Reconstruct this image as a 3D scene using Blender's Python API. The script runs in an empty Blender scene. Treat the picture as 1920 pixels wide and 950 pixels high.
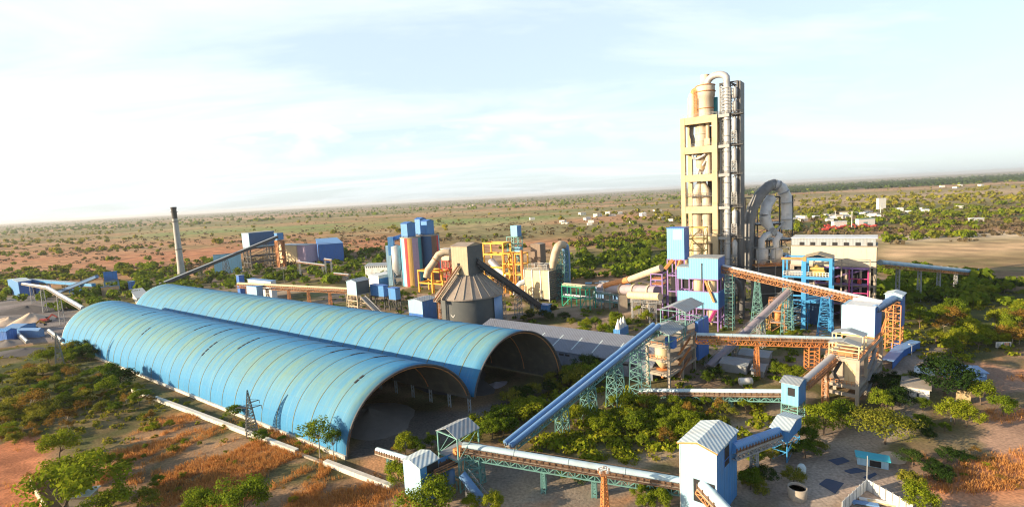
import bpy, math, random
import numpy as np
from mathutils import Vector, Matrix
rng = random.Random(7)
scene = bpy.context.scene
COL = scene.collection
# ------------------------------------------------------------------ camera numbers (drone 60 m up)
FPX = 960.0; CAMH = 60.0
ROLL = math.atan2(100, 1920)
PITCH = math.atan2(107.0 * math.cos(ROLL), FPX)
CR, SR, CP, SP = math.cos(ROLL), math.sin(ROLL), math.cos(PITCH), math.sin(PITCH)
def ray(px, py):
    u = px - 960.0; v = 475.0 - py
    a = u * CR + v * SR; b = -u * SR + v * CR
    return (a, FPX * CP + b * SP, b * CP - FPX * SP)
def G(px, py, z=0.0):
    d = ray(px, py); t = (z - CAMH) / d[2]
    return Vector((d[0] * t, d[1] * t, z))
def D(px, py, Y):
    d = ray(px, py); t = Y / d[1]
    return Vector((d[0] * t, Y, CAMH + d[2] * t))
def prj(p):
    z = p[2] - CAMH
    f = p[1] * CP - z * SP; b = (p[1] * SP + z * CP) * FPX / f; a = p[0] * FPX / f
    return (960 + a * CR - b * SR, 475 - a * SR - b * CR)
GA = math.radians(-36.0)           # the plant's own grid
def axes(ang=GA):
    return Vector((math.cos(ang), math.sin(ang), 0)), Vector((-math.sin(ang), math.cos(ang), 0))
def fit(px, py, z, lx, rx, ang=GA, near=None):
    """near corner of a block measured on the photograph -> position, width along u, depth along v"""
    P = G(px, py, z) if near is None else D(px, py, near)
    u, v = axes(ang)
    def solve(d, tx):
        lo, hi = 0.0, 120.0
        s = 1 if prj(P + d * 1.0)[0] > px else -1
        for _ in range(40):
            m = (lo + hi) / 2
            if (prj(P + d * m)[0] - tx) * s > 0: hi = m
            else: lo = m
        return lo
    return P, solve(-u, lx), solve(v, rx)
# ------------------------------------------------------------------ materials
MATS = {}
def mat(name, col, rough=0.6, var=0.12, nscale=0.6, dirt=None, dirtcol=(0.2, 0.13, 0.08), ribs=None, metal=0.0, bump=0.0, streak=False):
    m = bpy.data.materials.new(name); m.use_nodes = True
    nt = m.node_tree; N = nt.nodes; L = nt.links
    bs = N['Principled BSDF']; bs.inputs['Roughness'].default_value = rough; bs.inputs['Metallic'].default_value = metal
    tc = N.new('ShaderNodeTexCoord')
    no = N.new('ShaderNodeTexNoise'); no.inputs['Scale'].default_value = nscale; no.inputs['Detail'].default_value = 5
    L.new(tc.outputs['Object'], no.inputs['Vector'])
    mix = N.new('ShaderNodeMix'); mix.data_type = 'RGBA'
    a = [max(0, c * (1 - var)) for c in col]; b = [min(1, c * (1 + var)) for c in col]
    mix.inputs['A'].default_value = (*a, 1); mix.inputs['B'].default_value = (*b, 1)
    L.new(no.outputs['Fac'], mix.inputs['Factor'])
    out = mix.outputs['Result']
    if dirt:
        n2 = N.new('ShaderNodeTexNoise'); n2.inputs['Scale'].default_value = 0.35 if not streak else 1.3; n2.inputs['Detail'].default_value = 6
        if streak:
            mp = N.new('ShaderNodeMapping'); mp.inputs['Scale'].default_value = (1, 1, 0.12)
            L.new(tc.outputs['Object'], mp.inputs['Vector']); L.new(mp.outputs['Vector'], n2.inputs['Vector'])
        else:
            L.new(tc.outputs['Object'], n2.inputs['Vector'])
        rp = N.new('ShaderNodeMapRange'); rp.inputs['From Min'].default_value = 0.62 - 0.3 * dirt; rp.inputs['From Max'].default_value = 0.72
        rp.inputs['To Max'].default_value = min(1, 0.35 + dirt * 0.6)
        L.new(n2.outputs['Fac'], rp.inputs['Value'])
        m2 = N.new('ShaderNodeMix'); m2.data_type = 'RGBA'; m2.inputs['B'].default_value = (*dirtcol, 1)
        L.new(rp.outputs['Result'], m2.inputs['Factor']); L.new(out, m2.inputs['A']); out = m2.outputs['Result']
    if ribs:
        sx = N.new('ShaderNodeSeparateXYZ'); L.new(tc.outputs['Object'], sx.inputs['Vector'])
        ad = N.new('ShaderNodeMath'); ad.operation = 'ADD'; L.new(sx.outputs['X'], ad.inputs[0]); L.new(sx.outputs['Y'], ad.inputs[1])
        mu = N.new('ShaderNodeMath'); mu.operation = 'MULTIPLY'; mu.inputs[1].default_value = 2 * math.pi / ribs; L.new(ad.outputs[0], mu.inputs[0])
        sn = N.new('ShaderNodeMath'); sn.operation = 'SINE'; L.new(mu.outputs[0], sn.inputs[0])
        # sheet joints: one thin darker line per cladding width
        jr = N.new('ShaderNodeMapRange'); jr.inputs['From Min'].default_value = 0.86; jr.inputs['From Max'].default_value = 1.0; jr.inputs['To Max'].default_value = 0.22
        L.new(sn.outputs[0], jr.inputs['Value'])
        m3 = N.new('ShaderNodeMix'); m3.data_type = 'RGBA'; m3.inputs['B'].default_value = (*[c * 0.45 for c in col], 1)
        L.new(jr.outputs['Result'], m3.inputs['Factor']); L.new(out, m3.inputs['A']); out = m3.outputs['Result']
        bp = N.new('ShaderNodeBump'); bp.inputs['Strength'].default_value = 0.35; bp.inputs['Distance'].default_value = 0.06
        L.new(sn.outputs[0], bp.inputs['Height']); L.new(bp.outputs['Normal'], bs.inputs['Normal'])
    elif bump:
        bp = N.new('ShaderNodeBump'); bp.inputs['Strength'].default_value = bump; bp.inputs['Distance'].default_value = 0.15
        n3 = N.new('ShaderNodeTexNoise'); n3.inputs['Scale'].default_value = 3.0; n3.inputs['Detail'].default_value = 4
        L.new(tc.outputs['Object'], n3.inputs['Vector']); L.new(n3.outputs['Fac'], bp.inputs['Height']); L.new(bp.outputs['Normal'], bs.inputs['Normal'])
    L.new(out, bs.inputs['Base Color'])
    MATS[name] = m
    return m
RUST = (0.22, 0.10, 0.04)
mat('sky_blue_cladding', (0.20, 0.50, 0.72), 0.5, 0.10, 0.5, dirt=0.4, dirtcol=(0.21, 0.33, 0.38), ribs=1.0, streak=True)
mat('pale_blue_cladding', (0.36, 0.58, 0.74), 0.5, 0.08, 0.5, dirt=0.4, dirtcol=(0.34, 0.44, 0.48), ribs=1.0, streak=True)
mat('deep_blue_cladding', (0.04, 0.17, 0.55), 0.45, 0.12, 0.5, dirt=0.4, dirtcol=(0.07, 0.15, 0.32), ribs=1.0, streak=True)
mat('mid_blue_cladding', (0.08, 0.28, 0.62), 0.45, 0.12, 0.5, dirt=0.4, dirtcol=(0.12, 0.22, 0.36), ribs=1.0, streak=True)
mat('blue_steel', (0.05, 0.30, 0.62), 0.5, 0.15, 1.0, dirt=0.2, dirtcol=(0.10, 0.16, 0.25))
mat('blue_pipe', (0.15, 0.30, 0.56), 0.45, 0.1, 0.7, dirt=0.2, dirtcol=(0.25, 0.3, 0.38))
mat('roof_sheet', (0.33, 0.37, 0.40), 0.5, 0.10, 0.4, dirt=0.35, dirtcol=(0.30, 0.25, 0.22), ribs=1.2)
mat('pale_roof_sheet', (0.58, 0.68, 0.71), 0.5, 0.1, 0.4, dirt=0.4, dirtcol=(0.5, 0.5, 0.48), ribs=1.2)
mat('white_sheet', (0.74, 0.76, 0.76), 0.5, 0.06, 0.4, dirt=0.4, dirtcol=(0.5, 0.44, 0.36), ribs=1.5)
mat('white_paint', (0.78, 0.77, 0.73), 0.55, 0.05, 0.4, dirt=0.25, dirtcol=(0.5, 0.42, 0.32), streak=True)
mat('hood_sheet', (0.52, 0.67, 0.74), 0.55, 0.1, 0.8, dirt=0.4, dirtcol=(0.42, 0.42, 0.40))
mat('beige_wall', (0.62, 0.55, 0.42), 0.7, 0.08, 0.3, dirt=0.25, dirtcol=(0.40, 0.31, 0.22), streak=True)
mat('tower_concrete', (0.62, 0.49, 0.30), 0.8, 0.14, 0.5, dirt=0.3, dirtcol=(0.40, 0.29, 0.16), bump=0.2)
mat('concrete', (0.42, 0.36, 0.29), 0.85, 0.18, 0.5, dirt=0.35, dirtcol=(0.24, 0.19, 0.15), bump=0.2)
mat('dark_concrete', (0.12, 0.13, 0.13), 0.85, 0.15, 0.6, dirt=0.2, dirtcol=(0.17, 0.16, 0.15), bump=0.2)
mat('silo_roof', (0.34, 0.28, 0.23), 0.8, 0.2, 0.5, dirt=0.35, dirtcol=(0.22, 0.17, 0.14), bump=0.2)
mat('tan_cladding', (0.44, 0.36, 0.24), 0.7, 0.15, 0.4, dirt=0.3, dirtcol=(0.27, 0.21, 0.14), ribs=1.6)
mat('brown_cladding', (0.22, 0.16, 0.12), 0.7, 0.15, 0.4, ribs=1.2)
mat('rust_steel', (0.50, 0.23, 0.10), 0.75, 0.35, 1.5, dirt=0.3, dirtcol=(0.15, 0.07, 0.04))
mat('orange_steel', (0.70, 0.28, 0.09), 0.65, 0.25, 1.0, dirt=0.35, dirtcol=(0.3, 0.10, 0.04))
mat('yellow_steel', (0.78, 0.38, 0.03), 0.55, 0.12, 1.0, dirt=0.3, dirtcol=(0.36, 0.18, 0.05))
mat('dull_yellow_steel', (0.55, 0.38, 0.10), 0.6, 0.2, 1.0, dirt=0.3, dirtcol=(0.28, 0.17, 0.06))
mat('purple_steel', (0.27, 0.17, 0.42), 0.55, 0.15, 1.0, dirt=0.25, dirtcol=(0.25, 0.14, 0.22))
mat('magenta_steel', (0.55, 0.06, 0.22), 0.55, 0.15, 1.0)
mat('green_steel', (0.15, 0.33, 0.31), 0.6, 0.2, 1.0, dirt=0.25, dirtcol=(0.15, 0.2, 0.17))
mat('bright_green_steel', (0.03, 0.40, 0.26), 0.55, 0.15, 1.0, dirt=0.2, dirtcol=(0.08, 0.2, 0.14))
mat('red_steel', (0.55, 0.07, 0.05), 0.55, 0.2, 1.0)
mat('dark_steel', (0.07, 0.07, 0.075), 0.6, 0.3, 0.8, dirt=0.3, dirtcol=(0.13, 0.10, 0.08))
mat('grey_steel', (0.34, 0.35, 0.36), 0.5, 0.15, 0.8, dirt=0.3, dirtcol=(0.22, 0.2, 0.19))
mat('pylon_steel', (0.20, 0.20, 0.18), 0.6, 0.2, 0.8)
mat('grey_duct', (0.52, 0.52, 0.53), 0.45, 0.18, 0.35, dirt=0.35, dirtcol=(0.24, 0.23, 0.22), metal=0.2)
mat('dark_duct', (0.12, 0.12, 0.125), 0.55, 0.25, 0.4, dirt=0.35, dirtcol=(0.07, 0.065, 0.06))
mat('cyclone_shell', (0.60, 0.53, 0.43), 0.6, 0.12, 0.3, dirt=0.4, dirtcol=(0.52, 0.30, 0.10), streak=True)
mat('beige_duct', (0.56, 0.46, 0.33), 0.6, 0.15, 0.4, dirt=0.35, dirtcol=(0.36, 0.22, 0.10))
mat('lilac_pipe', (0.36, 0.31, 0.34), 0.6, 0.15, 0.3, dirt=0.35, dirtcol=(0.27, 0.2, 0.18))
mat('cream_tank', (0.75, 0.60, 0.36), 0.6, 0.1, 0.4, dirt=0.3, dirtcol=(0.46, 0.27, 0.10), streak=True)
mat('belt_brown', (0.20, 0.12, 0.075), 0.9, 0.35, 2.0, dirt=0.4, dirtcol=(0.09, 0.055, 0.035))
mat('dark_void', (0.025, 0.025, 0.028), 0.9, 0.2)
mat('glass_dark', (0.03, 0.04, 0.05), 0.15, 0.2)
mat('limestone_heap', (0.24, 0.21, 0.19), 0.95, 0.2, 0.5, bump=0.6)
mat('sand_heap', (0.62, 0.48, 0.36), 0.95, 0.15, 0.5, bump=0.6)
mat('dark_heap', (0.09, 0.085, 0.09), 0.95, 0.25, 0.4, bump=0.6)
mat('block_wall', (0.62, 0.50, 0.36), 0.85, 0.15, 0.5, dirt=0.35, dirtcol=(0.35, 0.22, 0.13), streak=True)
mat('kerb_white', (0.72, 0.68, 0.60), 0.8, 0.12, 0.6, dirt=0.4, dirtcol=(0.38, 0.33, 0.28))
mat('teal_paint', (0.06, 0.48, 0.60), 0.5, 0.1, 0.6)
mat('bark', (0.14, 0.10, 0.07), 0.9, 0.25, 2.0)
mat('pale_bark', (0.36, 0.30, 0.23), 0.9, 0.2, 2.0)
mat('black_rubber', (0.02, 0.02, 0.02), 0.8, 0.1)
mat('chimney_concrete', (0.50, 0.49, 0.46), 0.8, 0.12, 0.2, dirt=0.4, dirtcol=(0.24, 0.22, 0.21), streak=True)
mat('soot_concrete', (0.10, 0.095, 0.09), 0.85, 0.2, 0.4)
for nm, c in (('stripe_blue', (.16, .46, .66)), ('stripe_white', (.72, .70, .66)), ('stripe_red', (.62, .05, .06)), ('stripe_yellow', (.72, .46, .14)), ('stripe_lilac', (.46, .36, .52)),
              ('stripe_teal', (.06, .32, .38)), ('stripe_navy', (.05, .13, .28)), ('stripe_brown', (.22, .13, .09))):
    mat(nm, c, 0.6, 0.12, 0.5, dirt=0.2, dirtcol=tuple(x * .6 for x in c), streak=True)
# ------------------------------------------------------------------ mesh builder
class MB:
    def __init__(s): s.v = []; s.f = []; s.m = []; s.mi = 0; s.smooth = []; s.sm = False
    def add(s, vs, fs):
        b = len(s.v); s.v.extend([tuple(p) for p in vs])
        for f in fs: s.f.append([b + i for i in f]); s.m.append(s.mi); s.smooth.append(s.sm)
    def box(s, x0, x1, y0, y1, z0, z1):
        s.add([(x0, y0, z0), (x1, y0, z0), (x1, y1, z0), (x0, y1, z0), (x0, y0, z1), (x1, y0, z1), (x1, y1, z1), (x0, y1, z1)],
              [(0, 3, 2, 1), (4, 5, 6, 7), (0, 1, 5, 4), (1, 2, 6, 5), (2, 3, 7, 6), (3, 0, 4, 7)])
    def bar(s, p, q, w=0.3, h=None, up=Vector((0, 0, 1))):
        p = Vector(p); q = Vector(q); h = h or w
        d = (q - p)
        if d.length < 1e-4: return
        d.normalize()
        if abs(d.dot(up)) > 0.98: up = Vector((1, 0, 0))
        a = d.cross(up).normalized(); b = a.cross(d).normalized()
        a = a * w / 2; b = b * h / 2
        s.add([p - a - b, p + a - b, p + a + b, p - a + b, q - a - b, q + a - b, q + a + b, q - a + b],
              [(0, 3, 2, 1), (4, 5, 6, 7), (0, 1, 5, 4), (1, 2, 6, 5), (2, 3, 7, 6), (3, 0, 4, 7)])
    def tube(s, pts, r, seg=14, cap=True):
        pts = [Vector(p) for p in pts]; n = len(pts)
        rs = r if isinstance(r, (list, tuple)) else [r] * n
        t0 = (pts[1] - pts[0]).normalized()
        ref = Vector((0, 0, 1)) if abs(t0.z) < 0.9 else Vector((0, 1, 0))
        a = t0.cross(ref).normalized(); vs = []
        for i, p in enumerate(pts):
            t = ((pts[min(i + 1, n - 1)] - pts[max(i - 1, 0)])).normalized()
            a = (a - t * a.dot(t)).normalized(); b = t.cross(a)
            for k in range(seg):
                th = 2 * math.pi * k / seg
                vs.append(p + (a * math.cos(th) + b * math.sin(th)) * rs[i])
        fs = []
        for i in range(n - 1):
            for k in range(seg):
                k2 = (k + 1) % seg
                fs.append((i * seg + k, i * seg + k2, (i + 1) * seg + k2, (i + 1) * seg + k))
        o = s.sm; s.sm = True; s.add(vs, fs); s.sm = o
        if cap:
            s.add(vs[:seg], [tuple(range(seg - 1, -1, -1))]); s.add(vs[-seg:], [tuple(range(seg))])
    def lathe(s, cx, cy, prof, seg=28, a0=0, a1=2 * math.pi, smooth=True):
        full = abs(a1 - a0 - 2 * math.pi) < 1e-6; ns = seg if full else seg + 1
        vs = []
        for r, z in prof:
            for k in range(ns):
                th = a0 + (a1 - a0) * k / seg
                vs.append((cx + r * math.cos(th), cy + r * math.sin(th), z))
        fs = []
        for i in range(len(prof) - 1):
            for k in range(seg):
                k2 = (k + 1) % ns
                fs.append((i * ns + k, i * ns + k2, (i + 1) * ns + k2, (i + 1) * ns + k))
        o = s.sm; s.sm = smooth; s.add(vs, fs); s.sm = o
        if full and prof[-1][0] > 0.01: s.add(vs[-ns:], [tuple(range(ns))])
    def prism(s, poly, z0, z1):
        n = len(poly)
        s.add([(x, y, z0) for x, y in poly] + [(x, y, z1) for x, y in poly],
              [tuple(range(n - 1, -1, -1)), tuple(range(n, 2 * n))] + [(i, (i + 1) % n, n + (i + 1) % n, n + i) for i in range(n)])
    def gable(s, x0, x1, y0, y1, z, rise, axis='y', over=0.35, th=0.14):
        """two sloping slabs, ridge along axis"""
        if axis == 'y':
            xm = (x0 + x1) / 2; k = rise / (xm - x0)
            for sgn, xe in ((-1, x0 - over), (1, x1 + over)):
                ze = z - over * k
                vs = []
                for yy in (y0 - over, y1 + over):
                    vs += [(xe, yy, ze), (xm, yy, z + rise), (xm, yy, z + rise + th), (xe, yy, ze + th)]
                s.add(vs, [(0, 1, 2, 3), (7, 6, 5, 4), (0, 4, 5, 1), (3, 2, 6, 7), (0, 3, 7, 4), (1, 5, 6, 2)])
        else:
            ym = (y0 + y1) / 2; k = rise / (ym - y0)
            for sgn, ye in ((-1, y0 - over), (1, y1 + over)):
                ze = z - over * k
                vs = []
                for xx in (x0 - over, x1 + over):
                    vs += [(xx, ye, ze), (xx, ym, z + rise), (xx, ym, z + rise + th), (xx, ye, ze + th)]
                s.add(vs, [(0, 1, 2, 3), (7, 6, 5, 4), (0, 4, 5, 1), (3, 2, 6, 7), (0, 3, 7, 4), (1, 5, 6, 2)])
    def gable_end(s, x0, x1, y, z, rise, th=0.1):
        s.add([(x0, y, z), (x1, y, z), ((x0 + x1) / 2, y, z + rise), (x0, y + th, z), (x1, y + th, z), ((x0 + x1) / 2, y + th, z + rise)],
              [(0, 1, 2), (5, 4, 3), (0, 3, 4, 1), (1, 4, 5, 2), (2, 5, 3, 0)])
    def gable_end_y(s, x, y0, y1, z, rise, th=0.1):
        s.add([(x, y0, z), (x, y1, z), (x, (y0 + y1) / 2, z + rise), (x - th, y0, z), (x - th, y1, z), (x - th, (y0 + y1) / 2, z + rise)],
              [(0, 1, 2), (5, 4, 3), (0, 3, 4, 1), (1, 4, 5, 2), (2, 5, 3, 0)])
    def frame(s, xs, ys, zs, c=0.5, beams=True, brace=False):
        """columns over a grid with beams at each level"""
        for x in xs:
            for y in ys: s.box(x - c / 2, x + c / 2, y - c / 2, y + c / 2, zs[0], zs[-1])
        h = c * 0.46
        if beams:
            for z in zs[1:]:
                for y in ys:
                    for a, b in zip(xs, xs[1:]): s.box(a + c / 2, b - c / 2, y - h, y + h, z - c, z - 0.01)
                for x in xs:
                    for a, b in zip(ys, ys[1:]): s.box(x - h, x + h, a + c / 2, b - c / 2, z - c, z - 0.013)
        if brace:
            for za, zb in zip(zs, zs[1:]):
                for y in (ys[0], ys[-1]): s.bar((xs[0], y, za), (xs[-1], y, zb), c * .4)
                for x in (xs[0], xs[-1]): s.bar((x, ys[0], za), (x, ys[-1], zb), c * .4)
    def lattice_tower(s, base, top, w0, w1, n=6, r=0.16, d0=None, d1=None, ang=GA, xb=True):
        base = Vector(base); top = Vector(top); u, v = axes(ang)
        d0 = d0 or w0; d1 = d1 or w1
        def c(t, i):
            p = base.lerp(top, t); w = (w0 + (w1 - w0) * t) / 2; d = (d0 + (d1 - d0) * t) / 2
            sx, sy = ((-1, -1), (1, -1), (1, 1), (-1, 1))[i]
            return p + u * (sx * w) + v * (sy * d)
        for i in range(4): s.bar(c(0, i), c(1, i), r * 1.5)
        for k in range(n):
            t0, t1 = k / n, (k + 1) / n
            for i in range(4):
                j = (i + 1) % 4
                s.bar(c(t1, i), c(t1, j), r)
                if xb:
                    s.bar(c(t0, i), c(t1, j), r * .8); 
                    if n < 5 or k % 2 == 0: s.bar(c(t0, j), c(t1, i), r * .8)
    def truss(s, p, q, w, h, n=12, r=0.14):
        """box truss hanging below the line p-q"""
        p = Vector(p); q = Vector(q); d = (q - p).normalized(); a = d.cross(Vector((0, 0, 1))).normalized() * (w / 2); dn = a.cross(d).normalized()
        if dn.z > 0: dn = -dn
        dn = dn * h
        for sg in (1, -1):
            o = a * sg
            s.bar(p + o, q + o, r * 1.5); s.bar(p + o + dn, q + o + dn, r * 1.5)
            for k in range(n):
                x0 = p.lerp(q, k / n) + o; x1 = p.lerp(q, (k + 1) / n) + o
                s.bar(x0, x0 + dn, r)
                if k % 2: s.bar(x0, x1 + dn, r)
                else: s.bar(x0 + dn, x1, r)
        for k in range(n + 1):
            x0 = p.lerp(q, k / n) + dn
            s.bar(x0 + a, x0 - a, r)
            if k < n: x1 = p.lerp(q, (k + 1) / n) + dn; s.bar(x0 + a, x1 - a, r * .8)
    def rail(s, pts, h=1.1, r=0.07, step=2.0):
        pts = [Vector(p) for p in pts]; up = Vector((0, 0, h))
        for a, b in zip(pts, pts[1:]):
            s.bar(a + up, b + up, r); s.bar(a + up * .5, b + up * .5, r * .8)
            n = max(1, int((b - a).length / step))
            for k in range(n + 1): x = a.lerp(b, k / n); s.bar(x, x + up, r)
    def mesh(s, name, mats):
        me = bpy.data.meshes.new(name); me.from_pydata(s.v, [], s.f)
        for m in (mats if isinstance(mats, (list, tuple)) else [mats]): me.materials.append(MATS[m] if isinstance(m, str) else m)
        me.polygons.foreach_set('material_index', s.m); me.polygons.foreach_set('use_smooth', s.smooth)
        me.update(); return me
    def build(s, name, mats, parent=None, world=False, **pr):
        if world and parent is not None and parent.get('_rz') is not None:
            l = parent['_loc']; r = -parent['_rz']; c, sn = math.cos(r), math.sin(r)
            s.v = [((x - l[0]) * c - (y - l[1]) * sn, (x - l[0]) * sn + (y - l[1]) * c, z - l[2]) for x, y, z in s.v]
        o = bpy.data.objects.new(name, s.mesh(name, mats)); COL.objects.link(o)
        if parent is not None: o.parent = parent
        for k, v in pr.items(): o[k] = v
        return o
def thing(name, label, cat, loc=(0, 0, 0), rz=0.0, group=None):
    o = bpy.data.objects.new(name, None); COL.objects.link(o); o.empty_display_size = 1
    o.location = loc; o.rotation_euler = (0, 0, rz); o['label'] = label; o['category'] = cat
    o['_loc'] = [float(x) for x in loc]; o['_rz'] = float(rz)
    if group: o['group'] = group
    return o
def tag(o, label, cat, group=None):
    o['label'] = label; o['category'] = cat
    if group: o['group'] = group
    return o
def one(name, label, cat, mb, mats, loc=(0, 0, 0), rz=0, group=None):
    o = mb.build(name, mats); o.location = loc; o.rotation_euler = (0, 0, rz)
    return tag(o, label, cat, group)
def copy_tree(o, loc, rz=0.0, scale=None, label=None, group=None):
    c = o.copy(); COL.objects.link(c); c.location = loc; c.rotation_euler = (0, 0, rz)
    if scale is not None: c.scale = scale if isinstance(scale, (tuple, list)) else (scale,) * 3
    if label: c['label'] = label
    if group: c['group'] = group
    for ch in KIDS.get(o.name, []):
        d = ch.copy(); COL.objects.link(d); d.parent = c
    return c
KIDS = {}
def block(name, label, cat, F, z0, z1, wall='sky_blue_cladding', roof='roof_sheet', rise=1.2, axis='y', over=0.4, ang=GA, base=0.0, windows=(), doors=(), group=None, flat=False):
    """a clad house: near corner at the local origin, x in [-w,0], y in [0,d]"""
    P, w, d = F
    t = thing(name, label, cat, (P.x, P.y, base), ang, group)
    z0 -= base; z1 -= base
    b = MB(); b.box(-w, 0, 0, d, z0, z1)
    if not flat:
        if axis == 'y': b.gable_end(-w, 0, 0.0, z1, rise); b.gable_end(-w, 0, d - .1, z1, rise)
        else: b.gable_end_y(0, 0, d, z1, rise); b.gable_end_y(-w + .1, 0, d, z1, rise)
    b.build('wall', wall, t)
    r = MB()
    if flat: r.box(-w - over, over, -over, d + over, z1 + .003, z1 + .25)
    else: r.gable(-w, 0, 0, d, z1 + .02, rise, axis, over)
    r.build('roof', roof, t)
    for (face, a0, a1, h0, h1) in windows:      # fractions along the face, heights
        f = MB()
        if face == 'front': f.box(-w + a0 * w, -w + a1 * w, -.05, .02, h0, h1)
        else: f.box(-.02, .05, a0 * d, a1 * d, h0, h1)
        f.build('window', 'glass_dark', t)
    return t, w, d
# ------------------------------------------------------------------ light, sky, camera, air
SUN_AZ, SUN_EL = math.radians(-106.0), math.radians(16.0)
SUNV = Vector((math.sin(SUN_AZ) * math.cos(SUN_EL), math.cos(SUN_AZ) * math.cos(SUN_EL), math.sin(SUN_EL)))
w = bpy.data.worlds.new('World'); scene.world = w; w.use_nodes = True
nt = w.node_tree; N = nt.nodes; L = nt.links
bg = N['Background']; bg.inputs['Strength'].default_value = 0.105
sky = N.new('ShaderNodeTexSky'); sky.sky_type = 'NISHITA'; sky.sun_disc = False
sky.sun_elevation = SUN_EL; sky.sun_rotation = SUN_AZ % (2 * math.pi); sky.altitude = 0; sky.air_density = 1.0; sky.dust_density = 1.2; sky.ozone_density = 1.2
tc = N.new('ShaderNodeTexCoord')
sep = N.new('ShaderNodeSeparateXYZ'); L.new(tc.outputs['Generated'], sep.inputs['Vector'])
def math_node(op, a, b=None, clamp=False):
    n = N.new('ShaderNodeMath'); n.operation = op; n.use_clamp = clamp
    for i, x in enumerate((a, b)):
        if x is None: continue
        if isinstance(x, (int, float)): n.inputs[i].default_value = x
        else: L.new(x, n.inputs[i])
    return n.outputs[0]
# wispy high cloud: view direction projected on a flat cloud deck
zz = math_node('ADD', math_node('MAXIMUM', sep.outputs['Z'], 0.0), 0.12)
cx = math_node('DIVIDE', sep.outputs['X'], zz); cy = math_node('DIVIDE', sep.outputs['Y'], zz)
cb = N.new('ShaderNodeCombineXYZ'); L.new(cx, cb.inputs['X']); L.new(cy, cb.inputs['Y'])
mp = N.new('ShaderNodeMapping'); mp.inputs['Rotation'].default_value = (0, 0, 0.5); mp.inputs['Scale'].default_value = (0.55, 1.3, 1); mp.inputs['Location'].default_value = (1.7, 3.3, 0)
L.new(cb.outputs['Vector'], mp.inputs['Vector'])
n1 = N.new('ShaderNodeTexNoise'); n1.inputs['Scale'].default_value = 0.9; n1.inputs['Detail'].default_value = 8; n1.inputs['Roughness'].default_value = 0.6; n1.inputs['Distortion'].default_value = 0.6
L.new(mp.outputs['Vector'], n1.inputs['Vector'])
# low cumulus near the horizon
n2 = N.new('ShaderNodeTexNoise'); n2.inputs['Scale'].default_value = 9.0; n2.inputs['Detail'].default_value = 7
mp2 = N.new('ShaderNodeMapping'); mp2.inputs['Scale'].default_value = (1, 1, 2.6); L.new(tc.outputs['Generated'], mp2.inputs['Vector']); L.new(mp2.outputs['Vector'], n2.inputs['Vector'])
band = math_node('SUBTRACT', 1.0, math_node('ABSOLUTE', math_node('DIVIDE', math_node('SUBTRACT', sep.outputs['Z'], 0.13), 0.08)), True)
cum = math_node('MULTIPLY', math_node('MULTIPLY', math_node('SUBTRACT', n2.outputs['Fac'], 0.48), 6.0, True), band)
# more cloud to the left (west), clear to the right
side = math_node('MULTIPLY', math_node('SUBTRACT', 0.42, sep.outputs['X']), 0.55)
hi = math_node('MULTIPLY', math_node('ADD', math_node('SUBTRACT', n1.outputs['Fac'], 0.50), math_node('MULTIPLY', side, 0.30)), 2.6, True)
leftc = math_node('MULTIPLY', math_node('ADD', 0.35, math_node('MULTIPLY', side, 1.8)), 1.0, True)
cl = math_node('MAXIMUM', math_node('MULTIPLY', hi, 0.95), math_node('MULTIPLY', cum, leftc))
low = math_node('SUBTRACT', 1.0, math_node('MULTIPLY', math_node('SUBTRACT', sep.outputs['Z'], 0.34), 3.6, True))    # cloud cleared high up, out of view, to keep the fill light low
north = math_node('MULTIPLY', math_node('ADD', sep.outputs['Y'], 0.25), 2.2, True)  # veil and cloud weakened behind the camera to dim the ambient light
milk = math_node('MAXIMUM', cl, 0.60)       # a thin milky veil
veil = math_node('MULTIPLY', milk, math_node('MULTIPLY', low, math_node('ADD', 0.2, math_node('MULTIPLY', north, 0.8))))
mx = N.new('ShaderNodeMix'); mx.data_type = 'RGBA'
L.new(veil, mx.inputs['Factor']); L.new(sky.outputs['Color'], mx.inputs['A']); mx.inputs['B'].default_value = (5.3, 6.3, 6.95, 1)
L.new(mx.outputs['Result'], bg.inputs['Color'])
mw = N.new('ShaderNodeMix'); mw.data_type = 'RGBA'; L.new(math_node('MULTIPLY', math_node('MULTIPLY', cl, low), north), mw.inputs['Factor']); L.new(mx.outputs['Result'], mw.inputs['A']); mw.inputs['B'].default_value = (6.35, 6.75, 7.0, 1)
L.new(mw.outputs['Result'], bg.inputs['Color'])
sl = bpy.data.lights.new('sun', 'SUN'); sl.energy = 5.0; sl.angle = math.radians(0.5); sl.color = (1.0, 0.80, 0.54)
so = bpy.data.objects.new('sun', sl); COL.objects.link(so); so.rotation_euler = SUNV.to_track_quat('Z', 'Y').to_euler(); so.location = SUNV * 400
cam = bpy.data.cameras.new('camera'); co = bpy.data.objects.new('camera', cam); COL.objects.link(co); scene.camera = co
cam.sensor_width = 36.0; cam.lens = 36.0 * FPX / 1920.0; cam.clip_end = 80000; cam.clip_start = 0.5
f = Vector((0, CP, -SP)); up0 = Vector((0, SP, CP)); r0 = Vector((1, 0, 0))
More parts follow.
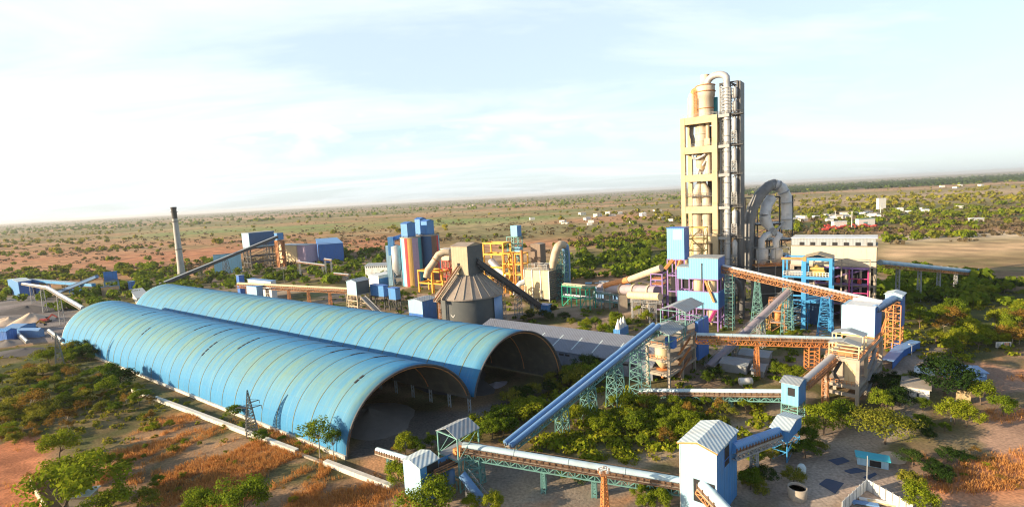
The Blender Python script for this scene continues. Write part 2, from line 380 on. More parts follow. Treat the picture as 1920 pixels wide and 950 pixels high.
# horizon climbs to the right: camera rolled clockwise
R3 = r0 * CR - up0 * SR; U3 = r0 * SR + up0 * CR
m = Matrix((( R3.x, U3.x, -f.x, 0), (R3.y, U3.y, -f.y, 0), (R3.z, U3.z, -f.z, CAMH), (0, 0, 0, 1)))
co.matrix_world = m
scene.view_settings.view_transform = 'Standard'; scene.view_settings.look = 'None'; scene.view_settings.gamma = 1.0; scene.view_settings.use_curve_mapping = False
scene.view_settings.exposure = 0.85
scene.render.engine = 'CYCLES'
cy_ = scene.cycles; cy_.max_bounces = 5; cy_.diffuse_bounces = 3; cy_.glossy_bounces = 2; cy_.transmission_bounces = 3; cy_.volume_bounces = 0; cy_.transparent_max_bounces = 6
cy_.pixel_filter_type = 'BLACKMAN_HARRIS'; cy_.filter_width = 1.15; cy_.use_denoising = True; cy_.caustics_reflective = False; cy_.caustics_refractive = False
# ------------------------------------------------------------------ ground
def vnoise(x, y, seed=0):
    xi = np.floor(x).astype(np.int64); yi = np.floor(y).astype(np.int64); xf = x - xi; yf = y - yi
    def h(a, b):
        n = (a * 374761393 + b * 668265263 + seed * 974711) & 0x7fffffff
        n = ((n ^ (n >> 13)) * 1274126177) & 0x7fffffff
        return ((n ^ (n >> 16)) & 0xffff) / 65535.0
    u = xf * xf * (3 - 2 * xf); v = yf * yf * (3 - 2 * yf)
    return (h(xi, yi) * (1 - u) + h(xi + 1, yi) * u) * (1 - v) + (h(xi, yi + 1) * (1 - u) + h(xi + 1, yi + 1) * u) * v
def fbm(x, y, seed=0, o=4):
    t = 0; a = .5; s = 0
    for k in range(o): t = t + a * vnoise(x * 2 ** k, y * 2 ** k, seed + k * 17); s += a; a *= .5
    return t / s
def sm(e0, e1, x): t = np.clip((x - e0) / (e1 - e0), 0, 1); return t * t * (3 - 2 * t)
def pxarr(x, y):
    z = -CAMH; f_ = y * CP - z * SP; f_ = np.where(f_ < 1, 1, f_)
    b = (y * SP + z * CP) * FPX / f_; a = x * FPX / f_
    return 960 + a * CR - b * SR, 475 - a * SR - b * CR
def gpoly(pts): return [(G(*p).x, G(*p).y) for p in pts]
def inside(poly, x, y, soft=3.0, wob=4.0, seed=3):
    """soft signed-distance mask of a ground polygon with a wobbly edge"""
    x = x + (fbm(x / 9, y / 9, seed) - .5) * 2 * wob; y = y + (fbm(x / 9, y / 9, seed + 5) - .5) * 2 * wob
    ins = np.zeros(x.shape, bool); dmin = np.full(x.shape, 1e9); n = len(poly)
    for i in range(n):
        x0, y0 = poly[i]; x1, y1 = poly[(i + 1) % n]
        c = ((y0 > y) != (y1 > y)) & (x < (x1 - x0) * (y - y0) / ((y1 - y0) if abs(y1 - y0) > 1e-9 else 1e-9) + x0)
        ins ^= c
        dx, dy = x1 - x0, y1 - y0; t = np.clip(((x - x0) * dx + (y - y0) * dy) / (dx * dx + dy * dy), 0, 1)
        dmin = np.minimum(dmin, np.hypot(x - x0 - t * dx, y - y0 - t * dy))
    return sm(-soft, soft, np.where(ins, dmin, -dmin))
def along(pts, x, y, wid, soft=2.0, seed=9):
    x = x + (fbm(x / 7, y / 7, seed) - .5) * 3; y = y + (fbm(x / 7, y / 7, seed + 3) - .5) * 3
    d = np.full(x.shape, 1e9)
    for (x0, y0), (x1, y1) in zip(pts, pts[1:]):
        dx, dy = x1 - x0, y1 - y0; t = np.clip(((x - x0) * dx + (y - y0) * dy) / (dx * dx + dy * dy), 0, 1)
        d = np.minimum(d, np.hypot(x - x0 - t * dx, y - y0 - t * dy))
    return 1 - sm(wid, wid + soft, d)
ORANGE_FIELD = gpoly([(215, 950), (180, 880), (330, 770), (520, 790), (640, 860), (740, 918), (770, 950)])
PLOWED = gpoly([(-30, 960), (-30, 850), (40, 815), (100, 820), (78, 890), (62, 960)])
SCRUB = gpoly([(-60, 820), (-60, 650), (110, 650), (260, 735), (420, 820), (330, 770), (200, 860), (120, 830)])
CENTRE = gpoly([(900, 790), (1110, 690), (1220, 735), (1440, 740), (1450, 800), (1380, 830), (1270, 870), (1000, 850)])
YARD = gpoly([(1390, 800), (1560, 800), (1640, 860), (1800, 900), (1760, 960), (1380, 960)])
RIGHT_EARTH = gpoly([(1760, 960), (1740, 860), (1830, 780), (1800, 690), (1930, 640), (2100, 760), (2100, 960)])
RIGHT_GREEN = gpoly([(1690, 560), (1960, 540), (1960, 660), (1800, 680), (1700, 670)])
STOCKYARD = gpoly([(-60, 650), (-60, 580), (60, 545), (150, 580), (120, 640)])
PLANT = gpoly([(260, 570), (480, 480), (700, 480), (1000, 560), (1240, 520), (1650, 500), (1700, 640), (1560, 780), (1330, 720), (1200, 730), (1010, 640), (700, 620)])
def zone(x, y):
    n1 = fbm(x / 14, y / 14, 1); n2 = fbm(x / 4, y / 4, 2); n3 = fbm(x / 60, y / 60, 5)
    def mixc(c, col, m): return c * (1 - m[..., None]) + np.array(col) * m[..., None]
    c = np.empty(x.shape + (3,)); c[:] = (0.30, 0.19, 0.105)
    c = mixc(c, (0.12, 0.125, 0.045), sm(.42, .6, n1) * .75)
    c = mixc(c, (0.30, 0.19, 0.11), sm(.5, .62, n2) * .45)
    near = 1 - sm(270, 400, y)
    # ---- the far plain
    fx, fy = x / 340, y / 230
    p1 = fbm(fx, fy, 11); p2 = fbm(x / 900, y / 620, 13); p3 = fbm(x / 120, y / 90, 17)
    far = np.empty(c.shape); far[:] = (0.47, 0.26, 0.135)
    far = mixc(far, (0.52, 0.36, 0.21), sm(.48, .6, p1) * .8)
    far = mixc(far, (0.20, 0.20, 0.075), sm(.47, .56, p2) * .75)
    far = mixc(far, (0.15, 0.165, 0.055), sm(.54, .64, p3) * .65)
    px, py = pxarr(x, y)
    hz = 418 - px * 100 / 1920; dy = py - hz
    # green meadow band left of the middle, red earth right of it, pale fields on the right
    far = mixc(far, (0.22, 0.29, 0.085), np.exp(-((dy - 40) / 11) ** 2) * sm(150, 350, px) * (1 - sm(980, 1180, px)) * (.35 + .6 * sm(.35, .6, p1)))
    far = mixc(far, (0.50, 0.22, 0.11), np.exp(-((dy - 78) / 22) ** 2) * sm(-200, 60, px) * (1 - sm(700, 900, px)) * (.3 + .7 * sm(.38, .55, p3)))
    far = mixc(far, (0.54, 0.24, 0.12), np.exp(-((dy - 92) / 10) ** 2) * sm(820, 950, px) * (1 - sm(1250, 1300, px)) * .8)
    far = mixc(far, (0.07, 0.11, 0.03), np.exp(-((dy - 128) / 22) ** 2) * sm(1020, 1090, px) * (1 - sm(1260, 1400, px)) * .9)
    far = mixc(far, (0.60, 0.42, 0.27), np.exp(-((dy - 40) / 9) ** 2) * sm(1380, 1500, px) * .7)
    far = mixc(far, (0.74, 0.60, 0.42), np.exp(-((dy - 116 - (px - 1650) * .02) / 7) ** 2) * sm(1600, 1700, px) * .85)
    far = mixc(far, (0.66, 0.44, 0.25), np.exp(-((dy - 143) / 16) ** 2) * sm(1620, 1680, px) * .9)
    far = mixc(far, (0.085, 0.115, 0.035), np.exp(-((dy - 84) / 17) ** 2) * sm(1440, 1500, px) * sm(.36, .5, p3) * .9)
    far = mixc(far, (0.035, 0.05, 0.055), np.exp(-((dy - 15) / 6) ** 4) * sm(1340, 1460, px) * .95)
    far = mixc(far, (0.17, 0.16, 0.11), (1 - sm(5, 17, dy)) * .7)
    c = c * near[..., None] + far * (1 - near)[..., None]
    c = mixc(c, (0.10, 0.115, 0.04), inside(PLANT, x, y, 8, 8, 41) * sm(.40, .62, n1) * .7)
    c = mixc(c, (0.33, 0.26, 0.20), inside(PLANT, x, y, 8, 8, 41) * (1 - sm(.38, .58, n1)) * .8)
    # ---- near ground
    c = mixc(c, (0.085, 0.10, 0.03), inside(SCRUB, x, y, 6, 8, 51) * (.55 + .45 * sm(.4, .6, n1)))
    of = inside(ORANGE_FIELD, x, y, 5, 6, 61)
    c = mixc(c, (0.34, 0.21, 0.12), of)
    st = fbm((x * .8 - y * .55) / 5.0 + n1 * 2, (x * .55 + y * .8) / 16.0, 67)
    c = mixc(c, (0.70, 0.34, 0.125), of * sm(.44, .56, st))
    c = mixc(c, (0.10, 0.11, 0.04), of * sm(.56, .68, n1) * .8)
    pl = inside(PLOWED, x, y, 2, 2, 71)
    c = mixc(c, (0.68, 0.27, 0.13), pl); c = mixc(c, (0.46, 0.18, 0.09), pl * sm(.45, .6, n2))
    ce = inside(CENTRE, x, y, 8, 8, 81)
    c = mixc(c, (0.24, 0.19, 0.10), ce * .8); c = mixc(c, (0.10, 0.11, 0.04), ce * sm(.42, .6, n1) * .8)
    ya = inside(YARD, x, y, 6, 6, 91)
    c = mixc(c, (0.37, 0.285, 0.225), ya); c = mixc(c, (0.27, 0.20, 0.16), ya * sm(.5, .65, n1) * .7)
    re = inside(RIGHT_EARTH, x, y, 6, 7, 93)
    c = mixc(c, (0.40, 0.25, 0.17), re); c = mixc(c, (0.66, 0.31, 0.16), re * sm(.50, .62, fbm((x * .9 + y * .3) / 18, (y * .9 - x * .3) / 6, 97)))
    c = mixc(c, (0.09, 0.11, 0.035), re * sm(.6, .7, n1) * .6)
    c = mixc(c, (0.08, 0.10, 0.03), inside(RIGHT_GREEN, x, y, 6, 8, 99) * .85)
    c = mixc(c, (0.24, 0.22, 0.22), inside(STOCKYARD, x, y, 5, 6, 101) * .9)
    # dirt in front of the vaults and the worn tracks
    c = mixc(c, (0.66, 0.36, 0.19), inside(gpoly([(640, 875), (720, 838), (775, 875), (770, 960), (720, 930)]), x, y, 2, 2.5, 103) * .9)
    c = mixc(c, (0.20, 0.175, 0.155), inside(gpoly([(650, 862), (700, 770), (880, 770), (1080, 700), (900, 790), (820, 840), (720, 850)]), x, y, 2, 3, 105) * .9)
    c = mixc(c, (0.32, 0.27, 0.22), inside(gpoly([(800, 960), (900, 860), (980, 870), (1200, 900), (1300, 960)]), x, y, 4, 6, 107) * .85)
    c = mixc(c, (0.66, 0.33, 0.15), inside(gpoly([(1000, 955), (1060, 925), (1230, 915), (1270, 940), (1100, 985)]), x, y, 3, 5, 109) * sm(.42, .58, st) * .8)
    c = mixc(c, (0.42, 0.34, 0.27), along(gpoly([(1500, 960), (1560, 860), (1700, 780), (1690, 700), (1760, 650)]), x, y, 2.2, 2.5, 121) * .75)
    c = mixc(c, (0.46, 0.34, 0.23), along(gpoly([(930, 960), (1010, 880), (1180, 870), (1420, 790), (1520, 740)]), x, y, 1.6, 2.0, 123) * .7)
    c = mixc(c, (0.40, 0.30, 0.22), along(gpoly([(740, 925), (860, 960)]), x, y, 2.0, 2.0, 125) * .7)
    c = mixc(c, (0.085, 0.10, 0.04), along(gpoly([(120, 655), (300, 745), (655, 875)]), x, y, 2.0, 2.0, 113) * .7)
    return c
def axis_pts(a, b, step, lo, hi, ratio):
    mid = list(np.arange(a, b, step)); s = step; v = a
    left = []
    while v > lo: s *= ratio; v -= s; left.append(v)
    s = step; v = mid[-1]; right = []
    while v < hi: s *= ratio; v += s; right.append(v)
    return np.array(left[::-1] + mid + right)
gx = axis_pts(-250, 230, 1.7, -42000, 42000, 1.06); gy = axis_pts(72, 420, 1.7, -1500, 42000, 1.035)
X, Y = np.meshgrid(gx, gy)
ZC = zone(X, Y)
GZ = np.zeros_like(X)
nx, ny = len(gx), len(gy)
co3 = np.stack([X, Y, GZ], -1).reshape(-1, 3)
idx = np.arange(nx * ny).reshape(ny, nx)
quads = np.stack([idx[:-1, :-1], idx[:-1, 1:], idx[1:, 1:], idx[1:, :-1]], -1).reshape(-1, 4)
def np_mesh(name, verts, faces):
    me = bpy.data.meshes.new(name); k = faces.shape[1]
    me.vertices.add(len(verts)); me.vertices.foreach_set('co', np.ascontiguousarray(verts, np.float32).ravel())
    me.loops.add(faces.size); me.loops.foreach_set('vertex_index', np.ascontiguousarray(faces, np.int32).ravel())
    me.polygons.add(len(faces)); me.polygons.foreach_set('loop_start', np.arange(0, faces.size, k, dtype=np.int32)); me.polygons.foreach_set('loop_total', np.full(len(faces), k, np.int32))
    me.update(calc_edges=True); me.validate(); return me
me = np_mesh('ground', co3, quads)
at = me.color_attributes.new('soil', 'FLOAT_COLOR', 'POINT')
at.data.foreach_set('color', np.concatenate([ZC.reshape(-1, 3), np.ones((nx * ny, 1))], 1).astype(np.float32).ravel())
gm = bpy.data.materials.new('soil_and_grass'); gm.use_nodes = True; N2 = gm.node_tree.nodes; L2 = gm.node_tree.links
bs = N2['Principled BSDF']; bs.inputs['Roughness'].default_value = 0.95; bs.inputs['Specular IOR Level'].default_value = 0.1
va = N2.new('ShaderNodeVertexColor'); va.layer_name = 'soil'; gc = N2.new('ShaderNodeTexCoord')
def gn(scale, det):
    n = N2.new('ShaderNodeTexNoise'); n.inputs['Scale'].default_value = scale; n.inputs['Detail'].default_value = det; L2.new(gc.outputs['Object'], n.inputs['Vector']); return n
na, nb = gn(1.6, 8), gn(0.05, 8)
r1 = N2.new('ShaderNodeMapRange'); r1.inputs['From Min'].default_value = 0.3; r1.inputs['From Max'].default_value = 0.7; r1.inputs['To Min'].default_value = 0.72; r1.inputs['To Max'].default_value = 1.25; L2.new(na.outputs['Fac'], r1.inputs['Value'])
r2 = N2.new('ShaderNodeMapRange'); r2.inputs['From Min'].default_value = 0.3; r2.inputs['From Max'].default_value = 0.7; r2.inputs['To Min'].default_value = 0.6; r2.inputs['To Max'].default_value = 1.45; L2.new(nb.outputs['Fac'], r2.inputs['Value'])
mu = N2.new('ShaderNodeMath'); mu.operation = 'MULTIPLY'; L2.new(r1.outputs[0], mu.inputs[0]); L2.new(r2.outputs[0], mu.inputs[1])
vm = N2.new('ShaderNodeVectorMath'); vm.operation = 'SCALE'; L2.new(va.outputs['Color'], vm.inputs[0]); L2.new(mu.outputs[0], vm.inputs['Scale'])
L2.new(vm.outputs[0], bs.inputs['Base Color'])
gb = N2.new('ShaderNodeBump'); gb.inputs['Strength'].default_value = 0.28; gb.inputs['Distance'].default_value = 0.5; L2.new(na.outputs['Fac'], gb.inputs['Height']); L2.new(gb.outputs['Normal'], bs.inputs['Normal'])
me.materials.append(gm)
ground = bpy.data.objects.new('ground', me); COL.objects.link(ground); ground['kind'] = 'structure'
# ------------------------------------------------------------------ haze
HAZE = 5e-5
hb = MB(); hb.box(-43000, 43000, -1800, 43000, -1.0, 117.0)
hm = bpy.data.materials.new('haze_air'); hm.use_nodes = True
hn = hm.node_tree.nodes; hn.remove(hn['Principled BSDF'])
pv = hn.new('ShaderNodeVolumePrincipled'); pv.inputs['Density'].default_value = HAZE; pv.inputs['Color'].default_value = (0.93, 0.96, 1.0, 1); pv.inputs['Anisotropy'].default_value = 0.2
hm.node_tree.links.new(pv.outputs['Volume'], hn['Material Output'].inputs['Volume'])
MATS['haze_air'] = hm
hz = hb.build('haze', 'haze_air'); hz['kind'] = 'stuff'
# ------------------------------------------------------------------ vaulted storage sheds
SA = G(650, 860); SB = G(117, 645); SC = G(884, 772)
AX = (SB - SA).normalized(); SLEN = (SB - SA).length
SW = (SC - SA)                               # across the near shed (its front is slightly skewed)
def vault_mat(name):
    m = bpy.data.materials.new(name); m.use_nodes = True; nt = m.node_tree; N = nt.nodes; L = nt.links
    bs = N['Principled BSDF']; bs.inputs['Roughness'].default_value = 0.7; bs.inputs['Specular IOR Level'].default_value = 0.2
    uv = N.new('ShaderNodeUVMap'); uv.uv_map = 'sheet'
    sp = N.new('ShaderNodeSeparateXYZ'); L.new(uv.outputs['UV'], sp.inputs['Vector'])
    def mp(sx, sy):
        a = N.new('ShaderNodeMapping'); a.inputs['Scale'].default_value = (sx, sy, 1); L.new(uv.outputs['UV'], a.inputs['Vector'])
        n = N.new('ShaderNodeTexNoise'); n.inputs['Scale'].default_value = 1.0; n.inputs['Detail'].default_value = 6; L.new(a.outputs['Vector'], n.inputs['Vector']); return n.outputs['Fac']
    def rng_(x, a, b, c, d):
        r = N.new('ShaderNodeMapRange'); r.inputs['From Min'].default_value = a; r.inputs['From Max'].default_value = b; r.inputs['To Min'].default_value = c; r.inputs['To Max'].default_value = d; L.new(x, r.inputs['Value']); return r.outputs['Result']
    def mix(f, A, B):
        x = N.new('ShaderNodeMix'); x.data_type = 'RGBA'; L.new(f, x.inputs['Factor'])
        for k, q in (('A', A), ('B', B)):
            if isinstance(q, tuple): x.inputs[k].default_value = (*q, 1)
            else: L.new(q, x.inputs[k])
        return x.outputs['Result']
    def mth(op, a, b=None):
        n = N.new('ShaderNodeMath'); n.operation = op
        for i, q in enumerate((a, b)):
            if q is None: continue
            if isinstance(q, (int, float)): n.inputs[i].default_value = q
            else: L.new(q, n.inputs[i])
        return n.outputs[0]
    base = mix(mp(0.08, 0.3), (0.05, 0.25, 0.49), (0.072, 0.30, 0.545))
    # settled cement dust in mid-slope streaks, kept off the ridge to paint its shade
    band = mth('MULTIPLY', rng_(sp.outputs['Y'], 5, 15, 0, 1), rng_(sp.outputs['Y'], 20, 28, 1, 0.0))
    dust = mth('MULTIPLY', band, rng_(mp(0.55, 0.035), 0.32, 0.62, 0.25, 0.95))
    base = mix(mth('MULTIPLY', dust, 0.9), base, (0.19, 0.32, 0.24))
    base = mix(rng_(mp(1.6, 0.06), 0.55, 0.75, 0, 0.28), base, (0.30, 0.48, 0.50))
    # purlin lines along the vault, sheet laps around it
    s1 = mth('ABSOLUTE', mth('SUBTRACT', mth('FRACT', mth('DIVIDE', sp.outputs['Y'], 5.2)), 0.5))
    base = mix(rng_(s1, 0.485, 0.5, 0, 0.35), base, (0.20, 0.22, 0.16))
    s2 = mth('ABSOLUTE', mth('SUBTRACT', mth('FRACT', mth('DIVIDE', sp.outputs['X'], 1.05)), 0.5))
    base = mix(rng_(s2, 0.40, 0.5, 0, 0.16), base, (0.10, 0.22, 0.27))
    # each bay's sheets have weathered differently, with rust runs below the laps
    wn = N.new('ShaderNodeTexWhiteNoise'); wn.noise_dimensions = '2D'; cb_ = N.new('ShaderNodeCombineXYZ'); L.new(mth('FLOOR', mth('DIVIDE', sp.outputs['X'], 3.84)), cb_.inputs['X']); L.new(mth('FLOOR', mth('DIVIDE', sp.outputs['Y'], 5.2)), cb_.inputs['Y']); L.new(cb_.outputs[0], wn.inputs['Vector'])
    base = mix(rng_(wn.outputs['Value'], 0, 1, 0, .22), base, (0.04, 0.20, 0.42))
    base = mix(rng_(mp(2.6, 0.10), 0.60, 0.78, 0, 0.45), base, (0.20, 0.17, 0.11))
    bp = N.new('ShaderNodeBump'); bp.inputs['Strength'].default_value = .5; bp.inputs['Distance'].default_value = .25; L.new(mp(.5, .35), bp.inputs['Height']); L.new(bp.outputs['Normal'], bs.inputs['Normal'])
    L.new(base, bs.inputs['Base Color'])
    MATS[name] = m
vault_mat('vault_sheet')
mat('vault_lining', (0.11, 0.10, 0.085), 0.9, 0.25, 0.4, dirt=0.3, dirtcol=(0.2, 0.17, 0.12))
mat('seam_olive', (0.16, 0.19, 0.12), 0.8, 0.3, 1.0)
def vault(name, label, O, axis, L, W, hgt, t0, t1, bays, nseg=40, slots=(), colz=4.0, seed=1, plinth=True, columns=True):
    rg = random.Random(seed)
    wd = W.copy(); half = W.length / (0.5 * (math.cos(t0) - math.cos(t1)))
    wu = W.normalized(); R = half / 2
    def pt(s, t, off=0.0):
        c = -(math.cos(t)) * (R + off) + math.cos(t0) * R
        return O + axis * s + wu * c + Vector((0, 0, math.sin(t) * (hgt + off)))
    arc = [0.0]
    ts = [t0 + (t1 - t0) * k / nseg for k in range(nseg + 1)]
    for a, b in zip(ts, ts[1:]): arc.append(arc[-1] + (pt(0, b) - pt(0, a)).length)
    th = thing(name, label, 'storage shed', O, 0.0, None)
    ns = bays * 2
    vs, fs, mi, uvs = [], [], [], []
    for lay, off in ((0, 0.0), (1, -0.35)):
        for i in range(ns + 1):
            for k in range(nseg + 1):
                p = pt(L * i / ns, ts[k], off); vs.append((p.x - O.x, p.y - O.y, p.z))
    n1 = (ns + 1) * (nseg + 1); K = nseg + 1
    for i in range(ns):
        for k in range(nseg):
            a = i * K + k; fs.append((a, a + K, a + K + 1, a + 1)); mi.append(0)
            fs.append((n1 + a, n1 + a + 1, n1 + a + K + 1, n1 + a + K)); mi.append(1)
    for k in range(nseg):
        fs.append((k, k + 1, n1 + k + 1, n1 + k)); mi.append(1)
        b = ns * K + k; fs.append((b + 1, b, n1 + b, n1 + b + 1)); mi.append(1)
    for i in range(ns):
        for k in (0, nseg):
            a = i * K + k; fs.append((a, n1 + a, n1 + a + K, a + K)); mi.append(1)
    me = bpy.data.meshes.new('vault_roof'); me.from_pydata(vs, [], fs)
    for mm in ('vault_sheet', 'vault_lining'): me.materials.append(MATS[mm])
    me.polygons.foreach_set('material_index', mi); me.polygons.foreach_set('use_smooth', [True] * len(fs))
    ul = me.uv_layers.new(name='sheet')
    for lp in me.loops:
        vi = lp.vertex_index % n1; ul.data[lp.index].uv = (L * (vi // K) / ns + seed * 13, arc[vi % K])
    me.update()
    o = bpy.data.objects.new('vault_roof', me); COL.objects.link(o); o.parent = th
    sh = lambda p: (p.x - O.x, p.y - O.y, p.z)
    def strip(s0, s1, ta, tb, off, nm, mtl, n=nseg):
        b = MB(); tt = [ta + (tb - ta) * k / n for k in range(n + 1)]; v = []; b.sm = True
        for t in tt:
            v += [sh(pt(s0, t, off)), sh(pt(s1, t, off)), sh(pt(s0, t, .01)), sh(pt(s1, t, .01))]
        f_ = []
        for k in range(n):
            a = 4 * k; f_ += [(a, a + 1, a + 5, a + 4), (a, a + 4, a + 6, a + 2), (a + 1, a + 3, a + 7, a + 5)]
        b.add(v, f_); return b.build(nm, mtl, th)
    for i in range(1, bays):
        s = L * i / bays; wdt = 0.07 + 0.09 * rg.random()
        strip(s - wdt, s + wdt, t0 + .02, t1 - .02 if rg.random() < .6 else t0 + (t1 - t0) * .62, 0.06, 'roof_seam', 'seam_olive')
    for (bay, f0, f1) in slots:
        s = L * bay / bays; n = max(2, int((f1 - f0) * 40)); d = (f1 - f0) / n
        for q in range(n):
            a = t0 + (t1 - t0) * (f0 + d * q); e = t0 + (t1 - t0) * (f0 + d * (q + .8))
            strip(s - .38, s + .38, a, e, 0.09, 'open_slot', 'dark_void', 4)
    # front and rear edge ribs
    for s, nm in ((-.12, 'end_arch'), (L + .12, 'end_arch')):
        b = MB(); b.tube([sh(pt(s, t, -0.12)) for t in ts], 0.28, 6); b.build(nm, 'dark_steel' if s < 0 else 'pale_roof_sheet', th)
    if plinth:
        b = MB(); p0, p1 = sh(pt(0, t0)), sh(pt(L, t0)); n = -wu
        b.bar(Vector(p0) + n * .25 + Vector((0, 0, .45)), Vector(p1) + n * .25 + Vector((0, 0, .45)), .5, .9); b.build('plinth', 'kerb_white', th)
    if columns:
        zz_ = pt(0, t1).z
        for i in range(bays + 1):
            p = pt(min(L - .3, L * i / bays + .4), t1, -.2); b = MB()
            x, y = p.x - O.x, p.y - O.y
            b.bar((x - .45 * axis.x, y - .45 * axis.y, 0), (x - .45 * axis.x, y - .45 * axis.y, zz_), .3); b.bar((x + .45 * axis.x, y + .45 * axis.y, 0), (x + .45 * axis.x, y + .45 * axis.y, zz_), .3)
            for q in range(3): b.bar((x - .45 * axis.x, y - .45 * axis.y, zz_ * q / 3), (x + .45 * axis.x, y + .45 * axis.y, zz_ * (q + 1) / 3), .16)
            b.build('column', 'grey_steel', th)
    # slender arch ribs on the lining
    for i in range(0, bays + 1, 2):
        b = MB(); s = min(L - .4, L * i / bays + .3); b.tube([sh(pt(s, t, -.6)) for t in ts[1:-1:2]], 0.16, 5); b.build('arch_rib', 'rust_steel', th)
    return th, pt
ts1 = math.pi - math.asin(4.0 / 18.0)
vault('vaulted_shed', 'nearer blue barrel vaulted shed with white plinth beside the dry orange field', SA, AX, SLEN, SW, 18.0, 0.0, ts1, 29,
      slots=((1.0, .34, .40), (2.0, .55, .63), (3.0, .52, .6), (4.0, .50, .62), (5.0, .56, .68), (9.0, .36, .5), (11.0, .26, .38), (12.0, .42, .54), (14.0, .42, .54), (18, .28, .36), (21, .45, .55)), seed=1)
FB = G(1054, 712)
FC = SC + (FB - SC).normalized() * 1.2
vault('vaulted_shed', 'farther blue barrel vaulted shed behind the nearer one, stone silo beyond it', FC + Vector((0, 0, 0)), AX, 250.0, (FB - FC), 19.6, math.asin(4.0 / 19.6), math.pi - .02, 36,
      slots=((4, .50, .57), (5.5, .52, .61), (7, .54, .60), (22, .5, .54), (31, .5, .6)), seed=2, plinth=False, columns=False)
# heaps stored under the vaults
def heap(name, label, cat, c, rx, ry, h, mtl, rot=0.0, seed=1, group=None, n=26, flat=0.0):
    b = MB(); b.sm = True; rs = np.random.RandomState(seed); vs = [(0, 0, h)]; ph = rs.rand(6) * 6.28
    rings = 9
    for i in range(1, rings + 1):
        q = i / rings
        for k in range(n):
            a = 2 * math.pi * k / n
            wob = 1 + .16 * math.sin(2 * a + ph[0]) + .10 * math.sin(3 * a + ph[1]) + .06 * math.sin(5 * a + ph[2])
            z = h * max(0, (1 - q) ** (1.0 - .25 * flat)) * (1 + .10 * math.sin(4 * a + ph[3] + 3 * q)) + .06 * h * (rs.rand() - .5) * (1 if i < rings else 0)
            vs.append((rx * q * wob * math.cos(a), ry * q * wob * math.sin(a), max(-.05, z) if i < rings else -.1))
    fs = [(0, 1 + k, 1 + (k + 1) % n) for k in range(n)]
    for i in range(rings - 1):
        for k in range(n):
            a = 1 + i * n + k; a2 = 1 + i * n + (k + 1) % n; fs.append((a, a + n, a2 + n, a2))
    b.add(vs, fs)
    return one(name, label, cat, b, mtl, c, rot, group)
for q, (s_, f_, rx, h_) in enumerate(((18, .50, 17, 3.2), (60, .5, 26, 7.5), (120, .5, 30, 8), (178, .5, 24, 7))):
    p = SA + AX * s_ + SW * f_
    heap('stockpile', ('pale limestone heap at the open front of the nearer vaulted shed', 'limestone heap inside the nearer vaulted shed behind the front heap')[min(q, 1)] if q < 2 else 'limestone heap deep inside the nearer vaulted shed', 'stockpile', (p.x, p.y, .02), rx, 9.5, h_, 'limestone_heap', math.atan2(AX.y, AX.x), 10 + q, None if q < 2 else 'heaps deep in the nearer shed')
for q, (s_, rx, h_) in enumerate(((30, 20, 6.5), (110, 40, 8))):
    p = FC + AX * s_ + (FB - FC) * .5
    heap('stockpile', ('dark coal heap near the open front of the farther vaulted shed', 'dark coal heap deep inside the farther vaulted shed')[q], 'stockpile', (p.x, p.y, .02), rx, 12, h_, 'dark_heap', math.atan2(AX.y, AX.x), 20 + q)
# covered pipe channel running beside the shed
p0, p1 = G(250, 733), G(735, 917); d_ = (p1 - p0); n_ = 23
t = thing('pipe_channel', 'long low white covered channel along the near shed beside the dry field', 'channel', p0)
for k in range(n_):
    if k in (2, 17, 18): continue
    b = MB(); a = d_ * (k / n_); e = d_ * ((k + .985) / n_)
    b.bar(a + Vector((0, 0, .55)), e + Vector((0, 0, .55)), 1.15, 1.1); b.build('cover_slab', 'kerb_white', t)
b = MB(); b.bar(Vector((0, 0, .2)), d_ + Vector((0, 0, .2)), .8, .4); b.build('base', 'concrete', t)
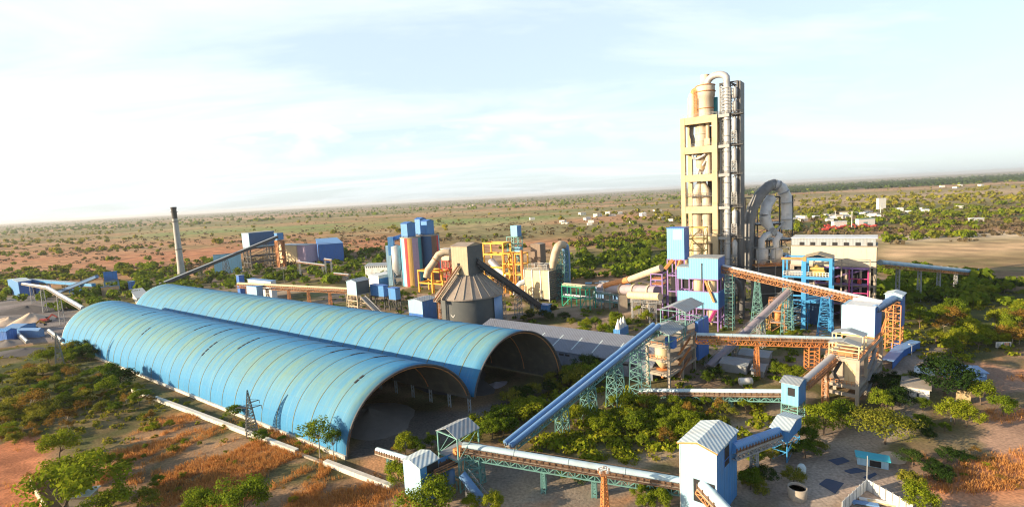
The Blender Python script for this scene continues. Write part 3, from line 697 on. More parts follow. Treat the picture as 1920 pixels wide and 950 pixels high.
# ------------------------------------------------------------------ conveyors
def conveyor(name, label, P, Q, w=2.6, hood='hood_sheet', hr=None, hood_kind='round', truss=None, th=1.6, ntr=14, side='belt_brown', rails=None, trestles=(), deck='concrete', cat='conveyor', twin=False, bends=None, seg=1):
    P = Vector(P); Q = Vector(Q); t = thing(name, label, cat, (P.x, P.y, 0))
    pts = [P] + [Vector(b) for b in (bends or [])] + [Q]
    up = Vector((0, 0, 1))
    def per(fn):
        for a, b in zip(pts, pts[1:]): fn(a, b)
    d = (Q - P).normalized(); s = d.cross(up).normalized(); hr = hr or w * .42
    if deck:
        b = MB(); per(lambda a, e: b.bar(a, e, w, .25)); b.build('deck', deck, t, True)
    if side:
        b = MB()
        def sd(a, e):
            n = max(4, int((e - a).length / 1.3)); sv = (e - a).cross(up).normalized() * (w * .40)
            for o in (sv, -sv): b.bar(a + o + up * .45, e + o + up * .45, .12, .55)
            for k in range(n):
                x = a.lerp(e, k / n)
                for o in (sv, -sv): b.bar(x + o * 1.14 + up * .1, x + o * 1.14 + up * .95, .2)
        per(sd); b.build('idler_frame', side, t, True)
    if hood_kind == 'round':
        for off in ((-.55, .55) if twin else (0,)):
            def hd(a, e):
                b = MB(); o = (e - a).cross(up).normalized() * (w * off)
                n = max(1, int((e - a).length / 9))
                for k in range(n):
                    x0 = a.lerp(e, k / n) + o + up * .75; x1 = a.lerp(e, (k + .992) / n) + o + up * .75
                    b.tube([x0, x1], hr, 14)
                    b.tube([x1 - (x1 - x0).normalized() * .18, x1], hr * 1.05, 14)
                b.build('hood', hood, t, True)
            per(hd)
    elif hood_kind == 'tube':
        b = MB(); b.tube(pts, hr, 16); b.build('tube', hood, t, True)
    elif hood_kind == 'box':
        def bx(a, e):
            b = MB(); b.bar(a + up * 1.3, e + up * 1.3, w, 2.2); b.build('gallery', hood, t, True)
            c = MB(); sv = (e - a).cross(up).normalized()
            c.bar(a + up * 2.5 - sv * (w * .26), e + up * 2.5 - sv * (w * .26), w * .62, .12); c.bar(a + up * 2.52 + sv * (w * .26), e + up * 2.52 + sv * (w * .26), w * .62, .12); c.build('gallery_roof', 'roof_sheet', t, True)
        per(bx)
    if truss:
        b = MB(); per(lambda a, e: b.truss(a - up * .15, e - up * .15, w * .92, th, max(4, int(ntr * (e - a).length / (Q - P).length)), .16)); b.build('truss', truss, t, True)
    if rails:
        b = MB(); per(lambda a, e: (b.rail([a + s * (w * .62), e + s * (w * .62)], 1.1, .08, 3), b.rail([a - s * (w * .62), e - s * (w * .62)], 1.1, .08, 3))); b.build('handrail', rails, t, True)
        b = MB(); per(lambda a, e: (b.bar(a + s * (w * .58), e + s * (w * .58), .7, .1), b.bar(a - s * (w * .58), e - s * (w * .58), .7, .1))); b.build('walkway', rails, t, True)
    for tr in trestles:
        f_, kind, w0, w1, mtl = tr[:5]; n = tr[5] if len(tr) > 5 else 6
        x = P.lerp(Q, f_)
        if bends: 
            tot = sum((b_ - a_).length for a_, b_ in zip(pts, pts[1:])); q = f_ * tot
            for a_, b_ in zip(pts, pts[1:]):
                l_ = (b_ - a_).length
                if q <= l_: x = a_.lerp(b_, q / l_); break
                q -= l_
        top = x - up * (th if truss else .15)
        b = MB(); sv = math.atan2(s.y, s.x)
        if kind == 'lattice': b.lattice_tower((top.x, top.y, 0), top, w0, w1, n, .15, ang=sv)
        elif kind == 'bent': b.lattice_tower((top.x, top.y, 0), top, w0, w1, n, .15, .9, .7, ang=sv)
        elif kind == 'ladder': b.lattice_tower((top.x, top.y, 0), top, w0, w1, n, .17, ang=sv, xb=False)
        b.build('trestle', mtl, t, True)
    return t
# ================================================================== near right: transfer tower and the conveyors that meet it
UP = Vector((0, 0, 1))
u_, v_ = axes()
def loc2w(F, x, y, z, ang=GA):
    u, v = axes(ang); return Vector((F[0].x, F[0].y, 0)) + u * x + v * y + UP * z
def wp(P, z): return Vector((P.x, P.y, z))
ANG2 = math.radians(-42); AR = math.radians(-46)
F_T = fit(1343, 848, 0, 1274, 1381, ANG2, near=86.0)
tz = F_T[0].z
t, w_, d_ = block('transfer_tower', 'tall pale blue clad transfer tower with white gable roof, nearest to the camera', 'transfer tower', F_T, 0, tz, 'pale_blue_cladding', 'pale_roof_sheet', 1.0, 'y', .35, ANG2)
b = MB(); b.box(-.03, .05, d_ * .36, d_ * .60, tz - 4.6, tz - .9); b.build('window', 'dark_void', t)
b = MB(); b.box(-.10, .09, d_ * .36 - .12, d_ * .36, tz - 4.7, tz - .8); b.box(-.10, .09, d_ * .60, d_ * .60 + .12, tz - 4.7, tz - .8); b.box(-.10, .09, d_ * .36, d_ * .6, tz - 3.4, tz - 3.25); b.build('window_frame', 'deep_blue_cladding', t)
b = MB(); b.box(-w_ * .62, -.25, -.06, .02, tz - 10.5, tz - 6.2); b.build('opening', 'dark_void', t)
b = MB(); b.box(-.02, .06, -.06, .12, 0, tz); b.box(-w_ - .06, -w_ + .1, -.06, .1, 0, tz); b.build('corner_trim', 'white_sheet', t)
# shaded flank overlaid in deeper blue, its shade put into the colour
b = MB(); b.box(.012, .07, .15, d_ * .355, 0, tz - .02); b.box(.012, .07, d_ * .36, d_ * .60, 0, tz - 4.75); b.box(.012, .07, d_ * .61, d_ - .05, 0, tz - .02); b.build('flank_shade', 'mid_blue_cladding', t)
b = MB(); b.bar((-w_ - .35, -.36, tz - .12), (-w_ / 2, -.36, tz + .93), .12, .28); b.bar((-w_ / 2, -.36, tz + .93), (.35, -.36, tz - .12), .12, .28); b.build('gable_trim', 'orange_steel', t)
# diagonal covered conveyor dropping from its front
pA = loc2w(F_T, -w_ * .42, .3, tz - 7.6, ANG2)
conveyor('conveyor', 'pale hooded conveyor slanting down out of the nearest tower front', pA, pA + Vector((6.2, -12.5, -5.6)), 2.4, 'hood_sheet', 1.05, side='belt_brown', truss='rust_steel', th=1.0, ntr=10)
# long conveyor from the open shelter to the tower
cA = D(868, 836, 102.3); cB = loc2w(F_T, -w_ + .1, d_ * .2, 0, ANG2); cB = Vector((cB.x, cB.y, D(1274, 905, cB.y).z))
conveyor('conveyor', 'long pale hooded conveyor with brown belt side on thin green legs, across the bottom centre', cA - UP * .6, cB - UP * .6, 2.6, 'hood_sheet', .85, truss='green_steel', th=1.3, ntr=34, rails='belt_brown',
         trestles=((.05, 'lattice', 3.6, 3.0, 'green_steel', 4), (.38, 'bent', 1.6, 1.2, 'green_steel', 7), (.61, 'bent', 1.6, 1.2, 'green_steel', 7), (.85, 'bent', 1.6, 1.2, 'green_steel', 7)))
# open roofed drive shelter at its head
b0 = G(858, 905); F_S = (Vector((cA.x - .6, cA.y - 2.9, 0)), 5.2, 7.0)
zS = D(857, 820, F_S[0].y).z
F_S = fit(857, 821, 0, 820, 896, ANG2, near=F_S[0].y)
t = thing('drive_shelter', 'open steel drive shelter with grey gable roof at the head of the bottom conveyor', 'shelter', (F_S[0].x, F_S[0].y, 0), ANG2)
w_, d_ = F_S[1], F_S[2]; zS = F_S[0].z
b = MB(); b.gable(-w_, 0, 0, d_, zS, 1.3, 'y', .3, .12); b.build('roof', 'roof_sheet', t)
b = MB(); b.frame([-w_, 0], [0, d_], [0, zS * .28, zS * .58, zS], .26, True, True); b.build('frame', 'green_steel', t)
b = MB(); b.box(-w_, 0, 0, d_, zS * .58, zS * .58 + .15); b.build('floor_plate', 'grey_steel', t)
b = MB(); b.box(-w_ * .45, -w_ * .1, 1.0, 3.0, zS * .58 + .15, zS * .58 + 1.5); b.tube([(-w_ * .3, .6, zS * .58 + .9), (-w_ * .3, 3.4, zS * .58 + .9)], .55, 12); b.build('drive_unit', 'orange_steel', t)
# small transfer house on its left and the gallery linking both
F_H = fit(787, 877, 0, 755, 821, ANG2, near=95.0)
zH = F_H[0].z
t, w_, d_ = block('transfer_house', 'small pale blue transfer house with striped gable roof beside the bottom left conveyor', 'transfer house', F_H, .5, zH, 'pale_blue_cladding', 'pale_roof_sheet', .75, 'y', .3, ANG2)
b = MB(); b.box(-.03, .05, d_ * .36, d_ * .98, zH - 2.3, zH - .35); b.build('opening', 'dark_void', t)
b = MB(); b.box(.012, .06, .1, d_ * .35, .5, zH - .02); b.box(.012, .06, d_ * .36, d_ - .05, .5, zH - 2.4); b.build('flank_shade', 'mid_blue_cladding', t)  # house flank in deeper blue, shade painted into the colour
b = MB(); [b.box(x - .12, x + .12, y - .12, y + .12, -.02, .5) for x in (-w_ + .2, -.2) for y in (.2, d_ - .2)]; b.build('footing', 'grey_steel', t)
hA = loc2w(F_H, 0, d_ * .6, zH - 2.2, ANG2); hB = Vector((F_S[0].x - 1.0, F_S[0].y + 2, zS * .58 - 1.2))
t = conveyor('conveyor_gallery', 'short blue sided gallery joining the small transfer house and open drive shelter', hA, hB, 2.0, 'mid_blue_cladding', hood_kind=None, rails='rust_steel', deck='dark_steel')
b = MB(); sv_ = (hB - hA).cross(UP).normalized(); b.bar(hA - sv_ * 1.1 + UP * .6, hB - sv_ * 1.1 + UP * .6, .1, 1.9); b.build('side_sheet', 'mid_blue_cladding', t, True)
# pipe conveyor arriving from the shed, pipe going down to the right, dust collector
pa = G(708, 848, 2.0); pb = loc2w(F_H, -w_, d_ * .6, zH - 2.2, ANG2)
conveyor('conveyor', 'short white hooded pipe conveyor from the near shed to the small transfer house', pa, pb, 1.5, 'hood_sheet', .6, side='belt_brown', trestles=((.35, 'bent', 1.2, 1.0, 'green_steel', 3),))
e0 = D(866, 888, 97.5); e1 = G(905, 938, .4)
t = thing('discharge_pipe', 'thick blue pipe slanting from beneath the drive shelter down to the yard', 'pipe', (e0.x, e0.y, 0))
b = MB(); b.tube([e0, e1], .85, 16); b.build('pipe', 'blue_pipe', t, True)
b = MB(); b.rail([e0 + Vector((1.3, .3, 0)), e1 + Vector((1.3, .3, 0))], .9, .07, 2); b.build('handrail', 'grey_steel', t, True)
b = MB(); m_ = e0.lerp(e1, .35); b.lattice_tower((m_.x, m_.y, 0), m_ - UP * .7, 1.2, 1.0, 2, .12); b.build('trestle', 'grey_steel', t, True)
c0 = G(842, 917); t = thing('dust_collector', 'pale blue dust collector box and cylinder below the drive shelter', 'dust collector', c0, ANG2)
b = MB(); b.box(-2.2, -.2, -1, 1, 2.0, 4.4); b.build('filter_box', 'pale_blue_cladding', t)
b = MB(); b.lathe(.8, 0, [(.2, 1.0), (.95, 2.2), (.95, 4.6), (.3, 4.9)], 18); b.build('cylinder', 'blue_pipe', t)
b = MB(); b.frame([-2.0, 1.5], [-.9, .9], [0, 1.9], .18); b.build('stand', 'green_steel', t)
# orange lattice mast
m0 = G(1135, 968); mz = D(1135, 887, m0.y).z
t = thing('light_mast', 'orange lattice mast carrying floodlights in front of the bottom conveyor', 'light mast', m0, .2)
b = MB(); b.lattice_tower((0, 0, 0), (0, 0, mz), 1.3, .55, 12, .11, ang=.2); b.build('mast', 'orange_steel', t)
b = MB(); b.box(-.9, .9, -.9, .9, mz, mz + .1); b.rail([(-.9, -.9, mz), (.9, -.9, mz), (.9, .9, mz), (-.9, .9, mz), (-.9, -.9, mz)], .8, .06, 1); b.build('platform', 'rust_steel', t)
for a_ in range(5):
    b = MB(); x, y = .95 * math.cos(a_ * 1.256), .95 * math.sin(a_ * 1.256); b.box(x - .22, x + .22, y - .12, y + .12, mz + .5, mz + 1.0); b.build('floodlight', 'white_paint', t)
# ---- the small junction house and sloping gallery behind the nearest tower
F_J = fit(1478, 808, 0, 1446, 1503, math.radians(-45), near=104)
aj = math.radians(-45); zj = F_J[0].z
t, w_, d_ = block('junction_house', 'small bright blue gabled junction house on legs behind the nearest tower', 'junction house', F_J, zj - 2.5, zj, 'mid_blue_cladding', 'pale_roof_sheet', .9, 'x', .3, aj)
b = MB(); b.frame([-w_ + .3, -.3], [.3, d_ - .3], [0, (zj - 2.5) * .5, zj - 2.5], .2, True, True); b.build('leg_frame', 'blue_steel', t)
b = MB(); b.lathe(-w_ * .4, d_ * .4, [(.25, zj - 3.6), (.9, zj - 2.52)], 12); b.build('hopper', 'mid_blue_cladding', t)
g0 = loc2w(F_T, 0, F_T[2] * .75, tz - 2.2, ANG2); g1 = loc2w(F_J, -w_ * .6, .2, zj - 1.1, aj)
conveyor('conveyor', 'deep blue covered conveyor with hanging brackets between nearest tower and small junction house', g0 - UP, g1 - UP * .4, 2.2, 'mid_blue_cladding', 1.0, truss='grey_steel', th=1.1, ntr=12, trestles=((.45, 'bent', 1.4, 1.2, 'grey_steel', 5),))
# ---- transfer house on open legs and its level conveyor
F_K = fit(1497, 722, 0, 1465, 1511, AR, near=121)
zk = F_K[0].z; zkb = D(1497, 762, 121).z
t, w_, d_ = block('transfer_house', 'blue transfer house with dark doorway raised on open lattice legs right of the level conveyor', 'transfer house', F_K, zkb, zk, 'sky_blue_cladding', 'roof_sheet', .7, 'x', .4, AR)
b = MB(); b.box(-w_ * .62, -w_ * .2, -.06, .02, zk - 3.1, zk - 1.0); b.build('doorway', 'dark_void', t)
b = MB(); b.box(.012, .06, .05, d_ - .05, zkb, zk); b.build('flank_shade', 'mid_blue_cladding', t)  # raised house's right side darkened in blue to stand for shade
b = MB(); b.frame([-w_, -.15], [.15, d_ - .15], [0, zkb * .33, zkb * .66, zkb], .26, True, True); b.build('leg_frame', 'green_steel', t)
kA = loc2w(F_K, -w_, d_ * .5, 0, AR); kA.z = D(1465, 738, kA.y).z; kB = D(1200, 735, 146.5)
conveyor('conveyor', 'level white hooded conveyor with green truss left of the raised transfer house', kB - UP * .4, kA - UP * .4, 2.3, 'hood_sheet', .85, truss='green_steel', th=1.2, ntr=26, rails='belt_brown', trestles=((.18, 'bent', 1.4, 1.2, 'green_steel', 4), (.42, 'bent', 1.4, 1.2, 'green_steel', 4), (.66, 'bent', 1.4, 1.2, 'green_steel', 4)))
# ---- twin-tube conveyor climbing from bottom centre to the open junction building
F_N = fit(1255, 728, 0, 1215, 1324, ANG2)
lower = D(952, 838, 112.0); upper = loc2w(F_N, -F_N[1] * .5, -.5, 0, ANG2); upper.z = D(1244, 612, upper.y).z
conveyor('conveyor', 'twin blue tube conveyor climbing from the bottom centre to the open junction building', lower, upper, 1.75, 'blue_pipe', .64, side='dark_steel', twin=True, rails='grey_steel', truss='green_steel', th=1.3, ntr=34,
         trestles=((.30, 'lattice', 2.6, 2.4, 'green_steel', 2), (.47, 'lattice', 3.4, 2.8, 'green_steel', 3), (.66, 'lattice', 4.0, 3.0, 'green_steel', 4), (.85, 'lattice', 4.6, 3.4, 'green_steel', 6)), cat='conveyor')
# ---- the open junction building
t = thing('junction_building', 'open concrete junction building with two stepped gable roofs at the head of the twin tubes', 'junction building', (F_N[0].x, F_N[0].y, 0), ANG2)
w_, d_ = F_N[1], F_N[2]; zf = D(1255, 650, F_N[0].y).z
b = MB(); b.frame([-w_, 0], [0, d_ * .33, d_ * .66, d_], [0, zf * .33, zf * .66, zf], .75); b.build('concrete_frame', 'concrete', t)
b = MB(); b.box(-w_, 0, 0, d_, zf, zf + .3); b.build('roof_slab', 'concrete', t)
b = MB(); b.lathe(-w_ / 2, w_ * .42, [(.4, zf * .38), (1.0, zf * .42), (2.2, zf * .56), (2.2, zf * .93), (.3, zf * .99)], 22); b.build('bin', 'cream_tank', t)
b = MB(); b.lathe(-w_ / 2, w_ * .42, [(.4, zf * .14), (.5, zf * .2), (1.6, zf * .36), (2.1, zf * .372)], 18); b.build('hopper', 'orange_steel', t)
b = MB(); b.rail([(-w_, -.3, zf * .66), (0, -.3, zf * .66)], 1.2, .1, 1.0); b.rail([(-w_, -.3, zf + .3), (0, -.3, zf + .3), (0, d_, zf + .3)], 1.1, .1, 1.6); b.build('handrail', 'orange_steel', t)
z1_ = D(1275, 622, F_N[0].y).z
b = MB(); b.frame([-w_ - .2, 1.2], [-2.2, d_ * .28], [zf + .3, (zf + z1_) / 2, z1_], .24); b.build('shelter_frame', 'green_steel', t)
b = MB(); b.gable(-w_ - .2, 1.2, -2.2, d_ * .28, z1_, 1.3, 'y', .4, .12); b.build('lower_roof', 'roof_sheet', t)
b = MB(); b.box(-w_ * .2, 1.25, d_ * .02, d_ * .1, zf - .6, zf + 2.6); b.build('blue_chute', 'deep_blue_cladding', t)
z2_ = z1_ + 4.2
b = MB(); b.frame([-w_ - .4, .8], [d_ * .36, d_ * .85], [zf + .3, (zf + z2_) / 2, z2_], .26); b.rail([(-w_ - .4, d_ * .36, (zf + z2_) / 2), (.8, d_ * .36, (zf + z2_) / 2), (.8, d_ * .85, (zf + z2_) / 2)], 1.1, .1, 1.5); b.build('shelter_frame', 'green_steel', t)
b = MB(); b.gable(-w_ - .4, .8, d_ * .36, d_ * .85, z2_, 1.5, 'y', .4, .12); b.build('upper_roof', 'roof_sheet', t)
b = MB(); b.box(-w_ * .6, -w_ * .25, d_ * .45, d_ * .62, zf + .3, zf + 4.0); b.build('drive_unit', 'grey_steel', t)
b = MB(); b.box(-.2, .9, d_ * .70, d_ + .3, zf * .25, zf + 3.4); b.build('side_panel', 'deep_blue_cladding', t)
for q in range(3):
    b = MB(); zq = zf * (.2 + .25 * q); b.bar((.5, d_ * .2, zq), (.5, d_ * .5, zq + zf * .24), .7, .18); b.rail([(.8, d_ * .2, zq), (.8, d_ * .5, zq + zf * .24)], 1.0, .08, 1.2); b.build('stair_flight', 'orange_steel' if q else 'rust_steel', t)
for zq in (zf * .33, zf * .66):
    b = MB(); b.box(-w_ + .4, -.4, .4, d_ - .4, zq - .12, zq + .13); b.build('floor_slab', 'concrete', t)
b = MB(); b.box(-w_ + .4, -.4, d_ * .4, d_ * .62, .02, zf * .6); b.build('inner_wall', 'brown_cladding', t)
# ================================================================== right: concrete bin building, blue bin, orange tower
F_R = fit(1607, 760, 0, 1548, 1650, AR)
t = thing('bin_building', 'open concrete bin building glowing in sun with stepped gable roofs, right of the trestles', 'bin building', (F_R[0].x, F_R[0].y, 0), AR)
w_, d_ = F_R[1], F_R[2]; zr = D(1607, 675, F_R[0].y).z
b = MB(); b.frame([-w_, 0], [0, d_ * .33, d_ * .66, d_], [0, zr * .24, zr * .42, zr], .85); b.build('concrete_frame', 'concrete', t)
b = MB(); b.box(-w_, 0, 0, d_, zr, zr + .3); b.build('roof_slab', 'concrete', t)
b = MB(); b.box(-w_ * .45, -w_ * .08, 1.2, 3.6, zr * .42, zr * .98); b.build('inner_wall', 'cream_tank', t)
b = MB(); b.lathe(-w_ * .62, d_ * .3, [(.5, zr * .1), (.6, zr * .2), (2.4, zr * .44), (2.4, zr * .93)], 20); b.build('bin', 'concrete', t)
b = MB(); b.box(-w_ + .4, -.4, .4, d_ - .4, zr * .42 - .2, zr * .42 + .1); b.build('floor_slab', 'concrete', t)
b = MB(); b.tube([(-w_ * .6, .3, zr * .44), (-w_ * .75, .2, zr * .62), (-w_ * .55, .4, zr * .9)], .5, 10); b.build('elbow_duct', 'dark_steel', t)
b = MB(); b.rail([(-w_, -.35, zr + .3), (.3, -.35, zr + .3), (.3, d_, zr + .3)], 1.1, .1, 1.3); b.rail([(-w_, -.35, zr * .42), (0, -.35, zr * .42)], 1.1, .09, 1.2); b.build('handrail', 'orange_steel', t)
yl0, yl1, yu0, yu1 = .2, 3.4, 4.2, 8.0
zl = D(1611, 649, loc2w(F_R, 0, yl0, 0, AR).y).z; zu = D(1628, 630, loc2w(F_R, 0, yu0, 0, AR).y).z
b = MB(); b.frame([-w_ * .92, .1], [yl0, yl1], [zr + .3, (zr + zl) / 2, zl], .24); b.build('shelter_frame', 'cream_tank', t)
b = MB(); b.gable(-w_ * .92, .1, yl0, yl1, zl, .8, 'y', .3, .12); b.build('lower_roof', 'roof_sheet', t)
b = MB(); b.frame([-w_ * .95, .1], [yu0, yu1], [zr + .3, (zr + zu) / 2, zu], .24); b.build('shelter_frame', 'cream_tank', t)
b = MB(); b.gable(-w_ * .95, .1, yu0, yu1, zu, .9, 'y', .3, .12); b.build('upper_roof', 'roof_sheet', t)
b = MB(); b.box(-w_ * .7, -w_ * .2, 1.2, d_ * .26, zr + .3, zr + 1.4); b.build('drive_unit', 'rust_steel', t)
for q in range(3):
    b = MB(); zq = zr * (.1 + .27 * q); b.bar((.7, d_ * .3, zq), (.7, d_ * .62, zq + zr * .25), .7, .18); b.rail([(1.0, d_ * .3, zq), (1.0, d_ * .62, zq + zr * .25)], 1, .08, 1.2); b.build('stair_flight', 'grey_steel', t)
# blue clad bin behind it, on a steel frame
F_B = fit(1641, 577, 0, 1578, 1661, AR, near=F_R[0].y + 16)
zb = F_B[0].z; zb0 = D(1641, 632, F_B[0].y).z
t = thing('clad_bin', 'large pale blue clad bin with open white top standing behind the concrete bin building', 'storage bin', (F_B[0].x, F_B[0].y, 0), AR)
w_, d_ = F_B[1], min(F_B[2], 9)
b = MB(); b.box(-w_, 0, 0, d_, zb0, zb); b.build('wall', 'pale_blue_cladding', t)
b = MB(); b.box(.012, .06, .05, d_ - .05, zb0 + .02, zb - .02); b.build('flank_shade', 'deep_blue_cladding', t)  # bin's right face laid over in deep blue for its shade
b = MB(); b.box(-w_ * .88, .1, .4, d_, zb + .003, zb + .12); b.box(-w_ * .88, .1, d_ - .2, d_, zb + .12, zb + .8); b.build('top_deck', 'white_sheet', t)
b = MB(); b.frame([-w_ + .2, -.2], [.3, d_ - .3], [0, zb0 * .5, zb0], .4, True, True); b.build('leg_frame', 'orange_steel', t)
# orange tower with a blue gabled head
F_O = fit(1690, 558, 0, 1662, 1697, AR, near=172)
zo = F_O[0].z
t = thing('transfer_tower', 'orange lattice transfer tower with small blue gabled head at the end of the long conveyor', 'transfer tower', (F_O[0].x, F_O[0].y, 0), AR)
w_, d_ = F_O[1], 5.0
b = MB(); b.frame([-w_, -w_ / 2, 0], [0, d_], [zo * k / 7 for k in range(7)] + [zo * .86], .26, True, True); b.build('lattice_frame', 'orange_steel', t)
b = MB(); b.bar((-w_ - 2.6, -1, 0), (-w_, 0, zo * .6), .3); b.bar((-w_ - 2.6, d_, 0), (-w_, d_, zo * .6), .3); [b.bar((-w_ - 2.6 * (1 - k / 6), -1 + k / 6, zo * .6 * k / 6), (-w_ - 2.6 * (1 - k / 6), d_, zo * .6 * k / 6), .2) for k in range(6)]; [b.bar((-w_ - 2.6 * (1 - k / 6), -1 + k / 6, zo * .6 * k / 6), (-w_, 0, zo * .6 * (k + 1) / 6), .16) for k in range(6)]; b.build('raking_leg', 'orange_steel', t)
b = MB(); b.box(-w_ - .3, .3, -.3, d_ + .3, zo - .9, zo + .9); b.gable_end(-w_ - .3, .3, -.3, zo + .9, .8); b.build('head_house', 'pale_blue_cladding', t)
b = MB(); b.gable(-w_ - .3, .3, -.3, d_ + .3, zo + .92, .8, 'y', .4, .12); b.build('roof', 'pale_roof_sheet', t)
b = MB(); b.box(-.3, .32, .4, d_ + .31, zo * .45, zo + .88); b.build('side_chute', 'deep_blue_cladding', t)
b = MB(); b.box(-w_ * .6, .2, .5, d_, .02, 2.2); b.build('base_cabin', 'deep_blue_cladding', t)
# level orange conveyor between the junction building and the concrete bin building
q0 = D(1306, 630, 156.0)
q1 = D(1578, 638, 152.0)
conveyor('conveyor', 'level pale hooded conveyor with orange truss and trestles between the two concrete buildings', q0 - UP * .4, q1 - UP * .4, 2.5, 'hood_sheet', .8, truss='orange_steel', th=1.5, ntr=32, rails='orange_steel',
         trestles=((.42, 'bent', 3.2, 1.2, 'orange_steel', 7), (.80, 'ladder', 3.0, 3.0, 'orange_steel', 8)))
# enclosed link from the orange tower down into the bin
k0 = loc2w(F_O, -F_O[1] * .5, 0, zo - 1.2, AR); k1 = loc2w(F_B, -.4, 2.0, zb - 1.5, AR)
conveyor('conveyor', 'short dark inclined gallery from the orange tower head down to the pale clad bin', k0, k1, 2.2, 'blue_pipe', 1.15, side='dark_steel', deck='dark_steel')
# inclined conveyor from the raised transfer house up into the concrete bin building
k0 = loc2w(F_K, -.5, F_K[2], zk - 1.6, AR); k1 = loc2w(F_R, -F_R[1] * .8, .2, zr * .93, AR)
conveyor('conveyor', 'grey inclined conveyor from the raised transfer house up to the concrete bin building', k0, k1, 2.2, 'grey_duct', .85, side='rust_steel', truss='rust_steel', th=1.1, ntr=14, rails='rust_steel', trestles=((.75, 'bent', 1.4, 1.2, 'rust_steel', 5),))
# ================================================================== blue crusher building and the purple frames
F_M = fit(1347, 622, 0, 1293, 1359, GA)
mY = F_M[0].y
def zM(py): return D(1347, py, mY).z
t = thing('crusher_building', 'tall sky blue clad building on purple frame with orange chute, below the preheater tower', 'plant building', (F_M[0].x, F_M[0].y, 0), GA)
w_, d_ = F_M[1], min(F_M[2], 14.0); z4, z3, z2, z1 = zM(485), zM(524), zM(549), zM(580)
WL = w_ + 5.0
b = MB(); b.box(-w_, 0, 0, d_, z3, z4); b.build('upper_wall', 'sky_blue_cladding', t)
b = MB(); b.box(-w_ - .3, .3, -.3, d_ + .3, z4 + .003, z4 + .3); b.build('roof', 'roof_sheet', t)
b = MB(); b.box(-WL, -w_ - .01, 0, d_ * .7, zM(526), zM(503)); b.build('annex_wall', 'sky_blue_cladding', t)
b = MB(); b.box(-WL - .2, -w_ - .02, -.2, d_ * .7 + .2, zM(503) + .003, zM(503) + .25); b.build('annex_roof', 'roof_sheet', t)
b = MB(); b.box(-WL, 0, 0, .3, z1, z2); b.box(-.3, 0, .31, d_, z1, z2); b.build('lower_wall', 'sky_blue_cladding', t)
b = MB(); b.box(.012, .07, .05, d_ - .05, z3, z4); b.box(.012, .07, .05, d_ - .05, z1, z2); b.build('flank_shade', 'deep_blue_cladding', t)  # right face in deep blue, its shade put into the colour
b = MB(); b.frame([-WL + .3, -w_, -w_ * .5, -.25], [.35, d_ * .5, d_ - .3], [0, z1 * .45, z1, z2, z3], .5); b.build('purple_frame', 'purple_steel', t)
b = MB(); b.box(-w_ - .05, .05, -.1, .05, z3 - .45, z3); b.box(-w_ - .05, .05, -.1, .05, z2 + .002, z2 + .35); b.build('purple_trim', 'purple_steel', t)
for x in (-w_ * .75, -w_ * .27):
    b = MB(); b.lathe(x, d_ * .28, [(1.2, z2 - 1), (2.0, z2 + .3), (2.0, z3 - .6), (1.2, z3 - .1)], 18); b.build('filter_drum', 'cream_tank', t)
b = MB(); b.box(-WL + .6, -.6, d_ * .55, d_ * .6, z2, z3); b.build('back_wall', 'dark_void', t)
b = MB(); b.bar((-w_ * .42, -.5, z3 - .6), (-w_ * .12, -.7, zM(566)), .8, .8); b.build('chute', 'orange_steel', t)
b = MB(); b.bar((-w_ * .55, -.25, zM(497)), (-w_ * .55, -.25, z3 - 2), .22); b.box(-w_ * .55 - .2, -w_ * .55 + .2, -.4, 0, zM(497), zM(497) + .5); b.build('wall_pipe', 'dark_steel', t)
b = MB(); b.bar((-w_ * .1, d_ * .1, z1 * .98), (-w_ * .3, -.6, z1 * .45), 1.0, 1.0); b.build('lower_chute', 'magenta_steel', t)
b = MB(); b.lathe(-w_ * .3, d_ * .3, [(.4, z1 * .2), (1.6, z1 * .5), (1.6, z1 * .9)], 16); b.build('hopper', 'cream_tank', t)
# elevator house on purple legs
F_E = fit(1283, 486, 0, 1251, 1292, GA, near=mY + 16)
ze0 = F_E[0].z; ze1 = D(1283, 428, F_E[0].y).z
t = thing('elevator_house', 'blue clad elevator head house on purple legs left of the preheater tower foot', 'elevator house', (F_E[0].x, F_E[0].y, 0), GA)
w_, d_ = F_E[1], min(F_E[2], 8)
b = MB(); b.box(-w_, 0, 0, d_, ze0, ze1); b.build('wall', 'sky_blue_cladding', t)
b = MB(); b.box(.012, .06, .05, d_ - .05, ze0, ze1 - .02); b.build('flank_shade', 'deep_blue_cladding', t)  # shade of the right face painted on as darker blue
b = MB(); b.box(-w_ - .3, .3, -.3, d_ + .3, ze1 + .003, ze1 + .3); b.build('roof', 'deep_blue_cladding', t)
b = MB(); b.box(-w_ * .62, -w_ * .12, -.05, 0, ze1 - 5, ze1 - .6); b.build('patch_sheet', 'pale_blue_cladding', t)
b = MB(); b.frame([-w_, -w_ * .5, 0], [.2, d_], [0, ze0 * .25, ze0 * .5, ze0 * .75, ze0 - .01], .5); b.build('purple_frame', 'purple_steel', t)
b = MB(); b.bar((-w_ * .7, .5, ze0 - .3), (-w_ * 1.1, -1, ze0 - 4.5), 1.2); b.bar((-w_ * .2, .5, ze0 - .3), (-w_ * .4, -1, ze0 - 4.5), 1.1); b.box(-w_ * .9, -w_ * .1, .6, 2.5, ze0 - 2.2, ze0 - .2); b.build('screw_feeder', 'orange_steel', t)
b = MB(); b.box(-w_ + .4, -.4, d_ * .5, d_ * .55, ze0 * .1, ze0 * .7); b.build('back_wall', 'dark_void', t)
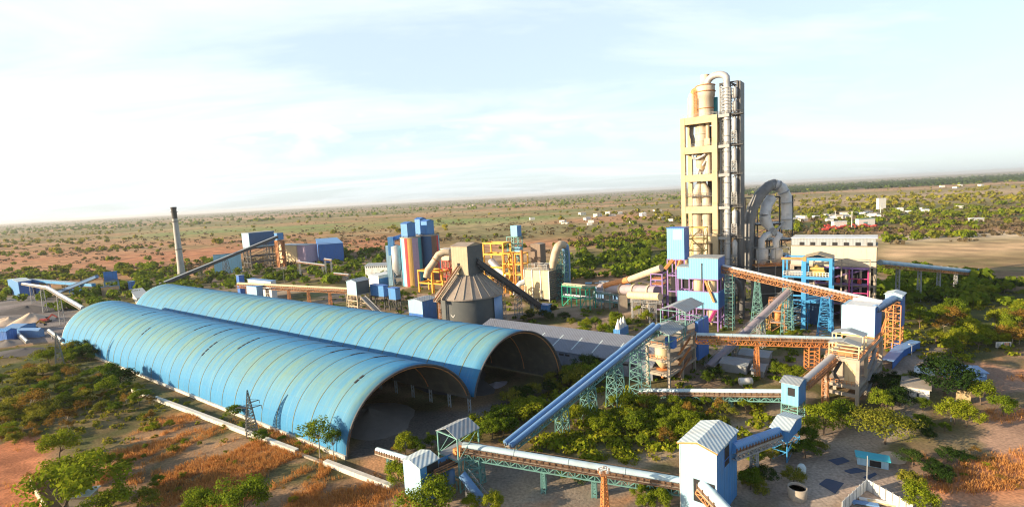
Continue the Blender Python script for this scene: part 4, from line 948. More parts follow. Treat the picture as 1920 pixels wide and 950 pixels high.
# purple pipe tower
F_P = fit(1243, 598, 0, 1222, 1251, GA)
zp = D(1243, 513, F_P[0].y).z
t = thing('pipe_tower', 'narrow purple steel tower around a cream tank at the end of the kiln duct', 'pipe tower', (F_P[0].x, F_P[0].y, 0), GA)
w_, d_ = F_P[1], min(F_P[2], 7)
b = MB(); b.frame([-w_, 0], [0, d_], [0, zp * .22, zp * .5, zp * .74, zp * .87, zp], .5); b.build('purple_frame', 'purple_steel', t)
b = MB(); b.lathe(-w_ / 2, d_ / 2, [(.9, zp * .1), (1.5, zp * .22), (1.5, zp * .62), (1.0, zp * .7)], 18); b.build('tank', 'cream_tank', t)
for q in (.76, .88): b = MB(); b.box(-w_, 0, 0, d_, zp * q - .1, zp * q + .1); b.build('deck', 'orange_steel', t)
# conveyor from the crusher building to the orange tower
q0 = loc2w(F_M, .4, 6, 0); q0.z = D(1362, 499, q0.y).z
q1 = loc2w(F_O, -F_O[1] * .7, 2, 0, AR); q1.z = D(1664, 572, q1.y).z
def frac(a, e, px):
    lo, hi = 0., 1.
    for _ in range(30):
        m_ = (lo + hi) / 2
        if prj(a.lerp(e, m_))[0] < px: lo = m_
        else: hi = m_
    return lo
fr = [frac(q0, q1, x) for x in (1368, 1420, 1477, 1549)]
conveyor('conveyor', 'long white hooded conveyor on rusty truss sloping from sky blue building to orange tower', q0 - UP * .6, q1 - UP * .6, 2.7, 'white_sheet', .8, truss='rust_steel', th=1.8, ntr=44, rails='orange_steel',
         trestles=((fr[0], 'ladder', 3.0, 3.0, 'green_steel', 15), (fr[1], 'lattice', 4.6, 1.4, 'green_steel', 10), (fr[2], 'lattice', 4.2, 2.6, 'green_steel', 9), (fr[3], 'lattice', 5.4, 2.6, 'blue_steel', 9)))
# big inclined brown tube
k0 = G(1328, 688, 1.0); k1 = q0.lerp(q1, fr[2]); k1 = Vector((k1.x, k1.y - .5, k1.z - 4.0))
conveyor('conveyor', 'brownish inclined tube conveyor rising from the yard to the middle green trestle', k0, k1, 2.4, 'lilac_pipe', 1.25, side=None, deck=None, hood_kind='tube', rails='grey_steel', trestles=((.3, 'bent', 2, 1.6, 'grey_steel', 3), (.62, 'lattice', 2.4, 2, 'grey_steel', 5)))
# mixed process stands under that conveyor
for k, (px, py, pt_, wd, mt, lb) in enumerate(((1458, 622, 560, 5.5, 'rust_steel', 'rusty lattice process stand under the long white conveyor, below its middle'), (1436, 618, 600, 4.0, 'dull_yellow_steel', 'yellow box stand at the foot of the brown tube conveyor'),
                                          (1500, 612, 566, 6.0, 'blue_steel', 'blue steel stand with machinery left of the tall blue trestle'))):
    P = G(px, py); zt = D(px, pt_, P.y).z
    t = thing('process_stand', lb, 'process stand', P, GA)
    b = MB(); b.frame([-wd / 2, wd / 2], [-wd / 2, wd / 2], [0, zt / 3, zt * 2 / 3, zt], .35, True, True); b.build('frame', mt, t)
    for q in (.335, .67): b = MB(); b.box(-wd / 2, wd / 2, -wd / 2, wd / 2, zt * q - .1, zt * q + .12); b.build('deck', 'grey_steel', t)
    b = MB(); b.lathe(0, 0, [(.3, zt * .2), (1.3, zt * .36), (1.3, zt * .62), (.4, zt * .7)], 14); b.tube([(.5, -.8, zt * .69), (1.6, -.8, zt * .95)], .5, 10); b.build('vessel', ('orange_steel', 'cream_tank', 'grey_steel')[k], t)
    b = MB(); b.rail([(-wd / 2, -wd / 2, zt), (wd / 2, -wd / 2, zt), (wd / 2, wd / 2, zt)], 1.1, .09, 1.2); b.build('handrail', mt, t)
# ================================================================== preheater tower
TY = 236.0
F_TW = fit(1344, 214, 0, 1275, 1364, GA, near=TY)
t = thing('preheater_tower', 'very tall yellowish concrete preheater tower with cyclones inside and grey steel ducts on its right', 'preheater tower', (F_TW[0].x, F_TW[0].y, 0), GA)
w_ = F_TW[1]; d_ = 13.0; ztop = F_TW[0].z
lev = [D(1344, y, TY).z for y in (640, 500, 443, 386, 325, 271, 214)]
lev[0] = 0
cw = 2.0
b = MB()
for x in (-w_ + cw / 2, -cw * .58):
    ww = cw if x < -w_ / 2 else cw * 1.16
    for y in (1.0, d_ - 1.0): b.box(x - ww / 2, x + ww / 2, y - 1.0, y + 1.0, 0, ztop)
b.build('column', 'tower_concrete', t)
for z in lev[1:]:
    b = MB()
    for y in (1.0, d_ - 1.0): b.box(-w_ + cw, -cw * 1.16, y - .9, y + .9, z - 3.2, z - .02)
    for x in (-w_ + cw / 2, -cw * .58): b.box(x - .8, x + .8, 2.0, d_ - 2.0, z - 3.2, z - .04)
    b.build('floor_beam', 'tower_concrete', t)
    b = MB(); b.box(-w_ + .3, -.3, 2.02, d_ - 2.02, z - .5, z - .05); b.build('floor_slab', 'concrete', t)
    b = MB(); b.rail([(-w_ + .1, .05, z), (-.1, .05, z), (-.1, d_, z)], 1.2, .1, 1.6); b.build('handrail', 'grey_steel', t)
def cyc(cx, cy, zb, zt, r, nm='cyclone', m='cyclone_shell'):
    b = MB(); h = zt - zb
    b.lathe(cx, cy, [(r * .28, zb), (r * .30, zb + h * .08), (r, zb + h * .42), (r, zb + h * .92), (r * .9, zb + h * .93), (r * .6, zt)], 24)
    for q in (.45, .68, .9): b.lathe(cx, cy, [(r, zb + h * q), (r * 1.06, zb + h * q + .02), (r * 1.06, zb + h * q + .3), (r, zb + h * q + .32)], 24)
    b.build(nm, m, t)
xm = -w_ / 2
def lz(i, f=0.0): return lev[i] + f
# bottom two storeys: paired calciner legs
for x in (xm - 2.4, xm + 2.4):
    b = MB(); b.lathe(x, 4.5, [(1.9, lev[1] + .05), (1.9, lev[2] - 3.4)], 20); b.build('riser', 'cyclone_shell', t)
    b = MB(); b.lathe(x, 4.5, [(2.0, lev[2] + .05), (2.0, lev[3] - 6.5), (2.2, lev[3] - 6.2), (2.2, lev[3] - 3.3)], 20); b.lathe(x, 4.5, [(2.0, lev[2] + 4), (2.2, lev[2] + 4.1), (2.2, lev[2] + 4.5), (2.0, lev[2] + 4.6)], 20); b.build('riser', 'cyclone_shell', t)
    b = MB(); b.lathe(x, 4.5, [(2.1, lev[3] + .05), (2.1, lev[3] + 4.4)], 20); b.build('riser', 'cyclone_shell', t)
    b = MB(); b.tube([(x, 4.5, lev[3] + 4.3), (x + (xm - x) * .2, 4.5, lev[3] + 7.2), (xm + (x - xm) * .4, 4.5, lev[4] - 4.4), (xm + (x - xm) * .3, 4.5, lev[4] - 3.3)], [2.1, 2.1, 1.3, 1.2], 18); b.build('elbow_duct', 'cyclone_shell', t)
b = MB(); b.box(-w_ + cw + .2, -cw * 1.2, .3, 1.6, lev[3] + 4.6, lev[3] + 5.0); b.rail([(-w_ + cw, .3, lev[3] + 5), (-cw * 1.2, .3, lev[3] + 5)], 1.2, .12, 1.2); b.build('platform', 'dark_steel', t)
b = MB(); b.tube([(xm - 3.2, 2.0, lev[5] - 3.6), (xm - 3.0, 2.0, lev[5] - 5.2), (xm - 1, 1.9, lev[5] - 5.6), (xm + 1.2, 1.9, lev[5] - 4.6), (xm + 2.6, 2.0, lev[5] - 3.7)], .6, 10); b.build('gas_duct', 'grey_duct', t)
cyc(xm - .2, 5.0, lev[4] + .05, lev[5] - 3.3, 2.3, m='beige_duct')
b = MB(); b.tube([(xm + 3.3, 4.0, lev[4] + .05), (xm + 3.3, 4.0, lev[5] - 3.3)], 1.5, 16); b.build('riser', 'cyclone_shell', t)
b = MB(); b.tube([(xm - 1.2, 2.3, lev[4]), (xm - .6, 2.6, lev[4] + 2.6)], .6, 10); b.tube([(xm + 1.2, 2.2, lev[4] + 4), (xm + 2.4, 2.5, lev[4] + 6)], .5, 10); b.build('feed_pipe', 'grey_duct', t)
cyc(xm + .1, 5.0, lev[5] - 4.0, lev[6] - 3.3, 2.8)
b = MB(); b.box(xm + 2.0, xm + 4.4, 2.5, 5.0, lev[5] + .02, lev[5] + 3.4); b.tube([(xm + 3.3, 3.6, lev[5] + 3), (xm + 3.3, 3.6, lev[6] - 3.3)], .9, 12); b.build('drive_unit', 'beige_duct', t)
b = MB(); b.tube([(xm - 4.0, 5, lev[5]), (xm - 4.0, 5, lev[5] + 4), (xm - 4.6, 5, lev[5] + 6.2), (xm - 4.4, 5, lev[6] - 3.4)], 1.0, 12); b.build('gas_duct', 'dark_duct', t)
b = MB(); b.box(xm + 1.5, -cw * 1.5, d_ - 3.5, d_ - 2.1, 6, lev[6] - 4); b.build('shade_panel', 'dark_duct', t)  # dark panel standing in for the shade deep inside the bay
# twin top cyclones
ztp = D(1335, 137, TY + 5).z
r1 = 4.1
b = MB(); b.lathe(xm + 1.8, 6, [(r1 * .86, ztop), (r1 * .86, ztop + 8.3), (r1, ztop + 9.0), (r1 * 1.03, ztop + 11), (r1 * 1.0, ztop + 14.3), (r1 * .5, ztop + 15.3), (r1 * .5, ztp)], 28); b.build('top_cyclone', 'cyclone_shell', t)
for q, z in ((.86, 3.6), (1.03, 11.2), (1.0, 14.0)): b = MB(); b.lathe(xm + 1.8, 6, [(r1 * q, ztop + z), (r1 * q + .25, ztop + z + .05), (r1 * q + .25, ztop + z + .4), (r1 * q, ztop + z + .45)], 28); b.build('stiffener_ring', 'rust_steel', t)
b = MB(); b.lathe(xm - 4.2, 7, [(2.6, ztop), (2.6, ztop + 9.2), (1.6, ztop + 12.0)], 22); b.build('top_cyclone', 'cyclone_shell', t)
b = MB(); b.tube([(xm - 4.2, 7, ztop + 10), (xm - 3.2, 7, ztop + 12.6), (xm - 1.4, 6.6, ztop + 13.0)], 1.9, 16); b.build('inlet_duct', 'orange_steel', t)
b = MB(); b.lattice_tower((xm - 2.0, 3.0, ztop), (xm - 2.0, 3.0, ztop + 12.5), 1.2, 1.2, 8, .12, ang=0); b.build('ladder_cage', 'orange_steel', t)
b = MB(); b.box(xm + 2.5, xm + 6.2, 9, 10.5, ztop, ztop + 9); b.build('stair_screen', 'teal_paint', t)
# grey steel half of the tower to the right, with downcomer ducts
XR = 0.5
b = MB(); b.frame([XR, XR + 4.4, XR + 7.4], [4.0, 12.5], [0] + [lev[i] for i in range(1, 7)] + [ztop + 14], .55, True, False)
for za, zb_ in zip([0] + lev[1:], lev[1:] + [ztop + 13]):
    zm_ = (za + zb_) / 2
    for z0_, z1_ in ((za, zm_), (zm_, zb_)):
        b.bar((XR, 4.0, z0_), (XR + 4.4, 4.0, z1_), .3); b.bar((XR + 4.4, 4.0, z0_), (XR + 7.4, 4.0, z1_), .3); b.bar((XR + 7.4, 4, z0_), (XR + 7.4, 12.5, z1_), .35); b.bar((XR + 7.4, 12.5, z0_), (XR + 7.4, 4, z1_), .35); b.bar((XR, 4, z1_), (XR + 7.4, 4, z1_), .3)
b.build('steel_frame', 'dark_steel', t)
b = MB(); b.lattice_tower((XR + 1.2, 3.0, 4), (XR + 1.2, 3.0, ztop + 12), 1.7, 1.7, 44, .2, ang=0); b.build('stair_cage', 'grey_steel', t)
zt0 = ztp - 4.3
arcp = [(XR + 3.3 - 4.4 * (1 - math.cos(a)), 2.4 + 1.8 * (1 - math.cos(a)) * .5, zt0 + 3.0 * math.sin(a)) for a in [math.pi * k / 10 for k in range(11)]]
b = MB(); b.tube([(XR + 3.3, 2.4, 8)] + [(XR + 3.3, 2.4, z) for z in (30, 60, zt0 - 1)] + arcp[1:], [1.2, 1.2, 1.25, 1.4] + [1.5] * 10, 18); b.build('downcomer_duct', 'grey_duct', t)
for k in range(14):
    z = 12 + 7.0 * k
    if z < zt0: b = MB(); b.lathe(XR + 3.3, 2.4, [(1.2, z), (1.6, z + .05), (1.6, z + .45), (1.2, z + .5)], 18); b.build('duct_flange', 'grey_steel', t)
b = MB(); b.lattice_tower((XR + 3.3, 2.4, ztop), (XR + 3.3, 2.4, ztop + 11), 3.4, 3.4, 8, .16, ang=0, xb=False); b.build('duct_cage', 'grey_steel', t)
for i in range(1, 7):
    h_ = lev[i] - lev[i - 1] if i > 1 else 14
    b = MB(); b.lathe(XR + 6.2, 3.2, [(.5, lev[i] - h_ * .72), (1.15, lev[i] - h_ * .55), (1.2, lev[i] - h_ * .22), (.5, lev[i] - h_ * .12)], 16); b.build('side_vessel', 'grey_duct', t)
    b = MB(); b.lattice_tower((XR + 6.2, 3.2, max(0, lev[i] - h_ * .98)), (XR + 6.2, 3.2, lev[i] - h_ * .6), 2.2, 2.2, 5, .14, ang=0); b.build('vessel_stand', 'grey_steel', t)
for z0_, z1_ in ((.3, 5.2), (6.2, 11.2)):
    b = MB(); b.lathe(XR + 6.4, 3.2, [(.7, ztop + z0_), (1.15, ztop + z0_ + 1), (1.15, ztop + z1_ - 1), (.7, ztop + z1_)], 16); b.build('side_vessel', 'grey_duct', t)
b = MB(); b.box(XR + 7.2, XR + 8.6, 4.2, 12.3, 6, ztop + 13.8); b.build('shaft_panel', 'dark_duct', t)
for z in lev[1:]:
    b = MB(); b.box(XR - .4, XR + 4.6, .6, 4.2, z - 1.6, z - .3); b.build('platform', 'grey_steel', t)
    b = MB(); b.box(XR + 4.6, XR + 10.0, 1.6, 4.2, z - .9, z - .5); b.build('platform', 'dark_steel', t)
    b = MB(); b.rail([(XR - .4, .6, z - .3), (XR + 9.6, .9, z - .5), (XR + 10.2, 4, z - .5)], 1.2, .11, 1.5); b.build('handrail', 'dark_steel', t)
# yellow braced stair frame at its foot
F_Y = fit(1320, 482, 0, 1292, 1330, GA, near=TY - 8)
zy = D(1320, 426, TY - 8).z
t = thing('stair_tower', 'yellow braced steel stair tower in front of the preheater tower foot', 'stair tower', (F_Y[0].x, F_Y[0].y, 0), GA)
w_, d_ = F_Y[1], 6.0
b = MB(); b.frame([-w_, 0], [0, d_], [zy * k / 8 for k in range(9)], .34, True, True); b.build('frame', 'dull_yellow_steel', t)
for k in range(8):
    b = MB(); s_ = 1 if k % 2 else -1; b.bar((-w_ / 2 - s_ * w_ * .4, 1.4, zy * k / 8), (-w_ / 2 + s_ * w_ * .4, 1.4, zy * (k + 1) / 8), .9, .2); b.build('stair_flight', 'dull_yellow_steel', t)
mat('mid_duct', (0.24, 0.24, 0.245), .5, .25, .4, dirt=.35, dirtcol=(.12, .115, .11))
mat('lit_silver_duct', (0.66, 0.66, 0.67), .45, .15, .4, dirt=.35, dirtcol=(.36, .34, .32))  # brighter duct grey with the sunlit look put into the colour
# ================================================================== gooseneck duct plant
GY = 247.0
def P2(px, py, Y): return D(px, py, Y)
t0 = D(1445, 500, GY); t = thing('gas_duct_plant', 'grey duct plant with a huge gooseneck duct and twin dust vessels right of the tower', 'duct plant', (t0.x, t0.y, 0), 0)
goose = [(1402, 520), (1403, 460), (1404, 420), (1410, 392), (1424, 366), (1440, 350), (1452, 345), (1466, 352), (1474, 368), (1475, 392), (1475, 430)]
b = MB(); b.tube([P2(x, y, GY + (4 if i > 5 else 0)) for i, (x, y) in enumerate(goose[:7])], 2.5, 18); b.build('gooseneck_duct', 'mid_duct', t, True)
b = MB(); b.tube([P2(x, y, GY + 2) for x, y in goose[6:]], 2.4, 18); b.build('gooseneck_duct', 'lit_silver_duct', t, True)  # lighter copy of the duct colour, so the right half looks lit
for (x, y), (x2, y2) in zip(goose[1:-1], goose[2:]):
    b = MB(); a = P2(x, y, GY + 1); e = P2(x2, y2, GY + 1); m_ = a.lerp(e, .5); dd = (e - a).normalized() * .15; b.tube([m_ - dd, m_ + dd], 2.7, 18); b.build('duct_flange', 'grey_steel', t, True)
fx0, fx1 = D(1413, 500, GY + 6).x, D(1483, 500, GY + 6).x
b = MB(); zt = D(1450, 380, GY + 6).z
b.frame([fx0, fx0 + (fx1 - fx0) * .33, fx0 + (fx1 - fx0) * .66, fx1], [GY + 5, GY + 15], [0, 8, 16, 24, 32, 40, zt + 3], .55, True, True)
b.build('steel_frame', 'dark_steel', t, True)
for z in (16, 24, 32, 40):
    b = MB(); b.box(fx0 - .6, fx1 + .6, GY + 4, GY + 15, z, z + .2); b.rail([(fx0 - .6, GY + 4, z + .2), (fx1 + .6, GY + 4, z + .2)], 1.2, .1, 1.6); b.build('platform', 'grey_steel', t, True)
b = MB(); b.tube([P2(1446, 372, GY + 3), P2(1438, 384, GY + 1), P2(1434, 404, GY)], 2.5, 18); b.build('bend_duct', 'lit_silver_duct', t, True)
b = MB(); b.tube([P2(1434, 404, GY), P2(1436, 416, GY), P2(1447, 432, GY)], [2.6, 2.6, 1.4], 18); b.build('cone_duct', 'lit_silver_duct', t, True)
for k, (x0_, xb) in enumerate(((1436, 1428), (1462, 1455))):
    b = MB(); b.tube([P2(1452, 436, GY - 1), P2(x0_, 441, GY - 3), P2(xb, 450, GY - 4), P2(xb, 466, GY - 4)], 1.5, 14); b.build('elbow_duct', 'lit_silver_duct', t, True)
    c = P2(xb + 1, 476, GY - 4); b = MB(); b.lathe(c.x, c.y, [(.6, c.z - 6), (2.7, c.z - 2.6), (2.7, c.z + 2.0), (1.4, c.z + 3.0)], 20); b.build('dust_vessel', 'lit_silver_duct', t, True)
b = MB(); c = P2(1446, 480, GY - 4)
b.frame([c.x - 8, c.x, c.x + 6.5], [GY - 8, GY - 1], [0, 8, c.z - 4, c.z - 1, c.z + 4.5], .4); b.build('vessel_frame', 'grey_steel', t, True)
b = MB(); b.box(c.x - 8.4, c.x + 7, GY - 8.3, GY, c.z - 4.2, c.z - 3.9); b.rail([(c.x - 8.4, GY - 8.3, c.z - 3.9), (c.x + 7, GY - 8.3, c.z - 3.9)], 1.2, .12, 1.3); b.build('platform', 'orange_steel', t, True)
b = MB(); b.tube([P2(1420, 445, GY + 2), P2(1412, 470, GY + 1), P2(1408, 500, GY)], 1.7, 14); b.build('side_duct', 'dark_duct', t, True)
b = MB(); b.bar(P2(1450, 436, GY - 3), P2(1472, 416, GY - 2), .8); b.bar(P2(1446, 440, GY - 3), P2(1452, 430, GY - 2), 2.4); b.build('inclined_drive', 'grey_steel', t, True)
b = MB(); b.box(c.x - 8.2, c.x + 6.6, GY - 7, GY - 1, .1, c.z - 5.5); b.build('base_wall', 'dark_duct', t, True)
b = MB(); b.tube([P2(1372, 520, GY - 20), P2(1386, 530, GY - 20), P2(1392, 560, GY - 20), P2(1390, 600, GY - 20)], 1.2, 12); b.build('down_pipe', 'dark_duct', t, True)
# ================================================================== big beige hall with louvred roof monitor
F_L = fit(1640, 606, 0, 1482, 1652, GA)
LY = F_L[0].y; w_ = F_L[1]; d_ = 16.0
zl0 = D(1640, 500, LY).z; zl1 = D(1640, 463, LY).z; zl2 = D(1640, 448, LY).z
t = thing('filter_hall', 'long beige filter hall with grey ribbed roof monitor right of the duct plant', 'hall', (F_L[0].x, F_L[0].y, 0), GA)
b = MB(); b.box(-w_, 0, 0, d_, zl0, zl1); b.build('wall', 'beige_wall', t)
b = MB(); b.box(-w_, -.4, 1.5, d_ - 1.5, zl1 + .25, zl2); b.build('roof_monitor', 'roof_sheet', t)
b = MB(); b.box(-w_, .3, -.4, d_ + .4, zl1 + .003, zl1 + .24); b.build('eave_slab', 'concrete', t)
b = MB(); b.box(-w_ - .2, .2, 1.0, d_ - 1.0, zl2 + .004, zl2 + .3); b.build('monitor_roof', 'white_sheet', t)
for k in range(int(w_ / 4.1)):
    b = MB(); x = -1.5 - k * 4.1; b.box(x - 1.7, x, 1.2, 1.52, zl1 + .3, zl1 + 1.6); b.build('vent_opening', 'dark_void', t)
b = MB(); b.box(.01, .2, .2, d_ - .2, 4, zl1 - .1); b.build('end_wall', 'dark_duct', t)
b = MB(); b.frame([-w_ + w_ * k / 6 for k in range(6)] + [-.5], [.5, d_ * .5, d_ - .5], [0, zl0 * .32, zl0 * .66, zl0 - .01], .8); b.build('concrete_frame', 'concrete', t)
b = MB(); b.frame([-w_ * .7, -w_ * .48, -w_ * .26, -2], [-3.4, -.3], [0, zl0 * .35, zl0 * .7, zl0 * .98], .4, True, True); b.build('service_frame', 'purple_steel', t)
b = MB(); [b.tube([(x, -3.9, zl0 * .1), (x, -3.9, zl0 * .95)], .28, 8) for x in (-2.5, -9.0)]; [b.tube([(-9.0, -3.9, zl0 * q), (-2.5, -3.9, zl0 * q)], .2, 8) for q in (.55, .8)]; b.build('magenta_pipe', 'magenta_steel', t)
b = MB(); b.bar((-w_ * .7, -3.6, zl0 + 3.2), (-2, -3.6, zl0 + .2), .35); b.bar((-w_ * .7, -3.6, zl0 + 3.2), (-2, -3.6, zl0 + 3.2), .35); [b.bar((x, -3.6, 1), (x, -3.6, zl0 + 3.2), .5) for x in (-w_ * .7, -w_ * .38, -2)]; b.build('gantry', 'concrete', t)
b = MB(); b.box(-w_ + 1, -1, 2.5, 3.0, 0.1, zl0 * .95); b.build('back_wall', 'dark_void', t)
b = MB(); b.box(-w_ + 2, -2, -2.8, 2.4, zl0 * .34, zl0 * .34 + .25); b.box(-w_ + 2, -2, -2.8, 2.4, zl0 * .67, zl0 * .67 + .25); b.build('floor_deck', 'concrete', t)
rr = random.Random(5)
for k in range(10):
    b = MB(); x = -w_ * .66 + k * w_ * .06; z = zl0 * (.36 if k % 2 else .69); b.lathe(x, -1.4, [(.7, z + .2), (.8, z + 1.6), (.3, z + 2.2)], 12); b.build('small_vessel', ('red_steel', 'grey_steel', 'cream_tank', 'magenta_steel')[k % 4], t)
# blue portal frame building in front
F_Q = fit(1558, 612, 0, 1462, 1571, GA, near=LY - 11)
zq = D(1558, 484, F_Q[0].y).z
F_Q = fit(1558, 484, 0, 1480, 1571, GA, near=LY - 9)
t = thing('portal_frame', 'big bright blue steel portal frame with an orange edged roof above the long conveyor', 'portal frame', (F_Q[0].x, F_Q[0].y, 0), GA)
w_, d_ = F_Q[1], min(10, F_Q[2]); xm1 = -w_ * .62; zq = F_Q[0].z
zb1, zb2 = D(1558, 520, F_Q[0].y).z, D(1558, 565, F_Q[0].y).z
b = MB(); b.frame([xm1, 0], [0, d_], [0, zb2, zb1, zq], 1.1); b.build('frame', 'blue_steel', t)
b = MB(); b.frame([-w_ * 1.15, xm1 - .8], [0.2, d_], [0, zb2, zb1, zq * .985], .7); b.build('side_bay', 'blue_steel', t)
b = MB(); b.box(-w_ * 1.2, xm1 - .2, -.5, -.0, zq - .9, zq); b.box(xm1 - .6, xm1 + .6, -.7, -.56, zq - 1.4, zq + .5); b.build('orange_fascia', 'orange_steel', t)
b = MB(); b.gable(xm1, 0, 0, d_, zq + .05, 1.3, 'y', .5, .14); b.build('roof', 'tan_cladding', t)
b = MB(); b.box(-w_ * 1.15, -.6, .6, d_ - .4, zb1 - .02, zb1 + .2); b.build('floor_deck', 'grey_steel', t)
b = MB(); b.rail([(-w_ * 1.15, -.2, zb1 + .2), (-.6, -.2, zb1 + .2)], 1.6, .16, 1.0); b.build('handrail', 'white_paint', t)
b = MB(); b.box(xm1 + 1.5, -2.2, 2, 5, zb1 + .2, zb1 + 2.4); b.tube([(xm1 + 1.6, 1.8, zb1 + 3), (-2.4, 1.8, zb1 + 3)], .7, 12); b.lathe(xm1 * .6, 4, [(1.6, zb1 + 2.5), (1.2, zb1 + 3.8), (.5, zb1 + 4.4)], 14); b.build('machinery', 'dull_yellow_steel', t)
b = MB(); b.box(-w_ * 1.1, xm1 - 1.5, 2, 5, zb1 + .2, zb1 + 1.9); b.build('machinery', 'grey_steel', t)
b = MB(); b.box(xm1 + .6, -.6, d_ - .5, d_, .1, zb2 * .98); b.build('back_wall', 'stripe_navy', t)  # dark navy sheet standing in for the shaded interior
b = MB(); b.box(xm1 + .6, -.6, .5, d_ - 1, zb2 - .1, zb2 + .15); b.build('mid_floor', 'blue_steel', t)
# ================================================================== clinker silo
SX = G(881, 613); SY = SX.y + 2
sc0 = Vector((D(881, 560, SY).x, SY, 0)); SR_ = (D(940, 560, SY).x - D(821, 560, SY).x) / 2
ze = D(881, 562, SY - SR_).z
zt = D(872, 462, SY - 6).z; zbx = D(873, 516, SY - 6).z
t = thing('clinker_silo', 'round concrete clinker silo with conical roof and tan box tower on top', 'silo', sc0, GA)
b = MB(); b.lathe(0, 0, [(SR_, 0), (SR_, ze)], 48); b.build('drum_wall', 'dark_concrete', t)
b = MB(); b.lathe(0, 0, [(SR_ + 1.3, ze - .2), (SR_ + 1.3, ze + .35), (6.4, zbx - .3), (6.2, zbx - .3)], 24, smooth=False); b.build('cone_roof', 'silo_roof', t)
for k in range(24):
    a = 2 * math.pi * (k + .02) / 24
    b = MB(); b.bar(((SR_ + 1.3) * math.cos(a), (SR_ + 1.3) * math.sin(a), ze + .5), (6.4 * math.cos(a), 6.4 * math.sin(a), zbx - .15), .3, .3); b.build('roof_rib', 'concrete', t)
b = MB(); b.lathe(0, 0, [(6.6, zbx - 1.2), (6.6, zbx + .2)], 20); b.build('ring_beam', 'dark_concrete', t)
F_C = fit(872, 462, 0, 842, 901, GA, near=SY - 7)
bw, bd = F_C[1], F_C[2]
b = MB(); b.box(-bw / 2, bw / 2, -bd / 2, bd / 2, zbx, zt); b.gable_end_y(bw / 2, -bd / 2, bd / 2, zt, 1.3); b.gable_end_y(-bw / 2 + .1, -bd / 2, bd / 2, zt, 1.3); b.build('box_tower', 'tan_cladding', t)
b = MB(); b.box(bw / 2 + .01, bw / 2 + .08, -bd / 2 + .05, bd / 2 - .05, zbx, zt); b.build('flank_shade', 'dark_concrete', t)  # grey over the tan box's right face, its shade painted in
b = MB(); b.gable(-bw / 2, bw / 2, -bd / 2, bd / 2, zt + .02, 1.3, 'x', .3, .14); b.build('box_roof', 'silo_roof', t)
b = MB(); b.box(-bw * .16, bw * .02, -bd / 2 - .06, -bd / 2 + .05, zbx + (zt - zbx) * .18, zbx + (zt - zbx) * .42); b.build('opening', 'dark_void', t)
# added blue-painted panel and sunlit buttress on the drum
u, v = axes()
def polar(px, r_, z0, z1, half, mtl, nm, th=.5):
    # angle on the drum that shows at photo column px
    best = min(range(-180, 181), key=lambda q: abs(prj(sc0 + Vector((r_ * math.cos(math.radians(q)), r_ * math.sin(math.radians(q)), 8)))[0] - px) + (0 if math.sin(math.radians(q)) < .25 else 900))
    a = math.radians(best) - GA
    m = MB(); m.lathe(0, 0, [(r_ + .02, z0), (r_ + th, z0), (r_ + th, z1), (r_ + .02, z1)], 10, a - half, a + half); m.build(nm, mtl, t)
polar(935, SR_, 0.05, ze - .25, .26, 'blue_pipe', 'blue_panel', .6)
polar(825, SR_, 3, ze - .25, .20, 'beige_wall', 'buttress', .9)
a_ = math.radians(min(range(-180, 0), key=lambda q: abs(prj(sc0 + Vector((SR_ * math.cos(math.radians(q)), SR_ * math.sin(math.radians(q)), 5)))[0] - 850)))
mc = sc0 + Vector(((SR_ + .08) * math.cos(a_), (SR_ + .08) * math.sin(a_), 0)); mz = D(850, 592, mc.y).z
tg = Vector((-math.sin(a_), math.cos(a_), 0)); nn = Vector((math.cos(a_), math.sin(a_), 0))
b = MB()
for sg in (-1, 1):
    pts = [(0.15, -.55), (.55, -.35), (1.2, .75), (.85, .62), (.5, .1), (.1, -.25)]
    q = [mc + tg * (sg * x_ * 1.05) + UP * (mz + y_ * .95) for x_, y_ in pts]
    q2 = [p + nn * .05 for p in q]; n = len(q)
    f_ = [tuple(range(n)), tuple(range(2 * n - 1, n - 1, -1))] + [(i, (i + 1) % n, n + (i + 1) % n, n + i) for i in range(n)]
    b.add(q + q2, f_)
b.bar(mc + tg * -.35 + UP * (mz - .62), mc + tg * .35 + UP * (mz - .62), .08, .18)
b.build('wing_emblem', 'white_paint', t, True)
# gallery up its left flank, dark gallery down its right flank
g1 = loc2w((sc0, 0, 0), -bw * .07, -bd / 2, 0); g1.z = zbx + (zt - zbx) * .27; g0 = D(816, 566, SY - 14)
conveyor('conveyor', 'brown inclined gallery climbing the left flank of the conical silo roof', g0, g1, 2.0, 'tan_cladding', hood_kind=None, side='rust_steel', deck='silo_roof', rails='tan_cladding', trestles=((.15, 'bent', 1.4, 1.2, 'rust_steel', 4),))
h0 = loc2w((sc0, 0, 0), bw / 2 - .4, 1.0, 0); h0.z = D(902, 493, h0.y).z; hb_ = G(1014, 588); h1 = Vector((hb_.x, hb_.y, 2.6))
conveyor('conveyor', 'long dark inclined gallery running down from the silo box tower to a small blue cabin', h0, h1, 3.6, 'dark_steel', hood_kind='box', side=None, deck='dark_steel', truss='dark_steel', th=1.0, ntr=22, trestles=((.35, 'lattice', 3, 2.4, 'grey_steel', 6), (.62, 'lattice', 3, 2.4, 'grey_steel', 5), (.85, 'bent', 2.4, 2.0, 'grey_steel', 3)))
block('pump_cabin', 'small blue cabin at the foot of the dark silo gallery', 'cabin', fit(1027, 591, 0, 1012, 1034, GA), 0, 5.0, 'mid_blue_cladding', 'mid_blue_cladding', flat=True)
